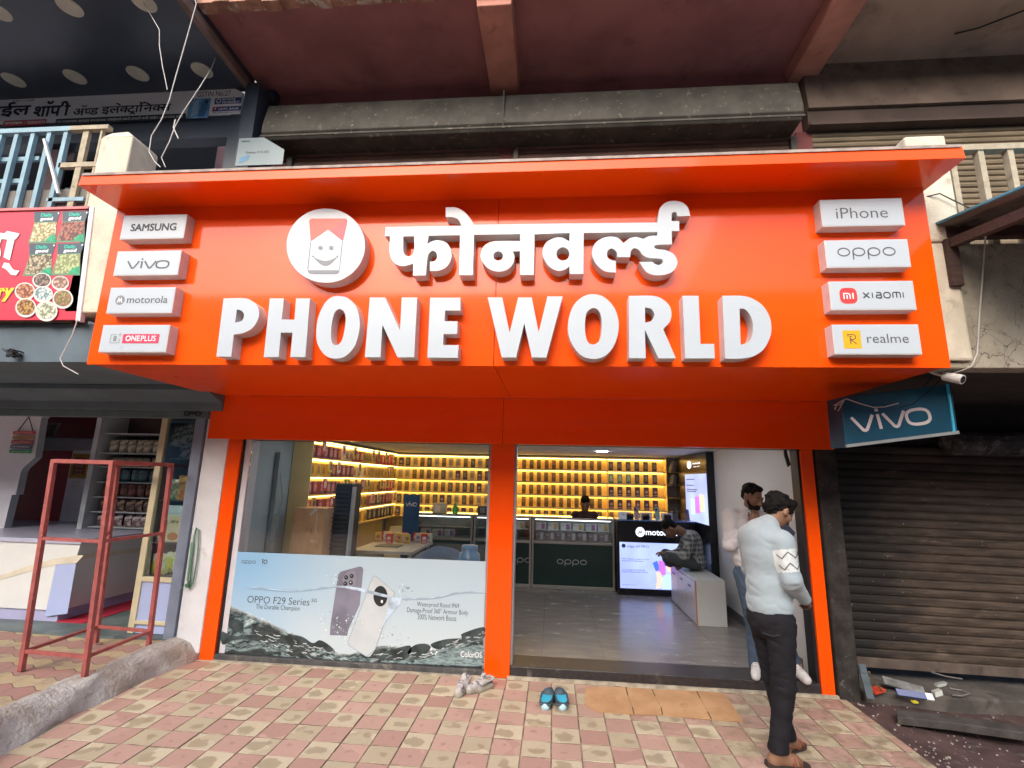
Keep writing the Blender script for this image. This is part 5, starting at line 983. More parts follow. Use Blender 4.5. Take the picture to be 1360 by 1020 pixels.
for r in ((-4.75, -4.62, .9, 1.19, 2.92, 6.58), (-7.9, -7.5, 1.8, 2.1, 2.92, 6.58), (-5.95, -5.72, -.2, -.1, 2.92, 5.45)): MB().box(*r).build('pier', PB, up)
MB().box(-5.72, -5.2, -.16, -.14, 2.92, 5.3).build('glass_door', glass('tinted_door_glass', (.45, .50, .52)), up)
b = MB(); b.deco(ring(.16, .10, .02, -5.43, 4.95), PY(-.16), None, .004); b.deco(ring(.13, .07, .02, -5.52, 4.72), PY(-.16), None, .004); b.deco(ring(.1, .1, .02, -5.36, 4.62), PY(-.16), None, .004); b.build('door_lettering', BL, up.children[-1])
MB().box(-4.4, -3.9, .3, .6, 6.56, 6.58).build('tube_light', glow('tube_glow', (.9, 1, 1), 30), up)
MB().box(-6.5, -6.1, .9, 1.2, 6.56, 6.58).build('tube_light', glow('tube_glow_far', (1, .95, .85), 12), up)
t = thing('wall_poster', (-3.5, -.36, 5.1), 'pale blue phone poster on the dark pier above the sign', 'poster')
r = rectY(-.385, (0, 110), 4.0, 1262, 295, 1370, 440); MB().add([(r[0], -.39, r[1]), (r[2] + .30, -.39, r[1]), (r[2] + .30, -.39, r[3] - .16), (r[2] + .05, -.39, r[3]), (r[0], -.39, r[3])], [(0, 1, 2, 3, 4)]).build('sheet', mat('ice_blue_print', (.24, .31, .33), .4, var=.03), t)
b = MB(); b.deco(g_text('SAMSUNG', .03), PY(-.39), (r[0] + .03, r[3] - .05, r[0] + .13, r[3] - .03), .002, 0); b.deco(g_text('Galaxy F15 5G', .0), PY(-.39), (r[0] + .10, r[3] - .20, r[0] + .36, r[3] - .165), .002, 0); b.deco(g_poly([(0, 0), (.9, .5), (1, 1.2), (0, .8)]), PY(-.39), (r[0] + .04, r[1] + .02, r[0] + .15, r[1] + .13), .002, 1); b.build('print', [INK, mat('print_steel_blue', (.10, .26, .42), .4)], t.children[0])
# ------------------------------------------------------------------ red banner of the dry fruit shop
RB = thing('shop_banner', (-5, YP - .06, 2.93), 'red dry fruit shop banner with snack packets and bowls of nuts printed on it', 'banner'); YR = YP - .06
MB().hexa([(-9, YR, 2.935), (-3.832, YR, 2.930), (-3.832, YR + .02, 2.930), (-9, YR + .02, 2.915), (-9, YR, 3.905), (-3.920, YR, 3.915), (-3.920, YR + .02, 3.915), (-9, YR + .02, 3.945)]).build('banner_sheet', mat('banner_crimson', (.62, .035, .065), .35, var=.08, scale=2, bump=.04, bscale=4), RB)
MB().hexa([(-3.829, YR - .012, 2.915), (-3.787, YR - .012, 2.915), (-3.787, YR + .03, 2.915), (-3.829, YR + .03, 2.915), (-3.918, YR - .012, 3.925), (-3.876, YR - .012, 3.925), (-3.876, YR + .03, 3.925), (-3.918, YR + .03, 3.925)]).build('side_tube', mat('white_tube', (.68, .70, .72), .4), RB, bevel=.004)
MB().box(-9, -3.922, YR - .014, YR + .03, 3.908, 3.93).build('top_tube', mat('pink_tube', (.62, .16, .16), .4), RB)
ZB, SB = (0, 270), 6.0; rb = lambda *r: rectY(YR, ZB, SB, *r); pb_ = lambda pts: [(on(1, YR, zp(ZB, SB, *p)).x, on(1, YR, zp(ZB, SB, *p)).z) for p in pts]
pl = PY(YR); b = MB()
def nuts(nm, a, c, e): 
    N = NT(nm); v = N.n('TexVoronoi'); N.l(N.obj(), v.inputs['Vector']); v.inputs['Scale'].default_value = 46; s = N.n('SeparateColor'); N.l(v.outputs['Color'], s.inputs[0])
    k = N.mix(s.outputs[0], a, c); N.set(col=N.mix(N.ramp(v.outputs['Distance'], .40, .62), k, e), rough=.4); return N.m
cols = [PUREW, mat('packet_slate', (.055, .085, .105), .4), mat('brand_mint', (.03, .50, .36), .4), mat('packet_green', (.02, .34, .16), .4, var=.3, scale=30), mat('packet_edge_green', (.13, .27, .16), .4),
        nuts('cashew_print', (.62, .55, .30), (.76, .70, .46), (.30, .24, .10)), nuts('almond_print', (.30, .10, .06), (.48, .19, .12), (.12, .04, .03)), nuts('pista_print', (.60, .54, .36), (.34, .25, .14), (.11, .09, .05)), nuts('raisin_print', (.38, .46, .20), (.52, .56, .30), (.22, .26, .10)),
        mat('bowl_white', (.66, .66, .62), .4), nuts('walnut_print', (.20, .14, .10), (.34, .25, .18), (.07, .05, .04)), nuts('peanut_print', (.46, .17, .08), (.66, .32, .16), (.2, .06, .03)), nuts('seed_print', (.40, .26, .18), (.62, .44, .34), (.22, .12, .08)), nuts('mixed_print', (.42, .34, .12), (.30, .10, .05), (.14, .14, .05)), nuts('date_print', (.58, .34, .07), (.40, .19, .05), (.14, .06, .02)), nuts('makhana_print', (.66, .72, .70), (.50, .56, .56), (.16, .26, .24)), nuts('cashew_bowl_print', (.58, .62, .46), (.70, .72, .58), (.24, .26, .16)), mat('letter_yellow', (.85, .62, .02), .4), mat('letter_shadow', (.18, .02, .03), .5)]
for (x0, y0, x1, y1, k) in ((240, 70, 465, 320, 5), (465, 65, 690, 312, 6), (200, 325, 430, 580, 7), (425, 322, 655, 575, 8)):
    w_ = x1 - x0; h = y1 - y0; lean = 34
    P = lambda u, v: (x0 + w_ * u + lean * (1 - v), y0 + h * v)
    b.deco(g_poly(pb_([P(.0, 0), P(.93, -.02), P(.84, .3), P(.93, 1), P(-.07, 1), P(.06, .4)])), pl, None, .0015, 4)
    b.deco(g_poly(pb_([P(.0, 0), P(.93, -.02), P(.86, .30), P(.06, .33)])), pl, None, .002, 1); b.deco(g_poly(pb_([P(.06, .35), P(.86, .32), P(.86, .92), P(.0, .95)])), pl, None, .0024, k)
    b.deco(g_poly(pb_([P(.50, .92), P(.68, .76), P(.86, .72), P(.90, .96)])), pl, None, .0028, 3); b.deco(g_disc(10), pl, rb(P(.84, .02)[0], P(0, .02)[1], P(.84, .02)[0] + 13, P(0, .02)[1] + 12), .0028, 0)
    b.deco(g_text('Daily', .03), pl, rb(P(.24, 0)[0], P(0, .04)[1], P(.64, 0)[0], P(0, .18)[1]), .0026, 2); b.deco(g_text('good', .035), pl, rb(P(.22, 0)[0], P(0, .16)[1], P(.66, 0)[0], P(0, .30)[1]), .003, 0)
for i, (cx, cy, rx, ry, k) in enumerate(((338, 617, 76, 62, 10), (485, 638, 70, 58, 12), (205, 705, 82, 72, 11), (352, 728, 78, 66, 15), (508, 765, 82, 78, 13), (215, 835, 84, 78, 14), (380, 862, 88, 82, 16))):
    b.deco(g_poly(pb_(circ(cx, cy, rx, ry, 22))), pl, None, .004 + .001 * i, 9); b.deco(g_poly(pb_(circ(cx, cy - 4, rx * .86, ry * .82, 22))), pl, None, .0044 + .001 * i, k)
for off, o2, mi in ((.0022, 6, 18), (.0028, 0, 0)):
    b.deco(g_poly(pb_([(x + o2, y + o2) for x, y in [(-60, 232), (40, 240), (60, 222), (160, 243), (130, 285), (118, 288), (80, 455), (30, 430), (62, 290), (15, 285), (0, 330), (10, 400), (0, 440), (-60, 440)]])), pl, None, off, mi)
    b.deco(g_poly(pb_([(x + o2, y + o2) for x, y in [(18, 510), (35, 473), (75, 480), (100, 520), (120, 535), (158, 538), (130, 575), (90, 570), (55, 530)]])), pl, None, off, mi)
b.deco(g_text('ry', .05), pl, rb(-14, 680, 112, 790), .0025, 18); b.deco(g_text('ry', .045), pl, rb(-18, 674, 106, 784), .003, 17)
b.build('print', cols, RB.children[0])
# ------------------------------------------------------------------ grocery shop on the left, ground floor
GS = thing('grocery_shop', (-6, 1, .15), 'dry fruit shop room with white and maroon walls behind the red steel stand', 'shop interior')
LAV = mat('lavender_white_wall', (.80, .79, .85), .6, var=.04); MAR = mat('maroon_laminate', (.34, .022, .05), .45, var=.1)
N = NT('kadappa_floor'); o = N.obj(); N.set(col=N.mix(N.ramp(N.noise(o, 3, 5), .35, .7), (.08, .11, .115), (.15, .18, .18)), rough=.6); KAD = N.m
MB().box(-12, -3.62, -.02, 4.0, -.1, .165).build('stone_floor', KAD, GS)
MB().box(-12, -3.62, 3.0, 3.1, .165, 2.6).build('back_wall', LAV, GS); MB().box(-3.64, -3.60, .3, 3.0, .165, 2.6).build('side_wall', LAV, GS); MB().box(-12, -3.62, .25, 3.0, 2.595, 2.6).build('ceiling_panel', LAV, GS)
MB().box(-9.6, -7.21, 2.0, 2.05, .165, 2.02).build('maroon_panel', MAR, GS); MB().box(-9.6, -7.25, 2.4, 2.45, 2.1, 2.59).build('maroon_panel', MAR, GS)
MB().box(-9.6, -6.83, 1.95, 2.40, 2.03, 2.19).box(-9.6, -6.83, 1.93, 2.42, 2.19, 2.205).build('picture_ledge', mat('grey_ledge', (.28, .28, .32), .5), GS, bevel=.004)
MB().box(-7.21, -6.3, 2.0, 2.06, .165, 2.03).box(-7.21, -6.3, 2.42, 2.5, 2.03, 2.59).build('white_pier', LAV, GS)
# white stepped arch panel at the very left
b = MB(); sil = [(-9.5, .165), (-6.95, .165), (-6.905, 1.02), (-6.895, 1.41), (-6.84, 1.415), (-6.84, 1.70), (-6.82, 1.75), (-6.685, 1.89), (-6.715, 2.40), (-6.68, 2.43), (-6.70, 2.59), (-9.5, 2.59)]
b.extr([sil], PY(1.02), -.09, 0, 0, 1); b.build('arch_panel', [mat('white_laminate_panel', (.72, .72, .78), .4, var=.02), mat('grey_panel_edge', (.36, .40, .43), .4)], GS)
# shutter box of the grocery above its opening
t = thing('shutter_hood', (-6, -.2, 2.36), 'grey blue shutter hood over the dry fruit shop opening', 'shutter hood')
b = MB(); sec = [(.10, 2.595), (.10, 2.40), (-.02, 2.37), (-.10, 2.375), (-.12, 2.46), (-.30, 2.52), (-.34, 2.55), (-.34, 2.599), (.05, 2.599)]; n = len(sec)
x0, x1 = -12, -3.40; vs = [(x0, y, z) for y, z in sec] + [(x1, y, z) for y, z in sec]; b.add(vs, [(i, (i + 1) % n, n + (i + 1) % n, n + i) for i in range(n)] + [tuple(range(n)), tuple(range(n, 2 * n))]); b.build('sheet_hood', GREYB, t, bevel=.006)
MB().box(-12, -3.58, -.06, .0, 2.30, 2.372).build('bottom_rail', mat('blue_grey_rail', (.12, .17, .19), .5, var=.15), t, bevel=.004)
b = MB(); 
for x in (-3.80, -3.68): b.tube([(x + .03 * math.cos(a * .7), -.075, 2.345 + .02 * math.sin(a * .7)) for a in range(10)], .006, 6)
b.box(-3.78, -3.70, -.085, -.065, 2.34, 2.352); b.build('latch', WIREK, t)
# shop counter
t = thing('shop_counter', (-6.2, .5, .165), 'white counter with yellow curved band and blue panels in the dry fruit shop', 'counter')
CW = mat('counter_white', (.70, .72, .71), .35, var=.02); CBL = mat('counter_blue', (.40, .48, .74), .4, var=.02); CY = mat('counter_cream_band', (.66, .62, .50), .4); LAVE = mat('lavender_plinth', (.40, .40, .60), .4)
yc = .30; xc = -5.22
MB().hexa([(-9, yc, .28), (xc + .03, yc, .28), (xc + .03, 2.3, .28), (-9, 2.3, .28), (-9, yc, .955), (xc + .125, yc, .955), (xc + .125, 2.3, .955), (-9, 2.3, .955)]).build('cabinet', CW, t)
MB().box(-9, xc - .0, yc + .02, 2.28, .1655, .279).build('plinth', LAVE, t)
MB().box(-9, xc + .15, yc - .02, 2.32, .9555, 1.0).build('counter_top', mat('counter_lavender_top', (.44, .46, .60), .3), t, bevel=.004)
ZC, SCc = (0, 690), 4.857; pc_ = lambda pts: [(on(1, yc, zp(ZC, SCc, *p)).x, on(1, yc, zp(ZC, SCc, *p)).z) for p in pts]
b = MB(); pl = PY(yc); b.deco(g_poly(pc_([(362, 290), (492, 285), (436, 606), (290, 626)])), pl, None, .003, 0)
band = smooth([(-400, 440), (-150, 390), (0, 360), (180, 300), (370, 250), (500, 243)], 5)[:-5]; b.deco(g_poly(pc_(band + [(494, 282), (370, 288), (180, 338), (0, 390), (-150, 420), (-400, 470)])), pl, None, .004, 1); 
px_ = Plane((xc + .03, 0, .28), (0, 1, 0), Vector((.095, 0, .675)).normalized()); b.deco(g_poly([(.30, .575), (2.3, .49), (2.3, .43), (.30, .52)]), px_, None, .003, 1)
b.build('panel_trim', [CBL, CY], t)
tag(MB().box(xc + .005, xc + .33, .30, 2.5, .167, .172).build('floor_mat', mat('red_mat', (.45, .02, .05), .7), loc=(xc + .1, 1, .167)), 'red floor strip along the base of the dry fruit counter', 'mat')
tag(MB().box(-8.3, -7.2, .32, .335, 1.0, 1.19).build('acrylic_screen', glass('acrylic', (.85, .87, .9)), loc=(-7.7, .32, 1.0)), 'clear acrylic screen standing on the white counter', 'acrylic screen')
# display cabinet with cream frame at the right of the opening
t = thing('display_cabinet', (-4.0, .1, .17), 'tall glass display cabinet with cream frame and blue base beside the white wall', 'cabinet'); CF = mat('cream_frame', (.60, .54, .36), .45, var=.06)
c0, c1 = -4.20, -3.72
MB().box(c0, c0 + .065, .08, .13, .17, 2.37).box(c0, c1, .08, .13, 2.33, 2.37).box(c0 + .065, c1, .08, .11, .655, .70).box(c0 + .065, c1, .08, .11, .255, .29).build('cream_frame', CF, t, bevel=.003)
MB().box(c0 + .065, c1, .095, .58, .29, .655).box(c0 + .03, c1, .10, .58, .17, .255).build('blue_base', CBL, t)
MB().box(c0 + .03, c1, .56, .58, .70, 2.35).box(c0 + .005, c0 + .03, .13, .58, .17, 2.35).build('back_panel', mat('grey_blue_back', (.20, .25, .29), .4), t)
b = MB()
for z in (1.02, 1.45, 1.88): b.box(c0 + .065, c1, .13, .56, z, z + .012)
b.box(c0 + .03, c1, .13, .56, .70, .712); b.build('shelf_board', mat('dark_glass_shelf', (.10, .12, .13), .2), t)
MB().box(c0 + .065, c1, .100, .104, .70, 2.33).build('glass_front', CASEG, t)
MB().box(-3.735, -3.63, -.02, .14, .165, 2.33).build('side_jamb', mat('slate_blue_jamb', (.21, .25, .33), .5, var=.08), GS)
def pouch(label, group, cat, c, w_, h, dth, m_, places, nm='snack_pouch', motif=None):
    n, k = 9, 7; vs = []; b = MB()
    for s in (-1, 1):
        for j in range(n + 1):
            for i in range(k + 1):
                u = i / k * 2 - 1; v = j / n * 2 - 1; pz = (1 - u ** 4) * (1 - abs(v) ** 3); wv = w_ / 2 * (1 + .05 * abs(v) ** 6 - .04 * (1 - v * v))
                vs.append((u * wv, s * dth / 2 * pz, h / 2 * (v + 1) + .006 * math.sin(9 * u) * abs(v) ** 8))
    q = (k + 1) * (n + 1)
    for s in (0, 1):
        b.add(vs[s * q:(s + 1) * q], [(j * (k + 1) + i, j * (k + 1) + i + 1, (j + 1) * (k + 1) + i + 1, (j + 1) * (k + 1) + i) for j in range(n) for i in range(k)], 0)
    o = tag(b.build(nm, m_, loc=(0, 0, 0), smooth=True), label, cat, group); spread(o, places)
def foil(nm, a, c, sc_=18, rough=.3): 
    N = NT(nm); o = N.n('TexCoord').outputs['Object']; N.set(col=N.mix(N.ramp(N.noise(o, sc_, 3, .6, .5), .45, .55), a, c), rough=rough, metal=.0); return N.m
rnd = random.Random(9)
pouch('silver snack pouch hanging at the top of the cream framed cabinet', 'silver pouches in the cabinet', 'pouch', 0, .15, .22, .05, foil('silver_pouch', (.55, .56, .55), (.12, .12, .11), 22), [(-4.08, .2, 2.02, .2), (-3.97, .18, 2.05, -.15), (-3.86, .2, 2.02, .1), (-4.0, .25, 1.895, .1), (-3.87, .22, 1.895, 0)])
pouch('green and cream snack pouch on the middle shelf of the cabinet', None, 'pouch', 0, .15, .21, .05, foil('green_cream_pouch', (.05, .28, .16), (.56, .52, .36), 14), [(-4.06, .2, 1.462, .1)])
pouch('orange snack pouch with yellow streaks on the middle shelf of the cabinet', None, 'pouch', 0, .19, .25, .05, foil('orange_pouch', (.42, .16, .05), (.62, .42, .12), 16), [(-3.90, .19, 1.462, -.1)])
tag(MB().box(-4.09, -3.80, .17, .40, 1.25, 1.40).obox((-3.945, .168, 1.34), (.08, 0, 0), (0, .002, 0), (0, 0, .02)).build('tissue_box', mat('pale_blue_carton', (.50, .64, .70), .4, var=.1, scale=9), loc=(-3.95, .2, 1.25), bevel=.003), 'pale blue carton on a shelf of the cream framed cabinet', 'carton')
b = MB(); b.box(-4.02, -3.86, .16, .24, 1.034, 1.30); b.deco(g_disc(), PY(.16), (-4.0, 1.05, -3.88, 1.13), .001, 1); b.deco(g_squig(3, 5), PY(.16), (-3.98, 1.22, -3.90, 1.25), .001, 2)
tag(b.build('biscuit_box', [mat('cream_carton', (.66, .62, .44), .4), mat('orange_print', (.55, .22, .08), .4), INK], loc=(-3.94, .2, 1.034), bevel=.002), 'tall cream biscuit box with orange picture in the cabinet', 'box')
tag(MB().box(-4.12, -4.04, .17, .23, 1.034, 1.13).build('small_carton', mat('white_small_carton', (.6, .6, .58), .4, var=.1), loc=(-4.08, .2, 1.034), bevel=.002), 'small white carton beside the tall cream biscuit box', 'carton')
pouch('yellow pouch half hidden behind the tall cream biscuit box', None, 'pouch', 0, .13, .22, .05, foil('yellow_pouch', (.62, .50, .06), (.30, .24, .05)), [(-3.80, .22, 1.034, .3)])
pouch('lime and white pouch lying at the bottom of the cabinet', 'lime and white pouches in the cabinet', 'pouch', 0, .17, .20, .07, foil('lime_white_pouch', (.52, .60, .04), (.66, .70, .62), 11), [(-4.06, .2, .713, .15), (-3.92, .2, .73, -.1), (-3.79, .22, .76, .2), (-3.83, .3, .713, 0)])
# dark shelf unit with snack packets
t = thing('shelf_unit', (-5.5, 1.3, .97), 'dark shelf unit with rows of snack packets behind the counter', 'shelf unit'); sx0, sx1, sy = -5.58, -5.02, 1.25
DK = mat('dark_brown_shelf', (.075, .04, .042), .5); GR = mat('grey_shelf_edge', (.42, .46, .48), .4)
MB().box(sx0 - .5, sx1 + .3, sy + .38, sy + .40, .97, 2.56).box(sx1 + .06, sx1 + .14, sy, sy + .38, .97, 2.56).build('carcass', DK, t)
SR = [1.03, 1.22, 1.41, 1.60, 1.80, 1.98, 2.24]
b = MB()
for z in SR: b.box(sx0 - .45, sx1 + .06, sy + .02, sy + .38, z - .014, z)
b.build('shelf_board', GR, t); MB().box(sx0 - .52, sx0 - .45, sy - .05, sy + .38, .97, 2.56).build('side_post', GR, t)
for ri, (z, a, c, lb, h) in enumerate(((1.03, (.07, .04, .05), (.28, .24, .24), 'dark berry', .15), (1.22, (.03, .02, .02), (.16, .10, .07), 'dark brown', .15), (1.41, (.14, .055, .035), (.05, .03, .03), 'russet', .16), (1.60, (.03, .12, .145), (.05, .05, .06), 'teal', .16), (1.80, (.24, .22, .17), (.10, .09, .08), 'grey', .12), (1.98, (.34, .33, .26), (.13, .13, .10), 'pale foil', .18))):
    pouch('%s snack packet in its row on the dark shelf unit' % lb, '%s packets on the dark shelf unit' % lb, 'packet', 0, .12, h, .06, foil('packet_' + lb.replace(' ', '_'), tuple(x * 1.9 for x in a), tuple(x * 1.9 for x in c), 20), [(sx0 - .36 + .125 * i + rnd.uniform(-.01, .01), sy + .12, z, rnd.uniform(-.25, .25)) for i in range(10 if ri != 5 else 7)], nm='snack_packet')
# small things upstairs on the ledge and walls
t = thing('picture_frame', (-7.68, 2.05, 2.205), 'small framed picture standing on the grey ledge over the maroon panel', 'picture'); MB().obox((-7.70, 2.05, 2.325), (.105, 0, 0), (0, .01, 0), (0, .02, .12)).build('frame', mat('pewter_frame', (.26, .23, .21), .5), t); MB().obox((-7.70, 2.037, 2.325), (.08, 0, 0), (0, .002, 0), (0, .02, .095)).obox((-7.70, 2.032, 2.33), (.018, 0, 0), (0, .002, 0), (0, .008, .04)).build('picture', mat('sepia_picture', (.12, .08, .07), .4, var=.6, scale=22), t)
lump('cow_figurine', [('c', (-6.72, 2.1, 2.31), (-6.60, 2.1, 2.31), .050, .046), ('c', (-6.75, 2.1, 2.34), (-6.80, 2.08, 2.36), .03, .024)] + [('c', (x, y, 2.30), (x + .004, y, 2.222), .017, .013) for x in (-6.73, -6.60) for y in (2.075, 2.125)] + [('c', (-6.79, 2.06, 2.38), (-6.80, 2.05, 2.41), .008, .004), ('c', (-6.77, 2.10, 2.38), (-6.77, 2.11, 2.41), .008, .004), ('c', (-6.56, 2.1, 2.33), (-6.55, 2.1, 2.25), .007, .008)], mat('white_figurine', (.62, .62, .64), .35, dirt=((.1, .1, .1, 1), 22, .6, .65)), 'white cow figurine standing on the grey ledge', 'figurine', (-6.67, 2.1, 2.215), vox=.006, k=.02)
t = thing('framed_text', (-6.6, 1.97, 1.5), 'framed orange text panel on the white pier behind the stand', 'picture'); r = rectY(1.97, (0, 530), 6.375, 606, 465, 762, 672); MB().box(r[0], r[2], 1.955, 1.975, r[1], r[3]).build('frame', mat('gilt_frame', (.40, .20, .03), .4, var=.3, scale=12), t, bevel=.004)
b = MB(); b.deco(g_rect(), PY(1.955), (r[0] + .05, r[1] + .05, r[2] - .05, r[3] - .05), .002, 0)
for i in range(6): b.deco(g_squig(7, i), PY(1.955), (r[0] + .09, r[3] - .20 - .055 * i, r[2] - .09, r[3] - .165 - .055 * i), .003, 1)
b.build('text_sheet', [mat('brown_red_sheet', (.20, .05, .03), .5), mat('pale_text', (.55, .5, .42), .5)], t)
t = thing('hanging_sign', (-6.55, .98, 2.0), 'hanging string of five coloured name boards on the white arch panel', 'hanging sign'); YH = .995; Z7, S7 = (0, 530), 6.375
for i, (x0, y0, x1, y1, c) in enumerate(((115, 272, 300, 298, (.50, .05, .06)), (108, 310, 292, 342, (.50, .30, .15)), (98, 350, 282, 378, (.34, .06, .06)), (90, 388, 272, 420, (.08, .09, .20)), (82, 430, 266, 458, (.03, .30, .12)))):
    r = rectY(YH, Z7, S7, x0, y0, x1, y1); o = MB().box(r[0], r[2], YH - .008, YH + .004, r[1], r[3]).build('board', mat('name_board_%s' % 'abcde'[i], c, .5), t, bevel=.003)
    MB().deco(g_squig(8, 30 + i), PY(YH - .008), (r[0] + .03, r[1] + .012, r[2] - .03, r[3] - .010), .002).build('lettering', mat('board_text_%s' % 'abcde'[i], (.66, .6, .5) if i != 1 else (.15, .05, .03), .5), o)
a_ = on(1, YH, zp(Z7, S7, 244, 148)); c_ = on(1, YH, zp(Z7, S7, 150, 275)); e_ = on(1, YH, zp(Z7, S7, 280, 275)); MB().tube([c_, a_, e_], .006, 6).build('cord', WIREK, t)
# footwear at the counter foot
def sandal(loc, ang, m_, sole, label, group=None, nm='sandal', wd=.045):
    t = thing(nm, loc, label, 'sandal', group); R_ = Matrix.Rotation(ang, 3, 'Z'); o = Vector(loc)
    out = smooth([(-.03, -.13), (.03, -.13), (.038, -.05), (.030, .0), (.046, .08), (.03, .13), (-.02, .135), (-.045, .09), (-.032, .0), (-.038, -.06)], 4)
    b = MB(); pl = Plane(o, R_ @ Vector((1, 0, 0)), R_ @ Vector((0, 1, 0))); b.extr([out], pl, .0, .022, 0, 0); b.build('sole', sole, t, bevel=.004)
    b = MB()
    for s in (-1, 1): b.tube([o + R_ @ Vector(p) for p in ((0, .075, .026), (s * .02, .055, .045), (s * .040, .01, .030), (s * .042, -.03, .018))], [.007, .011, .012, .010], 7)
    b.build('strap', m_, t, smooth=True); return t
BRS = mat('brown_leather', (.10, .045, .03), .55, var=.25, scale=20); DSO = mat('dark_sole', (.035, .025, .022), .7)
sandal((-5.70, .04, .166), 1.3, BRS, DSO, 'brown sandal nearer the rack at the foot of the white counter'); sandal((-5.92, .02, .166), 1.45, BRS, DSO, 'brown sandal cut by the left edge at the foot of the white counter')
# ------------------------------------------------------------------ red oxide steel stand
t = thing('metal_stand', (-3.95, -.54, .15), 'empty red oxide steel frame stand on the raised paving', 'stand'); fx = {'fl': (-4.235, -.861), 'fr': (-3.65, -.895), 'br': (-3.69, -.238), 'bl': (-4.264, -.186)}
fx_t = {'fl': (-4.326, -.86), 'fr': (-3.747, -.89), 'br': (-3.749, -.24), 'bl': (-4.363, -.19)}
def LP(k, z): a, c = fx[k], fx_t[k]; u = (z - .15) / 1.67; return Vector((a[0] + (c[0] - a[0]) * u, a[1] + (c[1] - a[1]) * u, z))
for k in fx: MB().beam(LP(k, .155), LP(k, 1.83), .036, .036, up=(0, 1, 0)).build('leg', REDSTEEL, t, bevel=.002)
for z, w_ in ((1.815, .034), (1.17, .026), (.30, .026)):
    for a, c in (('fl', 'fr'), ('fr', 'br'), ('br', 'bl'), ('bl', 'fl')):
        if z > 1 and z < 1.5 and a in ('br', 'bl') : continue
        MB().beam(LP(a, z) + Vector((0, 0, .001)), LP(c, z), w_, w_).build('cross_bar', REDSTEEL, t, bevel=.002)
MB().beam(LP('fr', 1.20) , LP('bl', 1.17), .024, .024).build('cross_bar', REDSTEEL, t)
# ------------------------------------------------------------------ right-hand things: hanging sign, camera, debris
VB = NT('brand_blue_box'); o = VB.obj(); VB.set(col=VB.mix(VB.ramp(VB.noise(o, 2, 4), .35, .7), (.003, .045, .085), (.005, .085, .15)), rough=.4); VB = VB.m
t = thing('hanging_sign', (2.5, -1.0, 2.0), 'tilted blue phone brand light box hanging under the concrete edge on the right', 'sign')
c3 = lambda x, y: on(1, -1.0, zp((1080, 470), 4.857, x, y)); P = [c3(210, 604), c3(935, 515), c3(890, 195), c3(165, 345)]
P[3] = P[0] + (P[2] - P[1]) * 1.02
bk = Vector((-.02, .16, 0)); b = MB(); b.hexa([P[0], P[1], P[1] + bk, P[0] + bk, P[3], P[2], P[2] + bk, P[3] + bk]); b.build('box', VB, t, bevel=.004)
b = MB(); b.beam(P[0] + Vector((0, -.004, .01)), P[1] + Vector((0, -.004, .01)), .018, .022); b.build('bottom_frame', mat('grey_frame', (.24, .26, .27), .4), t); b = MB(); b.beam(P[1] + Vector((-.03, -.005, 0)), P[2] + Vector((-.03, -.005, 0)), .015, .012); b.build('side_frame', mat('bright_blue_frame', (.06, .42, .68), .4), t)
U_ = (P[1] - P[0]).normalized(); N_ = Vector((0, -1, 0)); V_ = N_.cross(U_)
pv = Plane(P[0], U_, Vector((0, 0, 1)) - U_ * U_.z); W_ = (P[1] - P[0]).length
l0 = c3(258, 502) - P[0]; l1 = c3(742, 340) - P[0]
MB().deco(w_vivo(.2), pv, (l0.dot(U_), (c3(330, 506) - P[0]).dot(pv.V), l1.dot(U_), (c3(655, 303) - P[0]).dot(pv.V) - .02), .004).build('lettering', mat('warm_white_letter', (.58, .52, .54), .4), t)
b = MB(); e1 = c3(215, 290); b.tube([c3(140, 360), c3(150, 325), c3(190, 300), e1, c3(300, 320), c3(390, 345), c3(460, 342), c3(550, 318)], .004, 6); b.tube([c3(130, 330), c3(170, 330), c3(200, 300), c3(160, 370)], .003, 6)
tag(b.build('loose_wire', WIREW, loc=tuple(c3(215, 290))), 'loose pale wires trailing over the tilted blue sign', 'wire')
b = MB(); b.tube([c3(560, 345), c3(640, 325), c3(700, 280), c3(760, 225), c3(830, 165)], .004, 6); b.tube([c3(700, 215), c3(740, 180), c3(775, 140)], .003, 6); tag(b.build('loose_wire', WIREK, loc=tuple(c3(640, 325))), 'loose black wire sagging over the letters of the tilted blue sign', 'wire')
CWH = mat('camera_white', (.60, .60, .58), .45); cc = on(1, -1.25, (1264, 501.5)); ax = Vector((.35, -.75, -.35)).normalized()
t = thing('security_camera', tuple(cc), 'small white bullet security camera at the lower right corner of the orange sign', 'camera')
MB().lathe(cc - ax * .05, ax, [(0, .0), (.003, .03), (.09, .033), (.115, .033), (.116, .026)], 20).build('housing', CWH, t, smooth=False); MB().lathe(cc + ax * .0655, ax, [(0, .026), (.001, .0255)], 18).build('lens_face', BLK, t)
MB().tube([cc - ax * .045, cc - ax * .05 + Vector((-.02, .05, .03)), Vector((2.56, -1.2, 2.62))], .010, 8).build('bracket', CWH, t)
tag(MB().tube([cc - ax * .04, on(1, -1.31, (1290, 487)), on(1, -1.31, (1298, 470)), on(1, -1.31, (1301, 420)), on(1, -1.32, (1305, 370)), on(1, -1.33, (1308, 325)), on(1, -1.6, (1309, 312))], .005, 7).build('camera_cable', WIREW, loc=tuple(cc)), 'white cable running up the cracked wall from the security camera', 'cable')
tag(MB().tube([(2.56, -1.28, 3.84), on(1, -1.38, (1248, 257)), on(1, -1.38, (1266, 266)), on(1, -1.4, (1285, 275)), on(1, -1.4, (1300, 282))], .005, 6).build('black_cable', WIREK, loc=(2.56, -1.28, 3.84)), 'black cable running from the orange sign to the awning', 'cable')
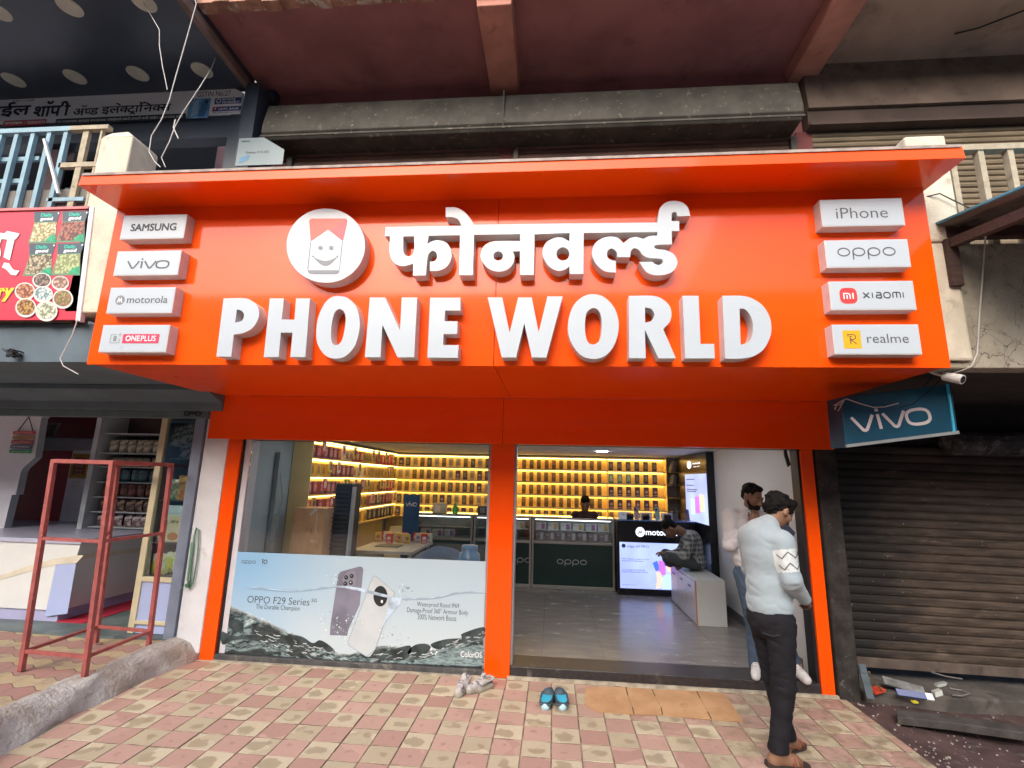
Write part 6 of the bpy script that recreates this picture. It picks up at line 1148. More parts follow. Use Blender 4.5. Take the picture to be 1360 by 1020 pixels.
b = MB(); b.tube([on(2, 6.19, (1268, 45)), on(2, 6.10, (1300, 37)), on(2, 6.12, (1360, 14)), on(2, 6.15, (1420, -10))], .008, 6); tag(b.build('ceiling_cable', WIREK, loc=tuple(on(2, 6.19, (1268, 45)))), 'black cable crossing the brown ceiling at the top right', 'cable')
# cables at the top left
zc = lambda y, *p: [on(1, y, zp((0, 0), 3.7778, *q)) for q in p]
tag(MB().tube([Vector((-3.85, -1.335, 6.045))] + zc(-1.45, (800, 150), (800, 230), (815, 330), (840, 450)), .0035, 6).build('hanging_cable', WIREW, loc=(-3.85, -1.335, 6.04)), 'short grey cable hanging from a round light of the navy soffit', 'cable')
tag(MB().tube([Vector((-3.3, -1.6, 6.2))] + zc(-1.5, (985, 20), (940, 180), (880, 390), (850, 500), (810, 600), (760, 680), (748, 760), (775, 810), (805, 838)), .004, 6).build('hanging_cable', WIREW, loc=(-3.3, -1.6, 6.2)), 'long white cable dropping from the slab edge to the sign cap', 'cable')
tag(MB().tube(zc(-.72, (1080, 290), (1062, 340)) + zc(-1.3, (1000, 440), (920, 560), (880, 630), (850, 710), (810, 790), (830, 838)), .004, 6).tube(zc(-1.3, (880, 600), (870, 640), (895, 695)), .005, 6).build('hanging_cable', WIREW, loc=tuple(zc(-1.3, (920, 560))[0])), 'white cable looped from the last round light to the sign cap', 'cable')
tag(MB().tube(zc(-1.42, (1180, 1600)) + [on(1, -1.42, p) for p in ((101, 428), (92, 455), (80, 478), (90, 490), (104, 497))][0:5], .004, 6).build('dangling_wire', WIREW, loc=tuple(on(1, -1.42, (101, 428)))) if False else MB().tube([on(1, -1.40, p) for p in ((103, 424), (96, 445), (80, 476), (84, 486), (104, 497))], .004, 6).build('dangling_wire', WIREW, loc=tuple(on(1, -1.40, (103, 424)))), 'thin wire dangling from the lower corner of the red banner', 'wire')
b = MB(); rnd = random.Random(2)
for k in range(7): b.tube([on(1, -1.30, (20 + rnd.uniform(-9, 9), 470 + rnd.uniform(-6, 6))) + Vector((0, -.06 * math.sin(i), .0)) for i in range(5)], .006, 5)
tag(b.build('wire_tangle', WIREK, loc=tuple(on(1, -1.3, (20, 470)))), 'black tangle of wire on the grey slab edge under the red banner', 'wire')
# hose loop on the white wall
HG = mat('green_hose', (.14, .28, .19), .4); y = -.022; q = [on(1, y, p) for p in ((252, 778), (254, 745), (258, 712), (261, 701), (264, 704), (262, 740), (256, 775), (252, 782), (249, 770), (255, 720))]
t = thing('hose_loop', tuple(on(1, y, (252, 778))), 'looped pale green cable hanging on the white wall by the orange pillar', 'cable'); MB().tube(q, .008, 8).build('loop', HG, t, smooth=True); MB().tube([on(1, y - .01, p) for p in ((251, 776), (246, 776), (240, 782), (236, 788))], .003, 6).build('tail', HG, t); MB().lathe(on(1, y, (250, 777)), (0, -1, 0), [(0, .02), (.02, .02), (.022, .012)], 12).build('plug', mat('green_plug', (.05, .16, .08), .5), t)
# ------------------------------------------------------------------ debris under the right shutter
g0 = lambda px, z=.06: on(2, z, px); Zd, Sd = (1080, 810), 4.857; gd = lambda x, y, z=.06: on(2, z, zp(Zd, Sd, x, y))
t = gd(370, 575); tp = on(1, t.y + .12, zp(Zd, Sd, 310, 350)); tag(MB().beam(t, tp, .06, .015, up=(0, 1, 0)).beam(tp + (t - tp) * .02 + Vector((0, -.012, 0)), tp + (t - tp) * .25 + Vector((0, -.012, 0)), .05, .01, up=(0, 1, 0)).build('metal_strip', mat('grey_strip', (.10, .125, .13), .4, metal=.4), loc=tuple(t)), 'grey metal strip propped under the left end of the dark shutter', 'strip')
t = gd(410, 530); tag(MB().obox(t + Vector((0, 0, .015)), (.05, .01, .01), (-.01, .04, 0), (0, 0, .012)).build('red_scrap', mat('red_orange_plastic', (.60, .07, .03), .4), loc=tuple(t), bevel=.004), 'red orange plastic scrap under the dark shutter', 'scrap')
t = gd(600, 540); tag(MB().obox(t + Vector((0, .03, .05)), (.13, -.05, -.018), (.015, .035, .02), (0, -.01, .008)).build('white_carton_scrap', mat('dirty_white_card', (.20, .205, .20), .6, var=.4, scale=12), loc=tuple(t), bevel=.002), 'crumpled dirty white box among the litter under the dark shutter', 'litter')
t = gd(640, 570); tag(MB().obox(t + Vector((0, 0, .03)), (.10, -.03, 0), (.0, .012, .02), (0, -.005, .005)).obox(t + Vector((.11, -.035, .03)), (.022, -.007, 0), (0, .012, .02), (0, -.006, .006), 1).build('blue_packet', [mat('cobalt_packet', (.015, .05, .22), .35), PUREW], loc=tuple(t)), 'blue and white packet lying among the litter under the dark shutter', 'litter')
t = gd(655, 600); tag(MB().obox(t + Vector((0, 0, .008)), (.02, .0, 0), (0, .015, 0), (0, 0, .006)).build('yellow_wrapper', mat('yellow_wrapper', (.65, .55, .03), .4), loc=tuple(t)), 'tiny yellow wrapper in front of the blue packet', 'litter')
t = gd(800, 535, .07); tag(MB().obox(t, (.03, 0, .01), (.0, .02, .0), (0, .004, .018)).build('white_wrapper', mat('white_wrapper', (.5, .52, .5), .4), loc=tuple(t)), 'small crumpled white wrapper to the right of the blue packet', 'litter')
t = gd(820, 480, .07); tag(MB().obox(t, (.04, 0, .01), (.0, .02, .0), (.01, .004, .012)).build('paper_scrap', mat('grey_paper', (.33, .34, .33), .6), loc=tuple(t)), 'grey paper scrap lying behind the white wrapper under the shutter', 'litter')
t = gd(480, 560); tag(MB().tube([gd(360, 400, .3), gd(400, 470, .18), gd(455, 530, .07)], .006, 6).build('thin_stick', mat('tan_stick', (.30, .22, .12), .7), loc=tuple(t)), 'thin tan stick leaning under the dark shutter', 'stick')
b = MB(); b.tube([gd(760, 400, .16), gd(860, 430, .12), gd(960, 445, .10)], .006, 6); b.tube([gd(880, 505, .07), gd(960, 520, .07), gd(1010, 540, .07), gd(960, 555, .07), gd(900, 550, .07)], .006, 6); tag(b.build('wire_scrap', mat('grey_wire', (.20, .19, .18), .5), loc=tuple(gd(880, 505))), 'bent grey wire lying under the middle of the dark shutter', 'wire')
b = MB(); vs = [gd(*p) for p in ((530, 640, .05), (950, 690, .05), (1400, 760, .05), (1400, 800, .05), (900, 730, .05), (540, 690, .05))]; b.add([v_ + Vector((0, 0, .004)) for v_ in vs] + [v_ - Vector((0, 0, .05)) for v_ in vs], [(0, 1, 2, 3, 4, 5)] + [(i, (i + 1) % 6, 6 + (i + 1) % 6, 6 + i) for i in range(6)]); tag(b.build('stone_slab', mat('broken_stone', (.060, .052, .047), .9, var=.35, scale=6, bump=.8), loc=tuple(vs[0]), bevel=.008), 'broken stone edging slab in front of the dark shutter', 'slab')
# ------------------------------------------------------------------ footwear and cardboard in front of the door
def shoe(name, loc, ang, label, upper, sole, inner, kind, mirror=1):
    t = thing(name, loc, label, 'shoe'); o = Vector(loc); a = math.radians(ang); Ff = Vector((math.sin(a), math.cos(a), 0)); Rr = Vector((math.cos(a), -math.sin(a), 0)) * mirror; Uu = Vector((0, 0, 1))
    fr = (o, Rr, Ff)
    body('sole', [('c', (0, -.105, .018), (.004, .02, .016), .036, .038), ('c', (.004, .02, .016), (-.004, .105, .020), .040, .036)], fr, sole, t, vox=.006, k=.02)
    if kind == 'clog':
        body('upper', [('c', (0, .045, .048), (-.003, .095, .040), .046, .040), ('c', (.042, -.10, .036), (.046, .04, .046), .010, .014), ('c', (-.042, -.10, .036), (-.044, .04, .046), .010, .014), ('c', (-.034, -.122, .036), (.034, -.122, .036), .010, .010)], fr, upper, t, vox=.005, k=.02)
        b = MB(); out = smooth([(-.032, -.118), (.032, -.118), (.038, -.03), (.036, .045), (-.034, .045), (-.038, -.03)], 4); b.extr([out], Plane(o, Rr, Ff), .050, .058) if mirror > 0 else b.extr([out], Plane(o, -Rr, Ff), .050, .058); b.build('insole', inner, t)
        b = MB(); b.tube([o + Rr * s_ * .046 + Ff * y_ + Uu * z_ for s_, y_, z_ in ((-1, .03, .058), (-1.02, -.03, .062), (-.95, -.09, .058), (-.5, -.13, .052), (.5, -.13, .052), (.95, -.09, .058), (1.02, -.03, .062), (1, .03, .058))], .006, 7); b.build('heel_strap', upper, t, smooth=True)
    else:
        body('upper', [('c', (0, .0, .045), (-.003, .10, .036), .040, .034), ('c', (.034, -.105, .07), (.036, .0, .062), .010, .014), ('c', (-.034, -.105, .07), (-.036, .0, .062), .010, .014), ('c', (-.028, -.125, .075), (.028, -.125, .075), .012, .012), ('c', (0, -.03, .07), (0, .04, .062), .026, .024)], fr, upper, t, vox=.005, k=.022)
        b = MB(); b.obox(o + Ff * (-.07) + Uu * .045, Rr * .026, Ff * .05, Uu * .003); b.build('insole', inner, t)
        b = MB()
        for i in range(4): b.tube([o + Rr * s_ * .026 + Ff * (-.005 + .024 * i) + Uu * z_ for s_, z_ in ((-1, .083 - .005 * i), (0, .096 - .006 * i), (1, .083 - .005 * i))], .0035, 6)
        b.build('lace', mat('pale_lace', (.55, .54, .52), .8), t)
        b = MB(); b.obox(o + Ff * .0 + Rr * .0 + Uu * .1 - Ff * .035, Rr * .022, Ff * .006 + Uu * .010, Uu * .022 - Ff * .012); b.build('tongue', upper, t, bevel=.004)
SNK = mat('dirty_white_canvas', (.44, .43, .42), .8, var=.15, scale=30, dirt=((.09, .09, .10, 1), 26, .53, .60)); SNS = mat('yellowed_sole', (.36, .33, .28), .7, var=.2, scale=20)
DKI = mat('dark_insole', (.04, .04, .045), .9)
q = lambda px: on(2, 0, px)
a_ = q((614, 919)); shoe('sneaker', (a_.x, a_.y, .002), 190, 'left one of the scuffed white sneakers lying at the foot of the middle pillar', SNK, SNS, DKI, 'sneaker')
a_ = q((637, 917)); shoe('sneaker', (a_.x, a_.y, .002), 225, 'right one of the scuffed white sneakers, turned outwards at the middle pillar', SNK, SNS, DKI, 'sneaker', -1)
TE = mat('slate_rubber', (.045, .075, .10), .6, var=.15); TS = mat('white_blue_sole', (.42, .62, .68), .5, var=.1, scale=6); TI = mat('turquoise_lining', (.03, .40, .60), .6)
a_ = q((727, 934)); shoe('clog', (a_.x, a_.y, .002), 8, 'left one of the slate and turquoise clogs standing before the doorway', TE, TS, TI, 'clog', -1)
a_ = q((745, 934)); shoe('clog', (a_.x, a_.y, .002), -6, 'right one of the slate and turquoise clogs standing before the doorway', TE, TS, TI, 'clog')
N = NT('flattened_cardboard'); o = N.obj(); n1 = N.noise(o, 4, 6); c = N.mix(N.ramp(n1, .35, .7), (.40, .225, .105), (.50, .30, .155)); c = N.mix(N.ramp(N.noise(o, 7, 6, .7), .58, .72), c, (.26, .15, .075))
N.set(col=c, rough=.85); N.bump(N.noise(N.stretch(o, 60, 2, 1), 3, 2), .15, .004); CBF = N.m
b = MB(); rnd = random.Random(4)
out = [q(p) for p in ((778, 914), (831, 914), (866, 917), (925, 919), (962, 922), (987, 960), (945, 957), (880, 951), (842, 950), (795, 947), (781, 941), (776, 934))]; nx, ny = 30, 12; zf = lambda x, y: .006 + .004 * math.sin(9 * x + 2) * math.sin(14 * y) + .004 * max(0, math.sin(5.2 * x))
pts = [(p.x, p.y) for p in out]; pl0 = Plane((0, 0, 0), (1, 0, 0), (0, 1, 0)); b.extr([pts], pl0, .003, .009)
b.build_ = None
t = b.build('cardboard_sheet', CBF, loc=(.85, -.3, 0)); tag(t, 'flattened brown cardboard sheet lying before the doorway as a mat', 'cardboard sheet')
d = MB()
for l in (((831, 914), (834, 925)), ((866, 917), (870, 926)), ((925, 919), (930, 929)), ((842, 950), (840, 941)), ((880, 951), (878, 941)), ((945, 957), (940, 947))):
    p, r = q(l[0]), q(l[1]); d.beam((p.x, p.y, .0095), (r.x, r.y, .0095), .009, .0012)
d.build('slot', mat('slot_shadow_brown', (.10, .06, .03), .9), t); d = MB()
for l in (((834, 925), (840, 941)), ((870, 926), (878, 941)), ((930, 929), (940, 947))): p, r = q(l[0]), q(l[1]); d.beam((p.x, p.y, .0095), (r.x, r.y, .0095), .004, .001)
d.build('crease', mat('crease_brown', (.32, .19, .09), .9), t)
# ------------------------------------------------------------------ people
SKIN = mat('brown_skin', (.24, .125, .075), .5, var=.06, scale=9); SKIND = mat('darker_brown_skin', (.16, .082, .05), .5, var=.06, scale=9); HAIR = mat('black_hair', (.007, .0065, .0065), .75, var=.3, scale=60, bump=.5, bscale=90, spec=.12)
def rot(axis, deg): return np.array(Matrix.Rotation(math.radians(deg), 3, axis))
def head_prims(c, yaw, nod):
    """skull, jaw, nose, ears in a head frame turned by yaw (about up) and nodded forward"""
    Rm = np.array(Matrix.Rotation(math.radians(-yaw), 3, 'Z') @ Matrix.Rotation(math.radians(-nod), 3, 'X')); c = np.array(c)
    P = lambda x, y, z: tuple(c + Rm @ np.array((x, y, z)))
    pr = [('e', P(0, -.012, .035), (.073, .092, .088), Rm, .03), ('e', P(0, .022, -.035), (.056, .068, .075), Rm, .04), ('e', P(0, .058, -.082), (.026, .026, .024), Rm, .03), ('e', P(0, .084, .012), (.048, .02, .016), Rm, .02),
          ('c', P(0, .088, .004), P(0, .112, -.034), .010, .015, .012), ('e', P(.013, .098, -.036), (.011, .012, .009), Rm, .012), ('e', P(-.013, .098, -.036), (.011, .012, .009), Rm, .012),
          ('e', P(0, .088, -.062), (.024, .013, .006), Rm, .008), ('e', P(0, .085, -.073), (.022, .013, .007), Rm, .008), ('e', P(.045, .055, -.022), (.024, .026, .022), Rm, .03), ('e', P(-.045, .055, -.022), (.024, .026, .022), Rm, .03),
          ('e', P(.077, -.006, -.004), (.010, .020, .032), Rm, .012), ('e', P(-.077, -.006, -.004), (.010, .020, .032), Rm, .012)]
    return pr, P, Rm
def hand_prims(w, d, n, curl=.5, side=1, s=1.0):
    """wrist w, finger direction d, back-of-hand normal n: palm, four unequal bent fingers and a thumb"""
    w, d, n = [np.array(v, float) for v in (w, d, n)]; d /= np.linalg.norm(d); n = n - d * (n @ d); n /= np.linalg.norm(n); l = np.cross(d, n) * side
    pr = [('c', tuple(w), tuple(w + d * .02 * s), .026 * s, .027 * s, .02)]
    for i, x in enumerate((-.026, -.009, .009, .026)):
        k0 = w + l * x * .8 * s + d * .03 * s; k1 = w + l * x * s + d * .088 * s; pr.append(('c', tuple(k0), tuple(k1), .016 * s, .0125 * s, .012)); L = (.072, .083, .078, .060)[i] * s; p = k1; a = 0
        for j, f in enumerate((.46, .30, .24)):
            a += curl * (.55 if j == 0 else .8); v = d * math.cos(a) - n * math.sin(a); p2 = p + v * L * f; pr.append(('c', tuple(p), tuple(p2), (.0098 - .0009 * j) * s, (.0090 - .0011 * j) * s, .004)); p = p2
    t0 = w + l * -.020 * s + d * .025 * s - n * .008 * s; t1 = t0 + (l * -.55 + d * .7 - n * .25) * .045 * s; t2 = t1 + (l * -.2 + d * .85 - n * .35) * .034 * s
    pr += [('c', tuple(t0), tuple(t1), .015 * s, .0115 * s, .01), ('c', tuple(t1), tuple(t2), .0112 * s, .0085 * s, .004)]
    return pr
def foot_prims(a, ang, s=1.0):
    """bare foot: ankle point a, toes towards ang (degrees from forward, + right)"""
    r = math.radians(ang); f = np.array((math.sin(r), math.cos(r), 0)); l = np.array((math.cos(r), -math.sin(r), 0)); a = np.array(a, float); g = np.array((a[0], a[1], .030))
    pr = [('c', tuple(a), tuple(g - f * .035 + (0, 0, .004)), .036, .033, .03), ('c', tuple(g - f * .03), tuple(g + f * .10), .032, .033, .03), ('c', tuple(a + (0, 0, -.01)), tuple(g + f * .10), .03, .024, .04)]
    for i, x in enumerate((-.030, -.014, 0, .013, .026)): pr.append(('c', tuple(g + f * .09 + l * x), tuple(g + f * (.155 - .008 * i) + l * x * 1.25 + (0, 0, -.012)), .016 - .0012 * i, .0125 - .001 * i, .008))
    return pr
def eyes(parent, fr, P):
    o, Rr, Ff = fr; b = MB(); W = lambda p: o + Rr * p[0] + Ff * p[1] + Vector((0, 0, p[2])); 
    for s_ in (-1, 1):
        c = W(P(s_ * .031, .080, .0)); f = (W(P(s_ * .031, .18, 0)) - c).normalized(); b.lathe(c - f * .009, f, [(0, .004), (.004, .010), (.009, .012), (.013, .010), (.0152, .005)], 12, 0); b.lathe(c + f * .0045, f, [(0, .0055), (.0018, .004)], 10, 1)
    b.build('eye', [mat('eye_white', (.60, .57, .53), .2), mat('eye_dark', (.015, .01, .008), .15)], parent, smooth=True)
    b = MB()
    for s_ in (-1, 1): b.tube([W(P(s_ * x, y, .024 + z)) for x, y, z in ((.016, .095, 0), (.032, .095, .005), (.05, .078, 0))], [.004, .0045, .003], 6)
    b.build('eyebrow', HAIR, parent, smooth=True)
def wrinkle(amp, *terms):
    def f(X):       # warped directional folds: sharp creases, broken up along their length
        x, y, z = X[..., 0], X[..., 1], X[..., 2]; s_ = 0
        wx = .030 * np.sin(17 * z + 9 * x + 1.3) + .018 * np.sin(41 * y - 23 * z); wz = .030 * np.sin(19 * x - 11 * y + .7) + .016 * np.sin(37 * x + 29 * z)
        for (ax, ay, az, ph, wt) in terms:
            v = np.sin(ax * (x + wx) + ay * (y + wx) + az * (z + wz) + ph); gate = .5 + .5 * np.sin(.45 * az * x - .5 * ax * z + .6 * az * y + 2.3 * ph)
            s_ = s_ + wt * (1 - 2 * np.abs(v) ** .7) * gate
        return amp * s_
    return f
def curls(amp, fr_):
    def f(X): return amp * (np.sin(fr_ * X[..., 0] + 2 * np.sin(fr_ * .6 * X[..., 2])) * np.sin(fr_ * X[..., 1] + 1.7 * np.sin(fr_ * .5 * X[..., 0])) + .6 * np.sin(fr_ * 1.6 * X[..., 2] + 1.3 * np.sin(fr_ * .8 * X[..., 1])))
    return f
# --- 1: the man in the pale sweater, seen from behind on the right
o1 = Vector((1.505, -1.045, 0)); Rr, Ff = heading(68); FR = (o1, Rr, Ff)
p1 = thing('person', tuple(o1), 'man in pale grey blue sweater and black trousers standing with his back turned', 'person')
hp, HP, HR = head_prims((.012, .120, 1.575), -2, 32)
arms = dict(R=[(.155, -.005, 1.380), (.195, .0, 1.145), (.125, .170, 1.005)], L=[(-.160, -.005, 1.385), (-.21, .05, 1.15), (-.09, .20, 1.05)])
legs = dict(R=[(.085, -.01, .86), (.085, -.02, .47), (.065, -.085, .09)], L=[(-.085, .0, .86), (-.085, .06, .47), (-.055, .105, .09)])
skin = hp + [('c', (.0, .02, 1.43), (.008, .085, 1.525), .060, .054, .03), ('e', (0, 0, 1.25), (.155, .10, .22)), ('e', (0, .0, .95), (.145, .10, .16))]
for k, s_ in (('R', 1), ('L', -1)):
    a = arms[k]; skin += [('c', a[0], a[1], .046, .038), ('c', a[1], a[2], .036, .026)]; g = legs[k]; skin += [('c', g[0], g[1], .07, .05), ('c', g[1], g[2], .048, .034)]
skin += hand_prims((.118, .18, 1.0), (-.45, .75, -.35), (.75, .1, .6), .9, 1) + hand_prims((-.09, .21, 1.05), (.6, .6, .1), (-.5, .5, .7), .9, -1)
skin += foot_prims((.065, -.085, .09), 20) + foot_prims((-.055, .105, .09), -14)
body('body', skin, FR, SKIN, p1, vox=.0065, k=.03); eyes(p1, FR, HP)
hr = [('e', HP(0, -.022, .052), (.083, .098, .086), HR), ('e', HP(0, -.07, -.01), (.066, .045, .05), HR), ('e', HP(0, .05, .100), (.062, .044, .034), HR), ('e', HP(.02, .080, .088), (.036, .020, .024), HR), ('e', HP(-.02, .085, .095), (.04, .03, .028), HR), ('e', HP(.064, .015, .045), (.022, .045, .035), HR), ('e', HP(-.064, .015, .045), (.022, .045, .035), HR)]
body('hair', hr, FR, HAIR, p1, vox=.006, k=.025, disp=lambda X: curls(.006, 62)(X) + curls(.003, 130)(X))
SW = NT('pale_sweater'); o = SW.obj(); SW.set(col=SW.mix(SW.ramp(SW.noise(o, 5, 4), .3, .7), (.285, .35, .385), (.33, .40, .435)), rough=.9); SW.bump(SW.noise(o, 260, 2), .25, .003); SW.b.inputs['Sheen Weight'].default_value = .2; SW = SW.m
PATCH = mat('white_sleeve_panel', (.58, .62, .62), .6, var=.02)
sw = [('e', (0, -.025, 1.30), (.162, .124, .185)), ('e', (0, -.045, 1.40), (.152, .10, .10)), ('e', (0, -.01, 1.08), (.148, .126, .24)), ('e', (0, -.005, .945), (.156, .134, .115)), ('c', (-.140, -.005, 1.395), (.140, -.005, 1.392), .062, .060), ('c', (-.05, -.005, 1.455), (.05, -.005, 1.455), .066, .066), ('c', (0, .015, 1.46), (.004, .05, 1.495), .064, .060)]
for k in 'RL': a = arms[k]; sw += [('c', a[0], a[1], .074, .058), ('c', a[1], a[2], .057, .040)]
folds = wrinkle(.0027, (14, 8, 38, 0, 1), (-16, 22, 30, 1.3, .7), (9, -30, 60, .4, .5), (40, 10, -22, 2.0, .4))
def folds2(X): return folds(X) * (.5 + np.clip((1.25 - X[..., 2]) * 2.2, 0, 1.6) + 1.2 * np.exp(-((X[..., 2] - 1.12) / .06) ** 2) * (X[..., 0] > .16)) + np.clip(.875 - X[..., 2], 0, 1) * 1.2
ra, rb_ = np.array(arms['R'][0]), np.array(arms['R'][1])
def patchfn(c):
    t = ((c - ra) @ (rb_ - ra)) / ((rb_ - ra) @ (rb_ - ra)); d_ = np.linalg.norm(c - ra - t[:, None] * (rb_ - ra), axis=1); out = np.zeros(len(c), int)
    on_ = (t > .20) & (t < .80) & (d_ < .085) & (c[:, 0] > .140); ang = np.arctan2(c[:, 1] - (ra[1] + t * (rb_[1] - ra[1])), c[:, 0] - (ra[0] + t * (rb_[0] - ra[0])))
    return np.where(on_, 1, 0)
body('sweater', sw, FR, [SW, PATCH], p1, vox=.0065, k=.035, disp=folds2, matfn=patchfn)
# zigzag seam printed on the sleeve panel, laid round the arm
def on_arm(t, ang, out=.004):
    c = ra + t * (rb_ - ra); ax = (rb_ - ra) / np.linalg.norm(rb_ - ra); e1 = np.array((1., 0, 0)); e1 -= ax * (e1 @ ax); e1 /= np.linalg.norm(e1); e2 = np.cross(ax, e1); r_ = .074 + t * (.058 - .074) + out
    v = c + (e1 * math.cos(ang) + e2 * math.sin(ang)) * r_; return o1 + Rr * v[0] + Ff * v[1] + Vector((0, 0, v[2]))
b = MB()
for t0 in (.27, .56):
    P_ = []
    for k in range(5):
        for j in range(4): f = (k + j / 4); tt = t0 + .17 * (abs((f % 2) - 1)); P_.append(on_arm(tt, -1.3 + f * .62))
    b.tube(P_, .0028, 5)
b.build('sleeve_zigzag', mat('dark_zigzag', (.06, .065, .06), .6), p1)
TR = mat('black_trousers', (.012, .0115, .015), .85, var=.25, scale=9, bump=.12, bscale=200, spec=.25)
tr = [('e', (0, -.02, .87), (.146, .118, .12)), ('e', (0, -.055, .835), (.124, .083, .10))]
for k, s_ in (('R', 1), ('L', -1)): g = legs[k]; tr += [('c', g[0], g[1], .094, .068), ('c', g[1], g[2], .068, .054), ('c', g[2], tuple(np.array(g[2]) + (0, 0, .012)), .052, .052)]
tf = wrinkle(.0030, (10, 6, 42, 0, 1), (-22, 18, 34, 1.1, .8), (30, 26, 70, .5, .5))
body('trousers', tr, FR, TR, p1, vox=.0065, k=.03, disp=lambda X: tf(X) * (.8 + .8 * np.exp(-((X[..., 2] - .82) / .08) ** 2) + .7 * np.exp(-((X[..., 2] - .5) / .1) ** 2)) + np.clip(.085 - X[..., 2], 0, 1) * 4)
b = MB(); W = lambda p: o1 + Rr * p[0] + Ff * p[1] + Vector((0, 0, p[2]))
b.tube([W((.150, -.075, .80)), W((.125, -.115, .785)), W((.06, -.145, .79))], .003, 5); b.build('pocket_seam', mat('seam_black', (.03, .03, .035), .6), p1)
LEA = mat('tan_leather', (.20, .065, .03), .5, var=.25, scale=24)
for k, (fx_, fy_), ang, lb in (('R', (.065, -.085), 20, 'brown sandal under the near foot of the man in the pale sweater'), ('L', (-.055, .105), -14, 'brown sandal under the far foot of the man in the pale sweater')):
    r = math.radians(ang); f = np.array((math.sin(r), math.cos(r), 0)); l = np.array((math.cos(r), -math.sin(r), 0)); g = np.array((fx_, fy_, 0)) + f * .045
    V3 = lambda x, y, z: W(tuple(g + l * x + f * y + (0, 0, z)))
    out = smooth([(-.032, -.125), (.032, -.125), (.040, -.05), (.042, .02), (.050, .08), (.03, .135), (-.02, .14), (-.050, .09), (-.040, .0), (-.038, -.06)], 4)
    O_ = V3(0, 0, .002); b = MB(); b.extr([out], Plane(O_, (V3(1, 0, 0) - V3(0, 0, 0)), (V3(0, 1, 0) - V3(0, 0, 0))), 0, -.018 if False else .018); so = b.build('sandal_sole', DSO, p1, bevel=.004)
    b = MB()
    for y0, y1 in ((.02, .075), (.075, .03)): b.tube([V3(s_ * .047, y0 + (y1 - y0) * (s_ + 1) / 2, z) for s_, z in ((-1, .02), (-.7, .052), (0, .068), (.7, .052), (1, .02))], .009, 7)
    if k == 'L': b.tube([V3(x, y, z) for x, y, z in ((-.045, .03, .02), (-.05, -.05, .05), (-.03, -.115, .062), (.03, -.115, .062), (.05, -.05, .05), (.045, .03, .02))], .006, 7)
    b.build('sandal_strap', LEA, p1, smooth=True)
# dark phone held flat beside his face
pc = on(1, -1.04, (1043, 702)); t = MB(); ux = (on(1, -1.02, (1056, 716)) - on(1, -1.06, (1025, 684))).normalized(); nn_ = Vector((.25, -.9, .35)).normalized(); nn_ = (nn_ - ux * nn_.dot(ux)).normalized(); vx = ux.cross(nn_)
t.obox(pc, ux * .082, vx * .040, nn_ * .005); tag(t.build('phone', mat('dark_phone_case', (.016, .016, .028), .4), loc=tuple(pc), bevel=.004), 'dark flat phone held close beside the face of the man in the pale sweater', 'phone')
# --- 2: bearded man behind him, hand at his mouth
o2 = Vector((1.875, .27, .10)); Rr, Ff = heading(164); FR = (o2, Rr, Ff); Z = -.0
p2 = thing('person', tuple(o2), 'bearded man in white shirt and jeans with a hand raised to his mouth', 'person')
hp, HP, HR = head_prims((.0, .10, 1.545), -12, 20)
aR = [(.185, .0, 1.36), (.235, .05, 1.10), (.09, .19, 1.30)]; aL = [(-.185, .0, 1.36), (-.24, .03, 1.09), (-.14, .24, 1.10)]
lg = dict(R=[(.065, 0, .82), (.06, .07, .45), (.085, .11, .10)], L=[(-.085, 0, .82), (-.16, .13, .46), (-.235, .21, .10)])
skin = hp + [('c', (0, .02, 1.39), (0, .075, 1.49), .058, .053, .03), ('e', (0, 0, 1.2), (.15, .10, .22)), ('e', (0, 0, .92), (.14, .1, .15))]
for a in (aR, aL): skin += [('c', a[0], a[1], .045, .037), ('c', a[1], a[2], .035, .026)]
for k in 'RL': g = lg[k]; skin += [('c', g[0], g[1], .07, .05), ('c', g[1], g[2], .046, .034), ('c', g[2], (g[2][0], g[2][1] + .10, .04), .033, .028)]
skin += hand_prims((.085, .195, 1.31), (-.45, -.05, .9), (.3, .95, .1), 1.0, 1) + hand_prims((-.13, .245, 1.10), (.6, .6, .2), (-.3, .3, .9), .8, -1)
body('body', skin, FR, SKIND, p2, vox=.0065, k=.03); eyes(p2, FR, HP)
body('hair', [('e', HP(0, -.022, .052), (.079, .092, .080), HR), ('e', HP(0, -.06, .0), (.064, .045, .06), HR), ('e', HP(0, .045, .098), (.052, .034, .024), HR)], FR, HAIR, p2, vox=.006, k=.025, disp=lambda X: curls(.003, 75)(X) + curls(.0015, 150)(X))
body('beard', [('e', HP(0, .050, -.078), (.050, .050, .036), HR), ('c', HP(-.062, .02, -.035), HP(-.045, .05, -.085), .014, .018), ('c', HP(.062, .02, -.035), HP(.045, .05, -.085), .014, .018), ('c', HP(-.03, .094, -.050), HP(.03, .094, -.050), .007, .007)], FR, HAIR, p2, vox=.005, k=.02, disp=curls(.0015, 150))
SH = mat('white_cotton_shirt', (.52, .52, .55), .85, var=.05, scale=6, bump=.15, bscale=120); JE = mat('blue_jeans', (.045, .075, .12), .85, var=.2, scale=12, bump=.2, bscale=160)
sh_ = [('e', (0, -.01, 1.26), (.185, .125, .18)), ('e', (0, .0, 1.02), (.165, .125, .22)), ('c', (-.165, 0, 1.365), (.165, 0, 1.365), .066, .066), ('c', (0, .015, 1.40), (0, .04, 1.44), .066, .062)]
for a in (aR, aL): m_ = tuple(np.array(a[1]) + (np.array(a[2]) - np.array(a[1])) * .80); sh_ += [('c', a[0], a[1], .070, .056), ('c', a[1], m_, .055, .042)]
body('shirt', sh_, FR, SH, p2, vox=.007, k=.03, disp=wrinkle(.005, (20, 12, 40, 0, 1), (-26, 20, 34, 1.2, .8), (14, 40, -50, .2, .5)))
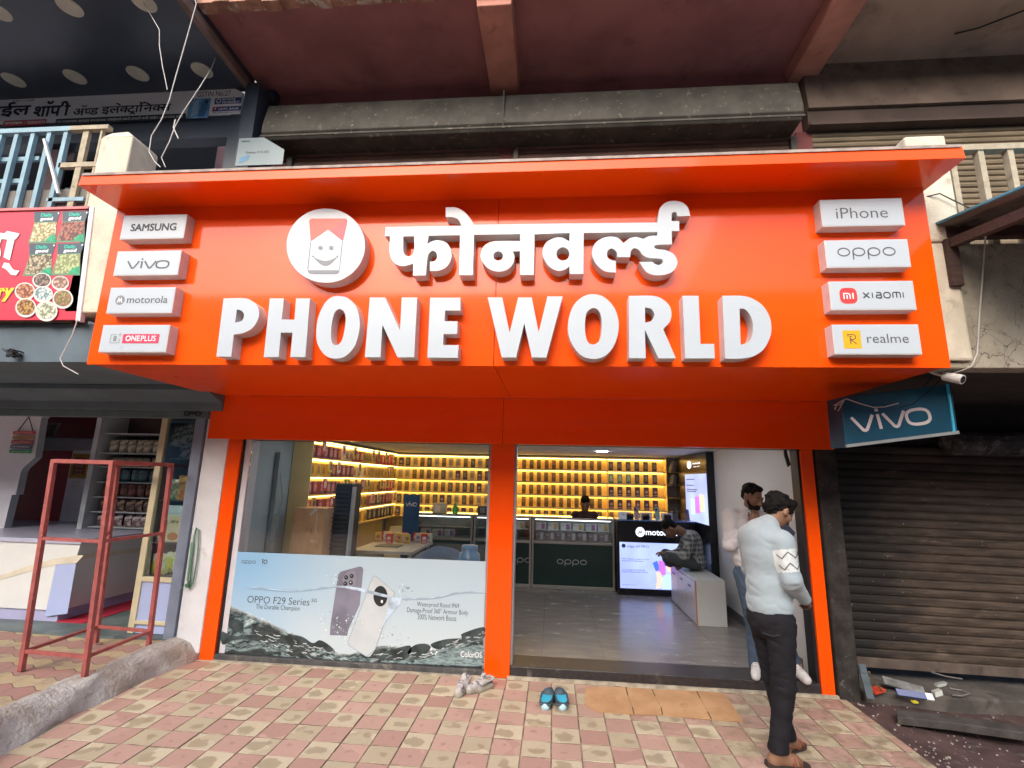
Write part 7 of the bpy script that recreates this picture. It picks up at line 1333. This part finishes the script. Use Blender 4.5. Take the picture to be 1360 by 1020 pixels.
tr = [('e', (0, 0, .84), (.15, .115, .12))]
for k in 'RL': g = lg[k]; tr += [('c', g[0], g[1], .094, .068), ('c', g[1], (g[2][0], g[2][1] - .01, .075), .066, .056)]
body('jeans', tr, FR, JE, p2, vox=.007, k=.03, disp=wrinkle(.004, (12, 8, 44, 0, 1), (-20, 16, 36, 1, .7)))
WS = mat('white_sneaker', (.58, .58, .57), .6, var=.08, scale=18)
for k, an in (('R', 40), ('L', 12)):
    g = lg[k]; r = math.radians(an); f = np.array((math.sin(r), math.cos(r), 0)); a = np.array((g[2][0], g[2][1], 0))
    body('sneaker', [('c', tuple(a - f * .04 + (0, 0, .055)), tuple(a + (0, 0, .09)), .048, .046), ('c', tuple(a - f * .05 + (0, 0, .035)), tuple(a + f * .16 + (0, 0, .034)), .036, .036), ('c', tuple(a + f * .0 + (0, 0, .075)), tuple(a + f * .12 + (0, 0, .05)), .036, .034)], FR, WS, p2, vox=.007, k=.03)
    W2 = lambda p: o2 + Rr * p[0] + Ff * p[1] + Vector((0, 0, p[2])); lv = np.array((math.cos(r), -math.sin(r), 0)); b = MB()
    for i in range(5): c = a + f * (.03 + .024 * i) + (0, 0, .112 - .009 * i); b.tube([W2(c - lv * .03 - np.array((0, 0, .012))), W2(c + np.array((0, 0, .003))), W2(c + lv * .03 - np.array((0, 0, .012)))], .0038, 6)
    b.build('lace', mat('grey_lace', (.35, .36, .36), .8), p2)
# --- 3: man in a checked shirt sitting cross legged on the bench
o3 = Vector((1.92, 2.30, .62)); Rr, Ff = heading(-84); FR = (o3, Rr, Ff)
p3 = thing('person', tuple(o3), 'man in grey checked shirt sitting hunched and cross legged on the low white cabinet', 'person')
hp, HP, HR = head_prims((.0, .31, .525), 0, 55)
aR = [(.17, .06, .43), (.20, .16, .20), (.09, .33, .17)]; aL = [(-.17, .06, .43), (-.20, .16, .20), (-.08, .36, .20)]
lg = dict(R=[(.09, .02, .10), (.19, .36, .16), (-.04, .22, .055)], L=[(-.09, .02, .10), (-.20, .38, .16), (.05, .33, .055)])
skin = hp + [('c', (0, .10, .45), (0, .21, .52), .058, .053, .03), ('e', (0, .02, .28), (.15, .10, .2)), ('e', (0, 0, .10), (.15, .11, .1))]
for a in (aR, aL): skin += [('c', a[0], a[1], .044, .036), ('c', a[1], a[2], .034, .026)]
for k in 'RL': g = lg[k]; skin += [('c', g[0], g[1], .07, .052), ('c', g[1], g[2], .047, .036)]
skin += [('c', (-.04, .22, .05), (-.15, .25, .035), .035, .028), ('c', (.05, .33, .05), (.15, .36, .035), .035, .028)] + hand_prims((.09, .335, .17), (-.3, .9, .1), (.1, -.1, 1), .5, 1) + hand_prims((-.08, .365, .2), (.2, .9, .1), (-.1, -.1, 1), .5, -1)
body('body', skin, FR, SKIND, p3, vox=.008, k=.03); eyes(p3, FR, HP)
body('hair', [('e', HP(0, -.022, .052), (.080, .095, .083), HR), ('e', HP(0, -.06, .0), (.066, .045, .06), HR)], FR, HAIR, p3, vox=.007, k=.025, disp=curls(.003, 100))
N = NT('checked_shirt'); o = N.obj(); s = N.n('SeparateXYZ'); N.l(o, s.inputs[0]); st_ = lambda v, p_, w_: N.ramp(N.math('ABSOLUTE', N.math('SUBTRACT', N.math('FRACT', N.math('DIVIDE', v, p_)), .5)), w_, w_ - .08)
gx = N.math('ADD', st_(N.math('ADD', s.outputs[0], s.outputs[1]), .062, .26), st_(s.outputs[2], .062, .26)); c = N.mix(N.math('MULTIPLY', gx, .5), (.235, .25, .26), (.055, .06, .068)); c = N.mix(N.math('MULTIPLY', N.math('ADD', st_(N.math('ADD', N.math('ADD', s.outputs[0], s.outputs[1]), .031), .062, .1), st_(N.math('ADD', s.outputs[2], .031), .062, .1)), .4), c, (.42, .43, .43)); N.set(col=c, rough=.85); CHK = N.m
sh_ = [('e', (0, .02, .30), (.175, .125, .2)), ('e', (0, .0, .12), (.17, .135, .13)), ('e', (0, .04, .40), (.165, .115, .11)), ('c', (-.155, .06, .43), (.155, .06, .43), .064, .064)]
for a in (aR, aL): sh_ += [('c', a[0], a[1], .067, .055), ('c', a[1], a[2], .054, .042)]
body('shirt', sh_, FR, CHK, p3, vox=.009, k=.035, disp=wrinkle(.005, (22, 14, 36, 0, 1), (-24, 26, 30, 1, .7)))
tr = [('e', (0, .0, .095), (.16, .13, .09))]
for k in 'RL': g = lg[k]; tr += [('c', g[0], g[1], .090, .066), ('c', g[1], g[2], .064, .050)]
body('trousers', tr, FR, mat('slate_trousers', (.045, .052, .06), .8, var=.15), p3, vox=.009, k=.03, disp=lambda X: np.clip(.012 - X[..., 2], 0, 1) * 3)
# --- 4: shopkeeper behind the counter, only head and shoulders show
o4 = Vector((.55, 4.02, .10)); Rr, Ff = heading(172); FR = (o4, Rr, Ff)
p4 = thing('person', tuple(o4), 'shopkeeper in a dark maroon shirt behind the glass counter, only head and shoulders showing', 'person')
hp, HP, HR = head_prims((.0, .05, 1.275), 10, 26)
skin = hp + [('c', (0, .0, 1.12), (0, .03, 1.22), .058, .053, .03), ('e', (0, 0, .92), (.15, .1, .2)), ('e', (0, 0, .66), (.15, .12, .12)), ('c', (.09, 0, .60), (.11, -.30, .56), .075, .055), ('c', (-.09, 0, .60), (-.11, -.30, .56), .075, .055), ('c', (.11, -.30, .56), (.11, -.31, .06), .05, .04), ('c', (-.11, -.30, .56), (-.11, -.31, .06), .05, .04), ('c', (.11, -.31, .04), (.11, -.20, .03), .035, .03), ('c', (-.11, -.31, .04), (-.11, -.20, .03), .035, .03)]
for s_ in (1, -1): skin += [('c', (s_ * .17, 0, 1.08), (s_ * .23, .04, .84), .044, .036), ('c', (s_ * .23, .04, .84), (s_ * .12, .2, .78), .034, .026)] + hand_prims((s_ * .11, .21, .78), (-s_ * .4, .8, -.1), (s_ * .2, .1, .95), .6, s_)
body('body', skin, FR, SKIND, p4, vox=.009, k=.03); eyes(p4, FR, HP)
body('hair', [('e', HP(0, -.02, .058), (.081, .094, .086), HR), ('e', HP(0, -.06, .0), (.066, .045, .06), HR), ('e', HP(.02, .06, .11), (.05, .04, .03), HR)], FR, HAIR, p4, vox=.007, k=.025, disp=curls(.0035, 100))
sh_ = [('e', (0, 0, .98), (.18, .12, .18)), ('e', (0, 0, .76), (.165, .125, .18)), ('c', (-.155, 0, 1.08), (.155, 0, 1.08), .062, .062)]
for s_ in (1, -1): sh_ += [('c', (s_ * .17, 0, 1.08), (s_ * .23, .04, .84), .066, .056), ('c', (s_ * .23, .04, .84), (s_ * .12, .2, .78), .054, .04)]
body('shirt', sh_, FR, mat('dark_maroon_shirt', (.045, .015, .015), .85, var=.2), p4, vox=.010, k=.03)
t = MB().lathe((.55, 4.02, .097), (0, 0, 1), [(0, .16), (.02, .17), (.04, .03), (.44, .03), (.45, .17), (.50, .17)], 20).build('stool', mat('dark_stool', (.04, .04, .045), .5), loc=(.55, 4.02, .1)); tag(t, 'dark round stool behind the glass counter under the shopkeeper', 'stool')
# ------------------------------------------------------------------ tidy up
for o in bpy.data.objects:
    if 'org' in o: del o['org']
